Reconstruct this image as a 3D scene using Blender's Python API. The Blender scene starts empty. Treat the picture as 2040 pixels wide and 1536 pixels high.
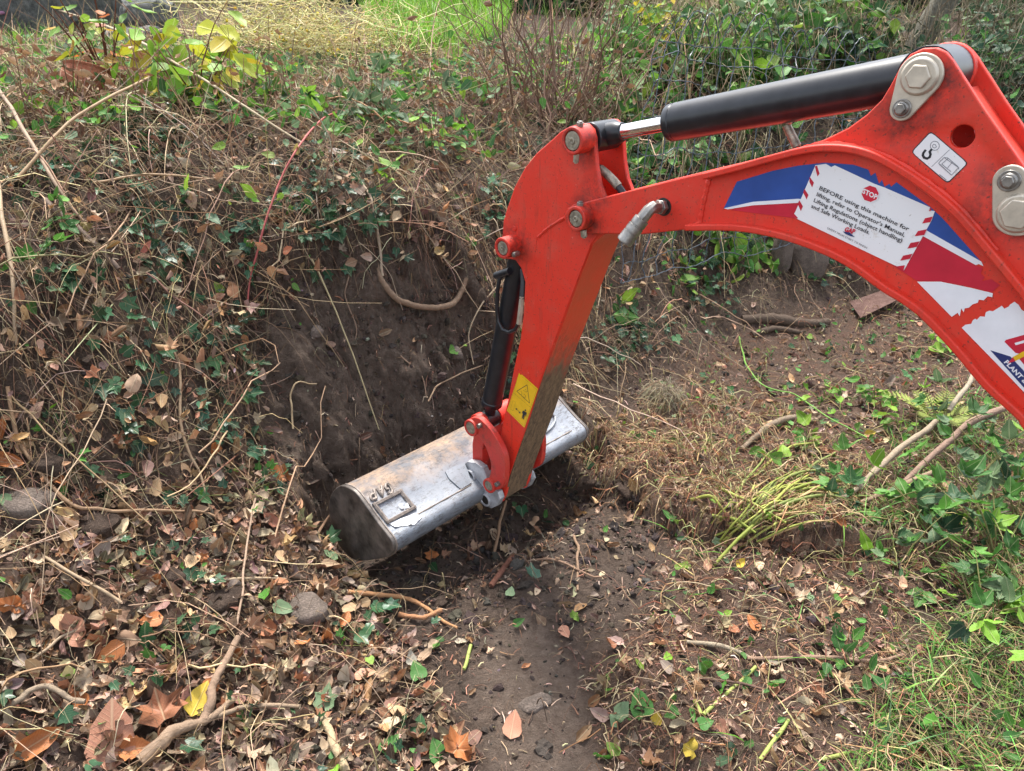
import bpy, bmesh, math
import numpy as np
from mathutils import Vector

# ---------------------------------------------------------------- camera, sky, sun, exposure
SC = bpy.context.scene
COL = SC.collection
CAM_H = 1.6
PITCH = math.radians(27.0)
FPX = 1470.0                                   # focal length in pixels of the 2040 x 1536 photograph
cam_data = bpy.data.cameras.new("camera")
cam_data.sensor_fit = 'HORIZONTAL'
cam_data.sensor_width = 36.0
cam_data.lens = 36.0 * FPX / 2040.0
cam_data.clip_start = 0.02
cam_data.clip_end = 400.0
cam_data.dof.use_dof = True
cam_data.dof.focus_distance = 2.1
cam_data.dof.aperture_fstop = 22.0
cam = bpy.data.objects.new("camera", cam_data)
cam.location = (0, 0, CAM_H)
cam.rotation_euler = (math.radians(90) - PITCH, 0, 0)
COL.objects.link(cam)
SC.camera = cam

SUN_EL, SUN_AZ = math.radians(63.0), math.radians(-8.0)   # azimuth from +Y, clockwise positive
world = bpy.data.worlds.new("World")
SC.world = world
world.use_nodes = True
wn = world.node_tree
wn.nodes.clear()
w_out = wn.nodes.new("ShaderNodeOutputWorld")
w_bg = wn.nodes.new("ShaderNodeBackground")
w_sky = wn.nodes.new("ShaderNodeTexSky")
w_sky.sky_type = 'NISHITA'
w_sky.sun_disc = False
w_sky.sun_elevation = SUN_EL
w_sky.sun_rotation = SUN_AZ
w_sky.air_density = 1.0
w_sky.dust_density = 2.5
w_sky.ozone_density = 0.6
w_hs = wn.nodes.new("ShaderNodeHueSaturation")
w_hs.inputs["Saturation"].default_value = 0.42
w_bg.inputs["Strength"].default_value = 0.085
wn.links.new(w_sky.outputs[0], w_hs.inputs["Color"])
wn.links.new(w_hs.outputs[0], w_bg.inputs[0])
wn.links.new(w_bg.outputs[0], w_out.inputs[0])

sun_d = bpy.data.lights.new("sun", 'SUN')
sun_d.energy = 1.5
sun_d.angle = math.radians(11.0)
sun_d.color = (1.0, 0.965, 0.90)
sun = bpy.data.objects.new("sun", sun_d)
sdir = Vector((math.sin(SUN_AZ) * math.cos(SUN_EL), math.cos(SUN_AZ) * math.cos(SUN_EL), math.sin(SUN_EL)))
sun.rotation_euler = (-sdir).to_track_quat('-Z', 'Y').to_euler()
sun.location = sdir * 20
COL.objects.link(sun)

SC.view_settings.view_transform = 'Standard'
SC.view_settings.look = 'None'
SC.view_settings.gamma = 1.0
SC.view_settings.use_curve_mapping = False
SC.view_settings.exposure = 2.55

RNG = np.random.default_rng(11)

# ---------------------------------------------------------------- geometry of the photograph: rays on to real surfaces
ct, st = math.cos(PITCH), math.sin(PITCH)
B = math.radians(44.0)
AX = np.array([math.sin(B), math.cos(B), 0.0])        # axis of every pin of the digging arm
HX = np.array([-math.cos(B), math.sin(B), 0.0])       # away from the machine, in the plane of the arm

def ray(u, v):
    a, b = (np.asarray(u, float) - 1020) / FPX, (768 - np.asarray(v, float)) / FPX
    return np.stack([a, ct + b * st, -st + b * ct], -1)

def photo_xy(p):
    p = np.asarray(p, float)
    d = p[..., 1] * ct - (p[..., 2] - CAM_H) * st
    b = p[..., 1] * st + (p[..., 2] - CAM_H) * ct
    d = np.where(d > 0.05, d, 0.05)
    return 1020 + FPX * p[..., 0] / d, 768 - FPX * b / d

def pl(u, v, c):
    """where the sight line of a photo pixel meets the plane at distance c along the pin axis: (h, z) in metres"""
    r = ray(u, v)
    q = r * (c / (r @ AX))
    return float(q @ HX), float(q[2] + CAM_H)

def pls(pts, c, s=1.0, ox=0.0, oy=0.0):
    return [pl(x / s + ox, y / s + oy, c) for x, y in pts]

def inpoly(x, y, poly):
    x, y = np.asarray(x), np.asarray(y)
    inside = np.zeros(x.shape, bool)
    n = len(poly)
    for i in range(n):
        x0, y0 = poly[i]
        x1, y1 = poly[(i + 1) % n]
        if y0 == y1:
            continue
        c = ((y0 > y) != (y1 > y)) & (x < (x1 - x0) * (y - y0) / (y1 - y0) + x0)
        inside ^= c
    return inside

# ---------------------------------------------------------------- scene helpers
def tag(o, label=None, cat=None, group=None, kind=None):
    if label: o["label"] = label
    if cat: o["category"] = cat
    if group: o["group"] = group
    if kind: o["kind"] = kind
    return o

def empty(name, loc, rotz=0.0, label=None, cat=None, group=None):
    o = bpy.data.objects.new(name, None)
    o.empty_display_size = 0.1
    o.location = loc
    o.rotation_euler = (0, 0, rotz)
    COL.objects.link(o)
    return tag(o, label, cat, group)

def mesh_np(name, verts, faces_flat, sizes, mats, parent=None, smooth=False, tint=None, luv=None, matidx=None, loc=None):
    """one mesh object from numpy arrays"""
    me = bpy.data.meshes.new(name)
    nv, nf = len(verts), len(sizes)
    me.vertices.add(nv)
    me.vertices.foreach_set("co", np.ascontiguousarray(verts, np.float32).ravel())
    me.loops.add(len(faces_flat))
    me.loops.foreach_set("vertex_index", np.ascontiguousarray(faces_flat, np.int32))
    me.polygons.add(nf)
    starts = np.concatenate([[0], np.cumsum(sizes)[:-1]]).astype(np.int32)
    me.polygons.foreach_set("loop_start", starts)
    me.polygons.foreach_set("loop_total", np.ascontiguousarray(sizes, np.int32))
    if matidx is not None:
        me.polygons.foreach_set("material_index", np.ascontiguousarray(matidx, np.int32))
    me.polygons.foreach_set("use_smooth", np.full(nf, bool(smooth)))
    if tint is not None:
        a = me.attributes.new("tint", 'FLOAT_COLOR', 'POINT')
        t = np.ones((nv, 4), np.float32)
        t[:, :3] = tint
        a.data.foreach_set("color", t.ravel())
    if luv is not None:
        a = me.attributes.new("luv", 'FLOAT_VECTOR', 'POINT')
        t = np.zeros((nv, 3), np.float32)
        t[:, :luv.shape[1]] = luv
        a.data.foreach_set("vector", t.ravel())
    me.update(calc_edges=True)
    for m in (mats if isinstance(mats, (list, tuple)) else [mats]):
        me.materials.append(m)
    o = bpy.data.objects.new(name, me)
    COL.objects.link(o)
    if parent is not None:
        o.parent = parent
    if loc is not None:
        o.location = loc
    return o

class MB:
    """collects the pieces of one welded part, in arm coordinates (c along the pins, h away from the machine, z up)"""
    def __init__(self):
        self.v, self.f, self.m = [], [], []
    def add(self, verts, faces, mi=0):
        o = len(self.v)
        self.v += [tuple(map(float, p)) for p in verts]
        self.f += [tuple(i + o for i in q) for q in faces]
        self.m += [mi] * len(faces)
        return self
    def prism(self, hz, c0, c1, mi=0, hole=None):
        a = sum(hz[i][0] * hz[(i + 1) % len(hz)][1] - hz[(i + 1) % len(hz)][0] * hz[i][1] for i in range(len(hz)))
        if a < 0: hz = hz[::-1]
        n = len(hz)
        v = [(c0, h, z) for h, z in hz] + [(c1, h, z) for h, z in hz]
        f = [tuple(range(n - 1, -1, -1)), tuple(range(n, 2 * n))]
        f += [(i, (i + 1) % n, n + (i + 1) % n, n + i) for i in range(n)]
        return self.add(v, f, mi)
    def cyl(self, c0, c1, h, z, r, n=28, mi=0, r1=None):
        r1 = r if r1 is None else r1
        t = [2 * math.pi * i / n for i in range(n)]
        v = [(c0, h + r * math.cos(a), z + r * math.sin(a)) for a in t] + [(c1, h + r1 * math.cos(a), z + r1 * math.sin(a)) for a in t]
        f = [tuple(range(n - 1, -1, -1)), tuple(range(n, 2 * n))] + [(i, (i + 1) % n, n + (i + 1) % n, n + i) for i in range(n)]
        return self.add(v, f, mi)
    def ring(self, c0, c1, h, z, r0, r1, n=28, mi=0):
        v = []
        for c in (c0, c1):
            for r in (r0, r1):
                v += [(c, h + r * math.cos(2 * math.pi * i / n), z + r * math.sin(2 * math.pi * i / n)) for i in range(n)]
        f = []
        for i in range(n):
            j = (i + 1) % n
            f += [(i, j, n + j, n + i), (2 * n + i, 3 * n + i, 3 * n + j, 2 * n + j), (n + i, n + j, 3 * n + j, 3 * n + i), (j, i, 2 * n + i, 2 * n + j)]
        return self.add(v, f, mi)
    def rod(self, p, q, r, n=20, mi=0, r1=None, cap=True):
        p, q = np.array(p, float), np.array(q, float)
        return self.tube([p, q], [r, r if r1 is None else r1], n, mi, cap)
    def tube(self, pts, rad, n=12, mi=0, cap=True):
        P = np.array(pts, float)
        K = len(P)
        rad = np.full(K, rad) if np.isscalar(rad) else np.array(rad, float)
        T = np.gradient(P, axis=0)
        T /= np.linalg.norm(T, axis=1)[:, None] + 1e-12
        ref = np.array([0.0, 0, 1]) if abs(T[0][2]) < 0.9 else np.array([1.0, 0, 0])
        v = []
        N = np.cross(T[0], ref); N /= np.linalg.norm(N)
        for k in range(K):
            N = N - T[k] * (N @ T[k]); N /= np.linalg.norm(N)
            Bn = np.cross(T[k], N)
            for i in range(n):
                a = 2 * math.pi * i / n
                v.append(P[k] + rad[k] * (math.cos(a) * N + math.sin(a) * Bn))
        f = []
        for k in range(K - 1):
            for i in range(n):
                j = (i + 1) % n
                f.append((k * n + i, k * n + j, (k + 1) * n + j, (k + 1) * n + i))
        if cap:
            f += [tuple(range(n - 1, -1, -1)), tuple(range((K - 1) * n, K * n))]
        return self.add(v, f, mi)
    def strip(self, line, c0, c1, th, mi=0):
        """plate of thickness th following a line in the plane of the arm; th towards the left of the line"""
        L = np.array(line, float)
        T = np.gradient(L, axis=0); T /= np.linalg.norm(T, axis=1)[:, None]
        Nn = np.stack([-T[:, 1], T[:, 0]], 1)
        return self.prism_open(L, L + Nn * th, c0, c1, mi)
    def prism_open(self, A, Bq, c0, c1, mi=0):
        K = len(A)
        v = []
        for k in range(K):
            v += [(c0, *A[k]), (c1, *A[k]), (c1, *Bq[k]), (c0, *Bq[k])]
        f = []
        for k in range(K - 1):
            a, b = 4 * k, 4 * k + 4
            f += [(a, b, b + 1, a + 1), (a + 1, b + 1, b + 2, a + 2), (a + 2, b + 2, b + 3, a + 3), (a + 3, b + 3, b, a)]
        f += [(0, 1, 2, 3), (4 * K - 1, 4 * K - 2, 4 * K - 3, 4 * K - 4)]
        return self.add(v, f, mi)
    def build(self, name, mats, parent=None, off=(0, 0, 0), bevel=0.0, smooth_angle=40, seg=2):
        me = bpy.data.meshes.new(name)
        off = np.array(off, float)
        V = np.array(self.v) - off
        me.from_pydata([tuple(p) for p in V], [], self.f)
        for m in (mats if isinstance(mats, (list, tuple)) else [mats]):
            me.materials.append(m)
        me.polygons.foreach_set("material_index", self.m)
        bm = bmesh.new(); bm.from_mesh(me)
        bmesh.ops.recalc_face_normals(bm, faces=bm.faces[:])
        bm.to_mesh(me); bm.free()
        me.polygons.foreach_set("use_smooth", [True] * len(me.polygons))
        me.set_sharp_from_angle(angle=math.radians(smooth_angle))
        me.update()
        o = bpy.data.objects.new(name, me)
        COL.objects.link(o)
        if parent is not None: o.parent = parent
        if bevel:
            b = o.modifiers.new("bevel", 'BEVEL')
            b.width = bevel; b.segments = seg; b.limit_method = 'ANGLE'; b.angle_limit = math.radians(38)
            b.harden_normals = False
        return o

# ---------------------------------------------------------------- materials
def new_mat(name):
    m = bpy.data.materials.new(name)
    m.use_nodes = True
    nt = m.node_tree
    nt.nodes.clear()
    out = nt.nodes.new("ShaderNodeOutputMaterial")
    p = nt.nodes.new("ShaderNodeBsdfPrincipled")
    nt.links.new(p.outputs[0], out.inputs[0])
    return m, nt, p, out

def N(nt, kind, **kw):
    n = nt.nodes.new(kind)
    for k, v in kw.items():
        if k in n.inputs:
            n.inputs[k].default_value = v
        else:
            setattr(n, k, v)
    return n

def coords(nt, scale=1.0, kind="Object"):
    tc = N(nt, "ShaderNodeTexCoord")
    if scale == 1.0:
        return tc.outputs[kind]
    mp = N(nt, "ShaderNodeMapping")
    mp.inputs["Scale"].default_value = scale if isinstance(scale, tuple) else (scale,) * 3
    nt.links.new(tc.outputs[kind], mp.inputs[0])
    return mp.outputs[0]

def noise(nt, vec, scale, detail=5, rough=0.6, lo=0.4, hi=0.6):
    n = N(nt, "ShaderNodeTexNoise", Scale=scale, Detail=detail, Roughness=rough)
    nt.links.new(vec, n.inputs["Vector"])
    r = N(nt, "ShaderNodeMapRange")
    r.inputs["From Min"].default_value = lo
    r.inputs["From Max"].default_value = hi
    nt.links.new(n.outputs[0], r.inputs[0])
    return r.outputs[0]

def mix(nt, fac, a, b, blend='MIX'):
    n = N(nt, "ShaderNodeMix", data_type='RGBA', blend_type=blend)
    def put(sock, val):
        if hasattr(val, "links"): nt.links.new(val, sock)
        else: sock.default_value = (*val, 1) if isinstance(val, (tuple, list)) and len(val) == 3 else val
    put(n.inputs[0], fac); put(n.inputs[6], a); put(n.inputs[7], b)
    return n.outputs[2]

def mathn(nt, op, a, b=None):
    n = N(nt, "ShaderNodeMath", operation=op)
    for i, x in enumerate((a, b)):
        if x is None: continue
        if hasattr(x, "links"): nt.links.new(x, n.inputs[i])
        else: n.inputs[i].default_value = x
    return n.outputs[0]

def bump(nt, p, h, strength=0.3, dist=0.01):
    b = N(nt, "ShaderNodeBump", Strength=strength, Distance=dist)
    nt.links.new(h, b.inputs["Height"])
    nt.links.new(b.outputs[0], p.inputs["Normal"])

def simple(name, col, rough=0.5, metal=0.0, var=0.12, scale=40, bmp=0.0, spec=0.5):
    m, nt, p, _ = new_mat(name)
    v = coords(nt)
    f = noise(nt, v, scale, 4, 0.6, 0.3, 0.7)
    dark = tuple(c * (1 - var) for c in col); lite = tuple(min(1, c * (1 + var)) for c in col)
    nt.links.new(mix(nt, f, dark, lite), p.inputs["Base Color"])
    p.inputs["Roughness"].default_value = rough
    p.inputs["Metallic"].default_value = metal
    p.inputs["Specular IOR Level"].default_value = spec
    if bmp: bump(nt, p, f, bmp, 0.002)
    return m

def paint_red(name, base=(0.66, 0.033, 0.014), mud=0.0):
    """red machine paint with specks of dirt, scuffs and a thin film of dust; mud = share of dried mud on the part"""
    m, nt, p, _ = new_mat(name)
    v = coords(nt)
    big = noise(nt, v, 3.5, 5, 0.6, 0.3, 0.75)
    c = mix(nt, big, base, tuple(x * f for x, f in zip(base, (0.9, 0.82, 0.8))))
    dust = noise(nt, v, 14, 8, 0.7, 0.48, 0.85)
    dust = mathn(nt, 'MULTIPLY', dust, 0.4)
    c = mix(nt, dust, c, (0.32, 0.13, 0.08))
    speck = mathn(nt, 'MAXIMUM', noise(nt, v, 170, 3, 0.6, 0.62, 0.70), noise(nt, v, 75, 5, 0.75, 0.64, 0.70))
    c = mix(nt, mathn(nt, 'MULTIPLY', speck, 0.8), c, (0.06, 0.03, 0.02))
    streak = N(nt, "ShaderNodeMapping"); streak.inputs["Scale"].default_value = (60, 60, 6)
    nt.links.new(N(nt, "ShaderNodeTexCoord").outputs["Object"], streak.inputs[0])
    s = noise(nt, streak.outputs[0], 1.0, 6, 0.75, 0.56, 0.72)
    c = mix(nt, mathn(nt, 'MULTIPLY', s, 0.5), c, (0.17, 0.035, 0.02))
    chip = noise(nt, v, 55, 6, 0.8, 0.655, 0.70)
    c = mix(nt, mathn(nt, 'MULTIPLY', chip, 0.7), c, (0.75, 0.3, 0.25))
    if mud:
        mm = noise(nt, v, 9, 8, 0.75, 0.62 - 0.3 * mud, 0.75 - 0.25 * mud)
        c = mix(nt, mm, c, (0.05, 0.03, 0.02))
    nt.links.new(c, p.inputs["Base Color"])
    r = N(nt, "ShaderNodeMapRange"); r.inputs["To Min"].default_value = 0.40; r.inputs["To Max"].default_value = 0.75
    nt.links.new(big, r.inputs[0]); nt.links.new(r.outputs[0], p.inputs["Roughness"])
    p.inputs["Specular IOR Level"].default_value = 0.45
    fine = noise(nt, v, 90, 4, 0.6, 0.2, 0.8)
    bump(nt, p, mathn(nt, 'ADD', fine, mathn(nt, 'MULTIPLY', big, 2.0)), 0.10, 0.003)
    return m

M = {}
M['red'] = paint_red("red machine paint")
M['red_dirty'] = paint_red("scuffed red machine paint", (0.5, 0.03, 0.02), 0.35)
M['black'] = simple("black cylinder paint", (0.013, 0.014, 0.017), 0.32, 0, 0.4, 30, 0.03, 0.45)
M['hose'] = simple("black hose rubber", (0.02, 0.02, 0.022), 0.5, 0, 0.3, 80, 0.1)
M['chrome'] = simple("chromed rod", (0.75, 0.75, 0.76), 0.12, 1.0, 0.04, 20)
M['zinc'] = simple("yellow zinc plate", (0.52, 0.46, 0.37), 0.45, 0.55, 0.2, 35, 0.05)
M['steel'] = simple("dull bolt steel", (0.26, 0.245, 0.225), 0.40, 0.85, 0.35, 60, 0.08)
M['pin'] = simple("worn pin steel", (0.30, 0.27, 0.21), 0.5, 0.7, 0.45, 90, 0.25)
M['grease'] = simple("greasy dirt and hole shade", (0.018, 0.015, 0.013), 0.45, 0, 0.5, 60, 0.4)
M['white'] = simple("white vinyl", (0.72, 0.72, 0.74), 0.35, 0, 0.06, 20)
M['navy'] = simple("navy vinyl", (0.022, 0.035, 0.13), 0.3, 0, 0.2, 12)
M['blue'] = simple("blue vinyl", (0.025, 0.075, 0.30), 0.3, 0, 0.25, 8)
M['crimson'] = simple("crimson vinyl", (0.50, 0.018, 0.04), 0.3, 0, 0.15, 12)
M['yellow'] = simple("yellow vinyl", (0.72, 0.42, 0.01), 0.4, 0, 0.1, 30)
M['ink'] = simple("black print", (0.02, 0.02, 0.025), 0.5, 0, 0.1, 30)
M['grey_ink'] = simple("grey print", (0.18, 0.18, 0.2), 0.5, 0, 0.1, 30)

def mat_label_white():
    m, nt, p, _ = new_mat("weathered white label")
    v = coords(nt)
    f = noise(nt, v, 28, 8, 0.7, 0.60, 0.75)
    s = noise(nt, v, 160, 3, 0.6, 0.68, 0.72)
    c = mix(nt, f, (0.74, 0.73, 0.73), (0.42, 0.33, 0.22))
    c = mix(nt, mathn(nt, 'MULTIPLY', s, 0.6), c, (0.25, 0.2, 0.15))
    nt.links.new(c, p.inputs["Base Color"])
    p.inputs["Roughness"].default_value = 0.42
    return m
M['label'] = mat_label_white()

def mat_front_mud():
    """front cover of the dipper: red paint worn away into brown scuffed steel and mud towards the bucket"""
    m, nt, p, _ = new_mat("muddy worn front cover")
    tc = N(nt, "ShaderNodeTexCoord")
    sep = N(nt, "ShaderNodeSeparateXYZ"); nt.links.new(tc.outputs["Object"], sep.inputs[0])
    mp = N(nt, "ShaderNodeMapping"); mp.inputs["Scale"].default_value = (55, 55, 7)
    mp.inputs["Rotation"].default_value = (0.25, 0.0, 0.0)
    nt.links.new(tc.outputs["Object"], mp.inputs[0])
    streak = N(nt, "ShaderNodeTexNoise", Scale=1.0, Detail=8, Roughness=0.75)
    nt.links.new(mp.outputs[0], streak.inputs["Vector"])
    blot = N(nt, "ShaderNodeTexNoise", Scale=7.0, Detail=7, Roughness=0.7)
    nt.links.new(tc.outputs["Object"], blot.inputs["Vector"])
    hgt = N(nt, "ShaderNodeMapRange")
    hgt.inputs["From Min"].default_value = 0.44; hgt.inputs["From Max"].default_value = 0.95
    hgt.inputs["To Min"].default_value = 0.62; hgt.inputs["To Max"].default_value = -0.25
    nt.links.new(sep.outputs[2], hgt.inputs[0])
    a = mathn(nt, 'ADD', hgt.outputs[0], mathn(nt, 'MULTIPLY', streak.outputs[0], 0.75))
    a = mathn(nt, 'ADD', a, mathn(nt, 'MULTIPLY', blot.outputs[0], 0.45))
    fac = N(nt, "ShaderNodeMapRange"); fac.inputs["From Min"].default_value = 0.60; fac.inputs["From Max"].default_value = 0.86
    nt.links.new(a, fac.inputs[0])
    st2 = noise(nt, mp.outputs[0], 2.0, 8, 0.8, 0.35, 0.7)
    brown = mix(nt, st2, (0.045, 0.028, 0.016), (0.24, 0.15, 0.08))
    red = mix(nt, noise(nt, tc.outputs["Object"], 12, 6, 0.7, 0.4, 0.8), (0.60, 0.035, 0.015), (0.45, 0.06, 0.025))
    c = mix(nt, fac.outputs[0], red, brown)
    nt.links.new(c, p.inputs["Base Color"])
    r = N(nt, "ShaderNodeMapRange"); r.inputs["To Min"].default_value = 0.4; r.inputs["To Max"].default_value = 0.85
    nt.links.new(fac.outputs[0], r.inputs[0]); nt.links.new(r.outputs[0], p.inputs["Roughness"])
    bump(nt, p, mathn(nt, 'ADD', streak.outputs[0], fac.outputs[0]), 0.35, 0.003)
    return m
M['front_mud'] = mat_front_mud()

def mat_bucket():
    """aluminium coloured paint, scratched dark, rust bloom along the upper edge (object y = away from the machine)"""
    m, nt, p, _ = new_mat("worn silver bucket paint")
    tc = N(nt, "ShaderNodeTexCoord"); v = tc.outputs["Object"]
    sep = N(nt, "ShaderNodeSeparateXYZ"); nt.links.new(v, sep.inputs[0])
    cloud = noise(nt, v, 6, 6, 0.65, 0.3, 0.7)
    c = mix(nt, cloud, (0.29, 0.305, 0.33), (0.15, 0.17, 0.20))
    g = N(nt, "ShaderNodeMapRange"); g.inputs["From Min"].default_value = 0.035; g.inputs["From Max"].default_value = 0.17
    nt.links.new(sep.outputs[1], g.inputs[0])
    rn = N(nt, "ShaderNodeTexNoise", Scale=7.0, Detail=8, Roughness=0.72); nt.links.new(v, rn.inputs["Vector"])
    a = mathn(nt, 'ADD', mathn(nt, 'MULTIPLY', g.outputs[0], 0.75), mathn(nt, 'MULTIPLY', rn.outputs[0], 0.8))
    rf = N(nt, "ShaderNodeMapRange"); rf.inputs["From Min"].default_value = 0.44; rf.inputs["From Max"].default_value = 0.78
    nt.links.new(a, rf.inputs[0])
    tone = noise(nt, v, 11, 6, 0.7, 0.4, 0.62)
    rust = mix(nt, tone, (0.28, 0.19, 0.125), (0.095, 0.095, 0.105))
    c = mix(nt, rf.outputs[0], c, rust)
    rust2 = noise(nt, v, 22, 8, 0.75, 0.62, 0.74)
    c = mix(nt, mathn(nt, 'MULTIPLY', rust2, 0.6), c, (0.24, 0.15, 0.09))
    mp = N(nt, "ShaderNodeMapping"); mp.inputs["Scale"].default_value = (30, 95, 95); mp.inputs["Rotation"].default_value = (0, 0.4, 0.6)
    nt.links.new(v, mp.inputs[0])
    scr = noise(nt, mp.outputs[0], 1.0, 9, 0.9, 0.50, 0.58)
    patch = noise(nt, v, 10, 4, 0.6, 0.42, 0.56)
    scr = mathn(nt, 'MULTIPLY', scr, patch)
    c = mix(nt, mathn(nt, 'MULTIPLY', scr, 0.9), c, (0.05, 0.045, 0.045))
    fl = noise(nt, v, 70, 7, 0.85, 0.55, 0.63)
    c = mix(nt, mathn(nt, 'MULTIPLY', fl, 0.75), c, (0.07, 0.055, 0.05))
    nt.links.new(c, p.inputs["Base Color"])
    p.inputs["Metallic"].default_value = 0.25
    r = N(nt, "ShaderNodeMapRange"); r.inputs["To Min"].default_value = 0.36; r.inputs["To Max"].default_value = 0.7
    nt.links.new(rf.outputs[0], r.inputs[0]); nt.links.new(r.outputs[0], p.inputs["Roughness"])
    bump(nt, p, mathn(nt, 'ADD', cloud, mathn(nt, 'ADD', scr, rn.outputs[0])), 0.16, 0.004)
    return m
M['bucket'] = mat_bucket()
M['plate_dark'] = simple("earth polished steel plate", (0.10, 0.085, 0.075), 0.5, 0.35, 0.65, 22, 0.3)
M['weld'] = simple("rusty weld", (0.17, 0.14, 0.12), 0.6, 0.3, 0.5, 70, 0.3)
M['ear'] = simple("greasy silver steel", (0.30, 0.30, 0.31), 0.45, 0.3, 0.75, 16, 0.2)

def mat_leaf(name, mode, transl=0.25, rough=0.5, spots=0.0):
    """leaf: colour from the object or the tint attribute, paler veins, mottling, light shining through"""
    m, nt, p, out = new_mat(name)
    if mode == 'obj':
        base = N(nt, "ShaderNodeObjectInfo").outputs["Color"]
    else:
        base = N(nt, "ShaderNodeAttribute", attribute_name="tint").outputs["Color"]
    luv = N(nt, "ShaderNodeAttribute", attribute_name="luv").outputs["Vector"]
    sep = N(nt, "ShaderNodeSeparateXYZ"); nt.links.new(luv, sep.inputs[0])
    ax = mathn(nt, 'ABSOLUTE', sep.outputs[0])
    k = mathn(nt, 'ADD', mathn(nt, 'MULTIPLY', sep.outputs[1], 40.0), mathn(nt, 'MULTIPLY', ax, -38.0))
    w = mathn(nt, 'ABSOLUTE', mathn(nt, 'SINE', k))
    v1 = N(nt, "ShaderNodeMapRange"); v1.inputs["From Min"].default_value = 0.30; v1.inputs["From Max"].default_value = 0.0
    nt.links.new(w, v1.inputs[0])
    v2 = N(nt, "ShaderNodeMapRange"); v2.inputs["From Min"].default_value = 0.03; v2.inputs["From Max"].default_value = 0.008
    nt.links.new(ax, v2.inputs[0])
    vein = mathn(nt, 'MAXIMUM', mathn(nt, 'MULTIPLY', v1.outputs[0], 0.6), v2.outputs[0])
    g = coords(nt, kind="Object")
    mot = noise(nt, g, 45, 5, 0.65, 0.3, 0.7)
    c = mix(nt, mathn(nt, 'MULTIPLY', mot, 0.55), base, mix(nt, 1.0, base, (0.55, 0.5, 0.45), 'MULTIPLY'))
    c = mix(nt, mathn(nt, 'MULTIPLY', vein, 0.5), c, mix(nt, 0.5, base, (0.55, 0.5, 0.32)))
    if spots:
        sp = noise(nt, g, 75, 4, 0.6, 0.66 - 0.06 * spots, 0.70)
        c = mix(nt, mathn(nt, 'MULTIPLY', sp, 0.75), c, (0.10, 0.05, 0.02))
    nt.links.new(c, p.inputs["Base Color"])
    p.inputs["Roughness"].default_value = rough
    p.inputs["Specular IOR Level"].default_value = 0.28
    bump(nt, p, vein, 0.5, 0.004)
    if transl:
        t = N(nt, "ShaderNodeBsdfTranslucent")
        nt.links.new(c, t.inputs[0])
        mx = N(nt, "ShaderNodeMixShader"); mx.inputs[0].default_value = transl
        nt.links.new(p.outputs[0], mx.inputs[1]); nt.links.new(t.outputs[0], mx.inputs[2])
        nt.links.new(mx.outputs[0], out.inputs[0])
    return m
M['leaf_dry'] = mat_leaf("dry leaf", 'obj', 0.12, 0.55, 0.6)
M['leaf_dry_s'] = mat_leaf("dry leaf litter", 'attr', 0.12, 0.6, 0.5)
M['leaf_green'] = mat_leaf("green leaf", 'obj', 0.32, 0.52, 0.15)
M['leaf_green_s'] = mat_leaf("green leaves", 'attr', 0.32, 0.55, 0.15)
M['leaf_ivy_s'] = mat_leaf("ivy leaves", 'attr', 0.12, 0.32, 0.0)

def mat_tint(name, mode='attr', rough=0.75, transl=0.0, barky=0.0):
    m, nt, p, out = new_mat(name)
    if mode == 'obj': base = N(nt, "ShaderNodeObjectInfo").outputs["Color"]
    else: base = N(nt, "ShaderNodeAttribute", attribute_name="tint").outputs["Color"]
    g = coords(nt, kind="Object")
    mot = noise(nt, g, 60, 5, 0.7, 0.3, 0.7)
    c = mix(nt, mathn(nt, 'MULTIPLY', mot, 0.6), base, mix(nt, 1.0, base, (0.5, 0.45, 0.4), 'MULTIPLY'))
    nt.links.new(c, p.inputs["Base Color"])
    p.inputs["Roughness"].default_value = rough
    p.inputs["Specular IOR Level"].default_value = 0.3
    if barky:
        bump(nt, p, noise(nt, g, 130, 6, 0.7, 0.2, 0.8), barky, 0.004)
    if transl:
        t = N(nt, "ShaderNodeBsdfTranslucent"); nt.links.new(c, t.inputs[0])
        mx = N(nt, "ShaderNodeMixShader"); mx.inputs[0].default_value = transl
        nt.links.new(p.outputs[0], mx.inputs[1]); nt.links.new(t.outputs[0], mx.inputs[2])
        nt.links.new(mx.outputs[0], out.inputs[0])
    return m
M['stem_s'] = mat_tint("dead stems", 'attr', 0.7)
M['stem'] = mat_tint("stem", 'obj', 0.65, 0, 0.3)
M['bark'] = mat_tint("bark", 'obj', 0.85, 0, 0.8)
M['grass_s'] = mat_tint("grass blades", 'attr', 0.5, 0.35)
M['clod_s'] = mat_tint("soil clods", 'attr', 0.95, 0, 0.9)
M['wire'] = simple("dark weathered wire", (0.05, 0.062, 0.075), 0.45, 0.2, 0.7, 90)

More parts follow.
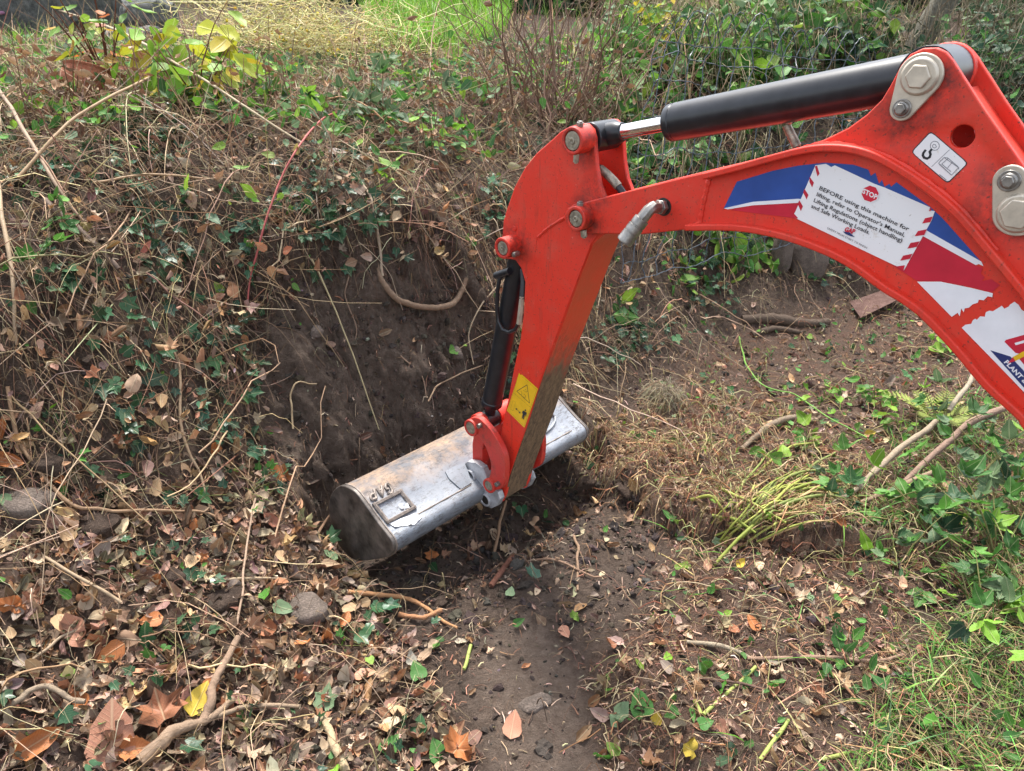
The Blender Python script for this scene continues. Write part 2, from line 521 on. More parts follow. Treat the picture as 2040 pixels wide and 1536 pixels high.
def mat_soil():
    m, nt, p, _ = new_mat("dug earth")
    g = coords(nt, kind="Object")
    dry = N(nt, "ShaderNodeAttribute", attribute_name="tint").outputs["Color"]
    sep = N(nt, "ShaderNodeSeparateColor"); nt.links.new(dry, sep.inputs[0])
    n1 = noise(nt, g, 5, 10, 0.7, 0.3, 0.7)
    n2 = noise(nt, g, 40, 10, 0.75, 0.3, 0.72)
    n3 = noise(nt, g, 190, 6, 0.75, 0.35, 0.7)
    wet = mix(nt, n2, (0.062, 0.041, 0.030), (0.19, 0.132, 0.100))
    dryc = mix(nt, n2, (0.145, 0.102, 0.076), (0.32, 0.245, 0.19))
    f = mathn(nt, 'ADD', sep.outputs[0], mathn(nt, 'MULTIPLY', n1, 0.25))
    f = mathn(nt, 'SUBTRACT', f, 0.1)
    c = mix(nt, f, wet, dryc)
    mul = mix(nt, n3, (0.115, 0.058, 0.038), (0.36, 0.215, 0.15))
    c = mix(nt, mathn(nt, 'MULTIPLY', sep.outputs[1], noise(nt, g, 28, 6, 0.7, 0.35, 0.6)), c, mul)
    grit = noise(nt, g, 320, 2, 0.5, 0.68, 0.72)
    c = mix(nt, mathn(nt, 'MULTIPLY', grit, 0.5), c, (0.3, 0.26, 0.22))
    nt.links.new(c, p.inputs["Base Color"])
    p.inputs["Roughness"].default_value = 0.95
    p.inputs["Specular IOR Level"].default_value = 0.2
    h = mathn(nt, 'ADD', mathn(nt, 'MULTIPLY', n2, 1.6), n3)
    bump(nt, p, h, 1.0, 0.018)
    return m
M['soil'] = mat_soil()

def mat_stone(name, a, b, sc=14):
    m, nt, p, _ = new_mat(name)
    g = coords(nt, kind="Object")
    n1 = noise(nt, g, sc, 10, 0.75, 0.35, 0.65); n2 = noise(nt, g, sc * 14, 4, 0.7, 0.4, 0.65)
    c = mix(nt, n1, a, b)
    c = mix(nt, mathn(nt, 'MULTIPLY', n2, 0.5), c, tuple(x * 0.35 for x in a))
    nt.links.new(c, p.inputs["Base Color"])
    p.inputs["Roughness"].default_value = 0.9
    bump(nt, p, mathn(nt, 'ADD', n1, n2), 0.7, 0.01)
    return m
M['granite'] = mat_stone("dark granite", (0.06, 0.065, 0.06), (0.24, 0.24, 0.22), 22)
M['stone'] = mat_stone("earthy stone", (0.11, 0.083, 0.065), (0.24, 0.185, 0.15))
M['rust'] = mat_stone("rusted sheet", (0.13, 0.06, 0.045), (0.26, 0.15, 0.12), 25)
M['clay'] = mat_stone("terracotta", (0.42, 0.12, 0.055), (0.55, 0.21, 0.12), 18)
M['wood'] = mat_stone("grey weathered wood", (0.13, 0.115, 0.085), (0.28, 0.26, 0.20), 30)
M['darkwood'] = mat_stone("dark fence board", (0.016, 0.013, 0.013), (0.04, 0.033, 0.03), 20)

# ---------------------------------------------------------------- terrain: garden floor, bank with a cut dug into its face, plateau above
def vnoise(x, y, seed, cell):
    x, y = np.asarray(x) / cell, np.asarray(y) / cell
    xi, yi = np.floor(x).astype(np.int64), np.floor(y).astype(np.int64)
    fx, fy = x - xi, y - yi
    fx, fy = fx * fx * (3 - 2 * fx), fy * fy * (3 - 2 * fy)
    def h(a, b):
        n = (a * 374761393 + b * 668265263 + seed * 974711) & 0x7fffffff
        n = ((n ^ (n >> 13)) * 1274126177) & 0x7fffffff
        return ((n ^ (n >> 16)) & 0xffff) / 65535.0
    return (h(xi, yi) * (1 - fx) + h(xi + 1, yi) * fx) * (1 - fy) + (h(xi, yi + 1) * (1 - fx) + h(xi + 1, yi + 1) * fx) * fy

def fbm(x, y, seed, cell, octs=4, gain=0.5):
    s, a, t = 0, 1.0, 0
    for i in range(octs):
        s = s + a * (vnoise(x, y, seed + 17 * i, cell / 2 ** i) - 0.5)
        t += a; a *= gain
    return s / t * 2

def at_z(u, v, z):
    r = ray(u, v)
    return r * ((z - CAM_H) / r[2]) + np.array([0, 0, CAM_H])

ctrl_px = [  # survey points: photo pixel and height above the floor
    (860,1536,0),(1000,1400,0),(1300,1400,0),(1600,1536,0),(2040,1536,.02),(850,1280,0),(1200,1200,0),(1500,1100,0),(1800,1200,.02),(740,1150,0),
    (1200,860,.0),(1430,665,.03),(1700,600,.05),(1500,850,.02),(1800,800,.03),(2040,1100,.06),(2040,700,.08),
    (0,1536,.20),(0,1200,.35),(0,900,.55),(0,600,.9),(0,260,1.22),(300,1500,.12),(300,1200,.25),(300,900,.45),(300,600,.8),(250,400,1.05),(300,250,1.22),
    (600,1400,.05),(650,1200,.06),(500,1000,.25),(560,800,.42),(520,640,.65),(550,450,.95),(600,300,1.12),(600,215,1.21),
    (700,520,.8),(900,510,.78),(800,350,1.0),(800,230,1.14),(1000,400,.85),(1000,220,1.13),(1020,640,.42),(1100,760,.13),(1200,600,.32),(1250,450,.62),
    (1430,500,.38),(1430,350,.72),(1430,200,1.08),(1430,110,1.22),(1700,455,.38),(1700,300,.8),(1700,160,1.15),(2000,450,.4),(2000,300,.8),(2000,160,1.2)]
ctrl = [np.append(at_z(u, v, z)[:2], z) for u, v, z in ctrl_px]
ctrl += [np.array(p, float) for p in [(0,0,0),(1.5,0,0),(3,2,.02),(4,4,.1),(0,-2,0),(3,-2,0),(-1.5,-1,.25),(-1,.3,.18),(-3,6,1.35),(0,8,1.45),(4,9,1.6),(-6,3,1.35),
         (-2.6,1.5,1.0),(-2.6,0,.7),(-4,-1,1.0),(6,6,1.3),(8,3,.4),(0,-6,0),(7,-4,0),(-7,-5,1.0),(-2.4,3.4,1.28),(-1,4.6,1.25),(0,5.5,1.25),(1.2,5.6,1.3),(2.4,6,1.35)]]
ctrl = np.array(ctrl)
def _rbf_fit(P, lam=0.03):
    d = np.hypot(P[:, None, 0] - P[None, :, 0], P[:, None, 1] - P[None, :, 1])
    n = len(P)
    A = np.zeros((n + 3, n + 3))
    A[:n, :n] = d - lam * np.eye(n)
    A[:n, n] = 1; A[:n, n + 1:] = P[:, :2]; A[n, :n] = 1; A[n + 1:, :n] = P[:, :2].T
    return np.linalg.solve(A, np.append(P[:, 2], [0, 0, 0]))
_w = _rbf_fit(ctrl)
def nat_height(x, y):
    x, y = np.asarray(x, float), np.asarray(y, float)
    xc, yc = np.clip(x, -7, 8), np.clip(y, -6, 9)
    z = _w[-3] + _w[-2] * xc + _w[-1] * yc
    for i in range(len(ctrl)):
        z = z + _w[i] * np.hypot(xc - ctrl[i, 0], yc - ctrl[i, 1])
    return np.clip(z, -0.03, 1.75)

def smooth(a, b, x):
    t = np.clip((np.asarray(x) - a) / (b - a), 0, 1)
    return t * t * (3 - 2 * t)

LEDGE = [at_z(u, v, 0)[:2] for u, v in ((1090,935),(1150,965),(1230,1005),(1310,1050),(1380,1078),(1470,1096),(1560,1100))]
def raw_height(x, y):
    z = nat_height(x, y)
    c = x * AX[0] + y * AX[1]
    h = x * HX[0] + y * HX[1]
    rough = fbm(x, y, 5, 0.35, 4)
    slope_zone = smooth(0.04, 0.3, z) * (1 - smooth(1.12, 1.25, z))
    z = z + 0.06 * rough * slope_zone + 0.02 * fbm(x, y, 9, 0.12, 3) * (0.25 + slope_zone)
    # the cut: a steep scraped face behind the bucket, with a bitten rim
    w = 0.06 * fbm(x, y, 21, 0.3, 4) + 0.03 * fbm(x, y, 23, 0.09, 3)
    cutz = np.interp(h + w, [1.1, 1.25, 1.45, 1.80, 1.90, 2.02, 2.16, 2.24, 2.32], [0.20, 0.05, -0.04, -0.035, 0.10, 0.34, 0.60, 0.80, 1.6])
    cl = 0.97 + 0.10 * smooth(1.7, 2.2, h) + w
    cr = 1.98 - 0.10 * smooth(1.9, 2.2, h) + w
    side = 2.6 * np.maximum(0, np.maximum(cl - c, c - cr))
    cutz = cutz + side + (0.060 * fbm(x, y, 31, 0.14, 5, .6) + .050 * fbm(x, y, 33, .05, 4, .65)) * smooth(1.75, 1.95, h)
    z = np.minimum(z, np.where(h > 1.12, np.maximum(cutz, -0.07), 9))
    # scooped hollow in front of the bucket and the rim of loose earth beyond its far end
    z = z - 0.07 * np.exp(-(((c - 1.55) / 0.42) ** 2 + ((h - 1.36) / 0.12) ** 2))
    z = z + 0.10 * np.exp(-(((c - 2.18) / 0.22) ** 2 + ((h - 1.18) / 0.12) ** 2)) * (0.7 + fbm(x, y, 51, .1, 3))
    # broken edge of the undug ground: a low ledge of roots and mulch beyond the hollow
    dmin = np.full(x.shape, 9.0); sgn = np.zeros(x.shape)
    for (x0, y0), (x1, y1) in zip(LEDGE[:-1], LEDGE[1:]):
        ex, ey = x1 - x0, y1 - y0
        t = np.clip(((x - x0) * ex + (y - y0) * ey) / (ex * ex + ey * ey), 0, 1)
        d = np.hypot(x - x0 - t * ex, y - y0 - t * ey)
        s = np.sign(ex * (y - y0) - ey * (x - x0))
        sgn = np.where(d < dmin, s, sgn); dmin = np.minimum(d, dmin)
    sd = dmin * sgn + .03 * fbm(x, y, 111, .12, 4)
    z = z + (.085 + .04 * fbm(x, y, 113, .15, 3)) * smooth(-.015, .045, sd) * (1 - smooth(.08, .55, sd)) * (1 - smooth(.1, .3, z))
    # trodden strip
    u, v = photo_xy(np.stack([x, y, np.zeros_like(x)], -1))
    z = z + 0.014 * fbm(x, y, 61, 0.09, 4) * (1 - smooth(0.0, 0.2, z)) + 0.006 * fbm(x, y, 62, 0.03, 3)
    return z

def axis(lo, hi, d, far, g=1.18):
    a = list(np.arange(lo, hi + d / 2, d))
    s, x = d, a[-1]
    while x < far: s *= g; x += s; a.append(x)
    s, x = d, a[0]; pre = []
    while x > -far: s *= g; x -= s; pre.append(x)
    return np.array(pre[::-1] + a)
def refine(a, lo, hi):
    m = (a[:-1] + a[1:]) / 2
    return np.sort(np.concatenate([a, m[(m > lo) & (m < hi)]]))
GX, GY = refine(axis(-2.3, 2.7, 0.0125, 90), -0.95, 0.75), refine(axis(0.75, 5.0, 0.0125, 90), 1.1, 3.1)
gx, gy = np.meshgrid(GX, GY)
GZ = raw_height(gx.ravel(), gy.ravel()).reshape(gx.shape)

def height(x, y):
    x, y = np.asarray(x, float), np.asarray(y, float)
    i = np.clip(np.searchsorted(GX, x) - 1, 0, len(GX) - 2)
    j = np.clip(np.searchsorted(GY, y) - 1, 0, len(GY) - 2)
    fx = np.clip((x - GX[i]) / (GX[i + 1] - GX[i]), 0, 1); fy = np.clip((y - GY[j]) / (GY[j + 1] - GY[j]), 0, 1)
    return (GZ[j, i] * (1 - fx) + GZ[j, i + 1] * fx) * (1 - fy) + (GZ[j + 1, i] * (1 - fx) + GZ[j + 1, i + 1] * fx) * fy

def normal(x, y, e=0.03):
    dx = (height(x + e, y) - height(x - e, y)) / (2 * e)
    dy = (height(x, y + e) - height(x, y - e)) / (2 * e)
    n = np.stack([-dx, -dy, np.ones_like(dx)], -1)
    return n / np.linalg.norm(n, axis=-1, keepdims=True)

_T = np.linspace(0.5, 14, 2700)
def hit(u, v):
    """the point of the ground seen at a photo pixel"""
    r = ray(u, v)
    p = r[None] * _T[:, None] + np.array([0, 0, CAM_H])
    k = np.argmax(p[:, 2] < height(p[:, 0], p[:, 1]))
    if k == 0: k = len(_T) - 1
    q = p[k].copy(); q[2] = height(q[0], q[1])
    return q

# photo-space outlines of what grows or lies where; they are only asked of real ground points
A_CUT = [(560,590),(640,540),(700,520),(860,512),(950,545),(985,640),(960,760),(985,860),(690,960),(655,1010),(640,1080),(580,1000),(540,880),(505,760),(520,660)]
A_PATH = [(940,1300),(1010,1235),(1090,1255),(1150,1340),(1195,1540),(1195,1700),(985,1700),(980,1536),(955,1400)]
A_DARK = [(660,1060),(800,1100),(960,1010),(1060,1000),(1150,900),(1280,990),(1330,1060),(1300,1190),(1150,1260),(1000,1240),(880,1260),(760,1150)]
A_LITTER = [(-700,1010),(250,960),(560,900),(650,1080),(740,1180),(820,1290),(880,1420),(950,1540),(950,1800),(-700,1800)]
A_RGRASS = [(2400,1060),(1960,1130),(1880,1250),(1800,1330),(1740,1420),(1680,1560),(1680,1800),(2400,1800)]
A_RBRUSH = [(1600,1000),(1760,900),(1900,780),(2400,700),(2400,1140),(1880,1160),(1740,1110),(1620,1060)]
A_FLOORR = [(1120,900),(1300,790),(1430,680),(1700,600),(2300,640),(2300,1100),(1880,1140),(1740,1420),(1680,1800),(1200,1800),(1180,1330),(1320,1200),(1340,1060),(1250,960)]
A_CLEAR = [(1420,690),(1690,610),(1900,700),(1640,880),(1480,850)]
A_BACK = [(1230,-200),(2500,-200),(2500,600),(1960,560),(1700,500),(1440,600),(1210,690),(1190,330)]

gu, gv = photo_xy(np.stack([gx, gy, GZ], -1))
dry = 0.12 + 0.95 * inpoly(gu, gv, A_PATH) + 0.22 * inpoly(gu, gv, A_FLOORR) + 0.48 * inpoly(gu, gv, A_CUT) + .12 * inpoly(gu, gv, A_DARK)
mul = 0.75 * inpoly(gu, gv, A_FLOORR) + 0.35 * inpoly(gu, gv, A_LITTER) + 0.15 * inpoly(gu, gv, A_PATH)
def blur(a, k):
    for _ in range(k):
        b = a.copy()
        b[1:-1, 1:-1] = (a[:-2, 1:-1] + a[2:, 1:-1] + a[1:-1, :-2] + a[1:-1, 2:] + a[1:-1, 1:-1]) / 5
        a = b
    return a
dry = blur(dry, 60) + 0.12 * fbm(gx, gy, 71, 0.25, 4)
mul = blur(mul, 40)
ny, nx = gx.shape
idx = np.arange(nx * ny).reshape(ny, nx)
quads = np.stack([idx[:-1, :-1], idx[:-1, 1:], idx[1:, 1:], idx[1:, :-1]], -1).reshape(-1, 4)
GP = np.stack([gx, gy, GZ], -1)
_dx = np.gradient(GZ, axis=1) / np.gradient(GX)[None, :]; _dy = np.gradient(GZ, axis=0) / np.gradient(GY)[:, None]
GN = np.stack([-_dx, -_dy, np.ones_like(GZ)], -1); GN /= np.linalg.norm(GN, axis=-1, keepdims=True)
_c = gx * AX[0] + gy * AX[1]
_lump = np.abs(fbm(_c, GZ * .8 + gy * .3, 131, .10, 5, .6)) * 1.6 - .35 + .5 * fbm(_c * 1.0 + GZ * .5, GZ, 137, .28, 3)
_cutm = blur(inpoly(gu, gv, A_CUT) * 1.0, 12)
GP = GP + GN * (_lump * (.030 * _cutm + .010 * smooth(.1, .3, GZ) * (1 - _cutm)))[..., None]
ground = mesh_np("ground", GP.reshape(-1, 3), quads.ravel(), np.full(len(quads), 4), M['soil'], smooth=True,
                 tint=np.stack([dry.ravel(), mul.ravel(), np.zeros(nx * ny)], -1).clip(0, 1))
tag(ground, "dug garden floor rising into an overgrown earth bank with a fresh cut", "ground", kind="structure")

# ---------------------------------------------------------------- the digging arm of the mini excavator
OFF = (1.46, 1.5, 0.0)
_rp = AX * OFF[0] + HX * OFF[1]
arm = empty("excavator_arm", (_rp[0], _rp[1], 0.0), math.radians(90) - B,
            "red mini excavator arm with a silver bucket resting in the dug cut", "excavator arm")
def part(mb, name, mats, parent=None, bevel=0.0, label=None, seg=2, ang=40):
    o = mb.build(name, mats, arm if parent is None else parent, OFF, bevel, ang, seg)
    if label: o["label"] = label
    return o
def bake(o):
    dg = bpy.context.evaluated_depsgraph_get()
    me = bpy.data.meshes.new_from_object(o.evaluated_get(dg))
    o.modifiers.clear(); o.data = me
def cut_hole(o, mb):
    k = mb.build("cutter", M['red'], arm, OFF)
    m = o.modifiers.new("hole", 'BOOLEAN'); m.operation = 'DIFFERENCE'; m.object = k; m.solver = 'EXACT'
    o.modifiers.move(len(o.modifiers) - 1, 0)
    bpy.context.view_layer.update()
    bake(o)
    bpy.data.objects.remove(k)
def spline(P, n=8, closed=False):
    P = np.array(P, float); out = []
    K = len(P)
    rng = range(K) if closed else range(K - 1)
    for i in rng:
        p0 = P[(i - 1) % K] if closed or i > 0 else 2 * P[0] - P[1]
        p1, p2 = P[i], P[(i + 1) % K]
        p3 = P[(i + 2) % K] if closed or i + 2 < K else 2 * P[-1] - P[-2]
        for t in np.arange(n) / n:
            out.append(0.5 * ((2 * p1) + (-p0 + p2) * t + (2 * p0 - 5 * p1 + 4 * p2 - p3) * t * t + (-p0 + 3 * p1 - 3 * p2 + p3) * t ** 3))
    if not closed: out.append(P[-1])
    return [tuple(q) for q in out]
def circ(h, z, r, n=24, a0=0.0, a1=2 * math.pi):
    return [(h + r * math.cos(a0 + (a1 - a0) * i / n), z + r * math.sin(a0 + (a1 - a0) * i / n)) for i in range(n)]
def hull(pts):
    pts = sorted(set((round(x, 6), round(y, 6)) for x, y in pts))
    def half(ps):
        o = []
        for p in ps:
            while len(o) > 1 and (o[-1][0]-o[-2][0])*(p[1]-o[-2][1]) - (o[-1][1]-o[-2][1])*(p[0]-o[-2][0]) <= 0: o.pop()
            o.append(p)
        return o
    a, b = half(pts), half(pts[::-1])
    return a[:-1] + b[:-1]

# pins (centres found on the front faces of their bosses)
P_TOP = pl(1139, 281, 1.352)
P_ELB = pl(1147, 436, 1.352)
P_BCY = pl(1000, 495, 1.352)
P_KNE = pl(1832, 152, 1.378)
P_LNK = pl(941, 851, 1.360)
P_LN2 = pl(977, 966, 1.360)
P_EAU = pl(938, 948, 1.370)
P_EAL = pl(968, 995, 1.370)

def add_grease(mat, pts):
    """black grease that has crept out of the pins over the paint round them"""
    nt = mat.node_tree; p = next(n for n in nt.nodes if n.type == 'BSDF_PRINCIPLED')
    src = p.inputs["Base Color"].links[0].from_socket
    v = coords(nt)
    nz = noise(nt, v, 38, 7, 0.75, 0.38, 0.66)
    tot = None
    for (h, z), r in pts:
        d = N(nt, "ShaderNodeVectorMath", operation='DISTANCE')
        d.inputs[1].default_value = (NPX, h - OFF[1], z - OFF[2]); nt.links.new(v, d.inputs[0])
        mr = N(nt, "ShaderNodeMapRange"); mr.inputs["From Min"].default_value = r; mr.inputs["From Max"].default_value = r * .45
        nt.links.new(d.outputs["Value"], mr.inputs[0])
        tot = mr.outputs[0] if tot is None else mathn(nt, 'MAXIMUM', tot, mr.outputs[0])
    f = mathn(nt, 'MULTIPLY', mathn(nt, 'MULTIPLY', tot, nz), .85)
    nt.links.new(mix(nt, f, src, (0.035, 0.015, 0.012)), p.inputs["Base Color"])
NPX = 1.39 - OFF[0]
add_grease(M['red'], [(P_TOP, .085), (P_ELB, .075), (P_BCY, .075), (pl(1800, 232, 1.388), .065), (pl(1850, 170, 1.388), .075), (pl(2020, 400, 1.388), .09), (pl(1190, 385, 1.40), .06), (P_LNK, .09)])
# --- dipper arm
NP, FP = 1.400, 1.522
left_edge = [(1000,478),(1003,440),(1010,416),(1025,373),(1046,334),(1068,306),(1100,278),(1117,262),(1135,252),(1155,246),(1168,247),(1179,258),(1184,275),
             (1185,297),(1188,334),(1194,368),(1204,394),(1228,420),(1226,445)]
fold = [(1214,462),(1190,470),(1177,487),(1155,546),(1131,612),(1095,709),(1075,766),(1052,842),(1030,903),(1014,949),(1006,985)]
low = [(1000,1000),(985,998),(978,985),(984,960),(992,930),(998,900),(997,874),(1002,838),(1011,802),(1023,738),(1037,673),(1043,623),(1046,562),(1038,534),(1026,518),(1008,516),(996,504)]
near = pls(left_edge + fold + low, NP)
dip = MB()
dip.prism(near, NP, NP + 0.014)
dip.prism(near, FP - 0.014, FP)
back = pls([(1046,562),(1043,623),(1037,673),(1023,738),(1011,802),(1004,838),(1002,880)], NP)
dip.strip([(h - 0.003, z) for h, z in back], NP + 0.0135, FP - 0.0135, -0.012)
curve = pls([(1003,440),(1010,416),(1025,373),(1046,334),(1068,306),(1090,287)], NP)
dip.strip([(h - 0.004, z - 0.004) for h, z in curve], NP + 0.0135, FP - 0.0135, 0.012)
dipper = part(dip, "dipper_arm", M['red'], bevel=0.0022)
fc = MB()
fl = pls([(1200,468),(1179,487),(1156,546),(1132,612),(1096,709),(1076,766),(1053,842),(1031,903),(1015,949),(1001,996)], NP)
fl = [(h - 0.0015, z) for h, z in fl]
fc.strip(fl, NP + 0.003, FP - 0.003, 0.010)
part(fc, "front_cover", M['front_mud'], dipper, 0.001)
wl = dipper
def weld(pts, c, r, owner, n=6, wob=0.25):
    mb = MB(); P = []
    for i, (h, z) in enumerate(spline(pts, 6)):
        P.append((c, h, z))
    rr = [r * (1 + wob * math.sin(2.1 * i + 0.7 * math.sin(i))) for i in range(len(P))]
    mb.tube(P, rr, n)
    part(mb, "weld_bead", M['red'], owner)
weld(pls([(1072,472),(1095,452),(1131,430)], NP), NP, 0.0042, wl)
weld(pls([(1070,472),(1066,500),(1064,530)], NP), NP, 0.0015, wl)
weld(pls([(1176,490),(1154,546),(1129,612),(1093,709),(1073,766)], NP), NP, 0.0016, wl)
def boss(name, hz, c0, c1, r, rp, parent, mats=('red', 'pin'), extra=0.006):
    b = MB()
    b.ring(c0, c1, hz[0], hz[1], rp + 0.0015, r, 36)
    o = part(b, name, M[mats[0]], parent, 0.002)
    p = MB()
    p.cyl(c0 - extra * 0.2 + 0.004, c1 + 0.01, hz[0], hz[1], rp, 32)
    p.cyl(c0 + 0.0015, c0 + 0.004, hz[0], hz[1], rp * 0.97, 32, 0, rp)
    p.ring(c0 - 0.001, c0 + 0.004, hz[0], hz[1], rp * 0.16, rp * 0.36, 18)
    part(p, "pin", M[mats[1]], parent, 0.0008)
    return o
boss("pin_boss", P_TOP, 1.352, NP + 0.002, 0.031, 0.0215, dipper)
boss("pin_boss", P_BCY, 1.352, NP + 0.002, 0.0285, 0.0185, dipper)
def bolt(c0, hz, direction, r, L, parent, mat='steel', name="bolt"):
    """small hexagon bolt; direction in the plane of the arm (h, z), or None along the pins"""
    b = MB()
    if direction is None:
        b.cyl(c0, c0 + L, hz[0], hz[1], r, 6)
        b.cyl(c0 - 0.0015, c0, hz[0], hz[1], r * 0.72, 12)
    else:
        d = np.array(direction, float); d /= np.linalg.norm(d)
        p = np.array([c0, *hz]); q = p + np.array([0, *(d * L)])
        b.rod(p, q, r, 6)
        b.rod(q, q + np.array([0, *(d * 0.003)]), r * 0.6, 10)
    return part(b, name, M[mat], parent, 0.0006)
def off(hz, dh, dz): return (hz[0] + dh, hz[1] + dz)
bolt(1.374, off(P_TOP, -0.004, 0.028), (-0.1, 1), 0.0085, 0.011, dipper)
bolt(1.374, off(P_TOP, 0.002, -0.030), (0.05, -1), 0.0075, 0.020, dipper, 'pin')
bolt(1.340 + 0.02, off(P_BCY, -0.034, -0.012), None, 0.0075, 0.02, dipper)
rv = MB(); _p = pl(1025, 455, NP); rv.cyl(NP - 0.003, NP + 0.001, _p[0], _p[1], 0.007, 16)
part(rv, "cap_plug", M['red'], dipper, 0.001)

# --- boom
BN = 1.386
boom_top = [(1160,404),(1210,391),(1258,379),(1355,355),(1407,343),(1470,327),(1537,308),(1604,291),(1653,285),(1708,289),(1764,307),(1839,352),(1913,411),(1988,497),(2060,585),(2140,690),(2220,800),(2300,930),(2370,1070)]
boom_bot = [(2290,1290),(2225,1150),(2160,1030),(2100,935),(2040,842),(2025,822),(1962,764),(1906,697),(1842,630),(1802,599),(1764,576),(1690,524),(1615,490),(1541,468),(1466,457),(1373,457),(1280,467),(1176,466)]
tip = [(1150,462),(1132,452),(1122,434),(1130,415),(1145,406)]
bs = MB()
outline = pls(boom_top + boom_bot + tip, BN)
bs.prism(outline, BN, BN + 0.012)
bs.prism(outline, 1.532, 1.544)
topl = spline(pls(boom_top[4:], BN), 4); botl = spline(pls(boom_bot[:16], BN), 4)
bs.strip(topl, 1.366, 1.556, 0.013)
bs.strip(botl, 1.366, 1.556, 0.013)
bs.strip([topl[-1], ((topl[-1][0] + botl[0][0]) / 2, (topl[-1][1] + botl[0][1]) / 2), botl[0]], 1.37, 1.552, 0.012)
ntop = pls(boom_top[1:5], BN)
bs.strip([(h, z - 0.002) for h, z in ntop][1:], BN + 0.011, 1.533, 0.010)
boom = part(bs, "boom", M['red'], bevel=0.003, seg=3)
wb = boom
weld(pls([(1408,347),(1413,352),(1408,375),(1400,410),(1395,440),(1392,452)], BN), BN, 0.0055, wb)
weld(pls([(1388,457),(1392,447),(1398,455)], BN), BN - 0.001, 0.008, wb)
weld(pls([(1604,293),(1640,286),(1690,288),(1764,308),(1839,353),(1913,412),(1988,498)], BN), BN - 0.004, 0.004, wb)
boss("pin_boss", P_ELB, 1.350, BN + 0.002, 0.0295, 0.0195, boom)
bolt(1.366, off(P_ELB, 0.0, 0.028), (-0.1, 1), 0.0085, 0.009, boom)
bolt(1.368, off(P_ELB, -0.012, -0.028), (-0.2, -1), 0.0085, 0.016, boom, 'pin')
# cylinder bracket on top of the boom: two plates with a hole
brk = [(1600,292),(1640,279),(1653,273),(1690,255),(1727,228),(1757,198),(1775,168),(1794,131),(1813,108),(1839,96),(1865,95),(1884,104),(1897,120),(1960,218),(2040,332),(2120,445),(2210,585),
       (2225,805),(2140,694),(2060,589),(1988,501),(1913,415),(1839,356),(1764,311),(1708,293),(1653,289)]
for c0, c1, lab in ((1.388, 1.402, None), (1.520, 1.534, None)):
    b = MB(); b.prism(pls(brk, 1.388), c0, c1)
    o = part(b, "cylinder_bracket", M['red'], boom, 0.0022)
    hc = pl(1917, 272, 1.388)
    k = MB(); k.cyl(c0 - 0.02, c1 + 0.02, hc[0], hc[1], 0.0178, 28)
    cut_hole(o, k)
    mdb = o.modifiers.new("bevel", 'BEVEL'); mdb.width = 0.0018; mdb.segments = 2; mdb.limit_method = 'ANGLE'; mdb.angle_limit = math.radians(50)
b = MB(); b.ring(1.50, 1.521, P_KNE[0], P_KNE[1], 0.022, 0.047, 32)
part(b, "pin_boss", M['red'], boom, 0.002)
gus = MB(); gus.strip(pls([(1905,180),(1960,262),(2040,372),(2130,500),(2210,620)], 1.40), 1.402, 1.520, 0.01)
part(gus, "bracket_web", M['red'], boom, 0.001)
def keeper(p1, r1, p2, r2, c, flange, hexr, w2, hex2):
    k = MB(); k.prism(hull(circ(*p1, r1, 40) + circ(*p2, r2, 40)), c, c + 0.008)
    kp = part(k, "keeper_plate", M['zinc'], boom, 0.0015)
    g = MB(); g.cyl(c - 0.006, c, *p1, flange * 0.88, 40, 0, flange); g.cyl(c - 0.011, c - 0.006, *p1, hexr * 0.99, 6, 0, hexr * 1.02)
    part(g, "bolt_head", M['zinc'], boom, 0.0016)
    g = MB(); g.cyl(c - 0.003, c, *p2, w2, 32); g.cyl(c - 0.007, c - 0.003, *p2, hex2 * 1.15, 24, 0, hex2 * 1.4); g.cyl(c - 0.013, c - 0.007, *p2, hex2, 6)
    part(g, "bolt_head", M['steel'], boom, 0.001)
keeper(P_KNE, 0.0345, pl(1797, 216, 1.378), 0.020, 1.378, 0.030, 0.0195, 0.0150, 0.0088)
keeper(pl(2029, 425, 1.378), 0.036, pl(2011, 360, 1.378), 0.0235, 1.378, 0.0315, 0.0245, 0.0165, 0.0092)

# --- boom cylinder between bracket and dipper
CM = 1.461
cylp = MB()
a3, b3 = np.array([CM, *P_TOP]), np.array([CM, *P_KNE])
D = b3 - a3; LEN = np.linalg.norm(D); D = D / LEN
def on_axis_at(u):
    best = min(np.linspace(0, LEN, 400), key=lambda s: abs(photo_xy((lambda q: AX * q[0] + HX * q[1] + np.array([0, 0, q[2]]))(a3 + D * s))[0] - u))
    return best
s_gl = on_axis_at(1334)
cylp.tube([a3 + D * s for s in (s_gl, s_gl + 0.004, s_gl + 0.016, s_gl + 0.0165, s_gl + 0.020, s_gl + 0.0205, LEN - 0.03)],
          [0.037, 0.0395, 0.0395, 0.0383, 0.0383, 0.0400, 0.0400], 40)
cylp.cyl(1.404, 1.518, P_KNE[0], P_KNE[1], 0.045, 36)
cyl = part(cylp, "hydraulic_cylinder", M['black'], bevel=0.0012, label="black boom cylinder with a chromed rod")
r = MB(); r.rod(a3 + D * 0.05, a3 + D * (s_gl + 0.01), 0.0168, 32)
part(r, "piston_rod", M['chrome'], cyl)
r = MB(); r.tube([a3 + D * s for s in (0.0, 0.045, 0.060, 0.066)], [0.027, 0.027, 0.022, 0.020], 28); r.cyl(1.416, 1.506, *P_TOP, 0.0345, 36)
part(r, "rod_eye", M['black'], cyl, 0.002)
w = MB(); t = [a3 + D * (LEN - 0.075 + 0.010 * math.sin(i * 0.9) * 0.4) for i in range(2)]
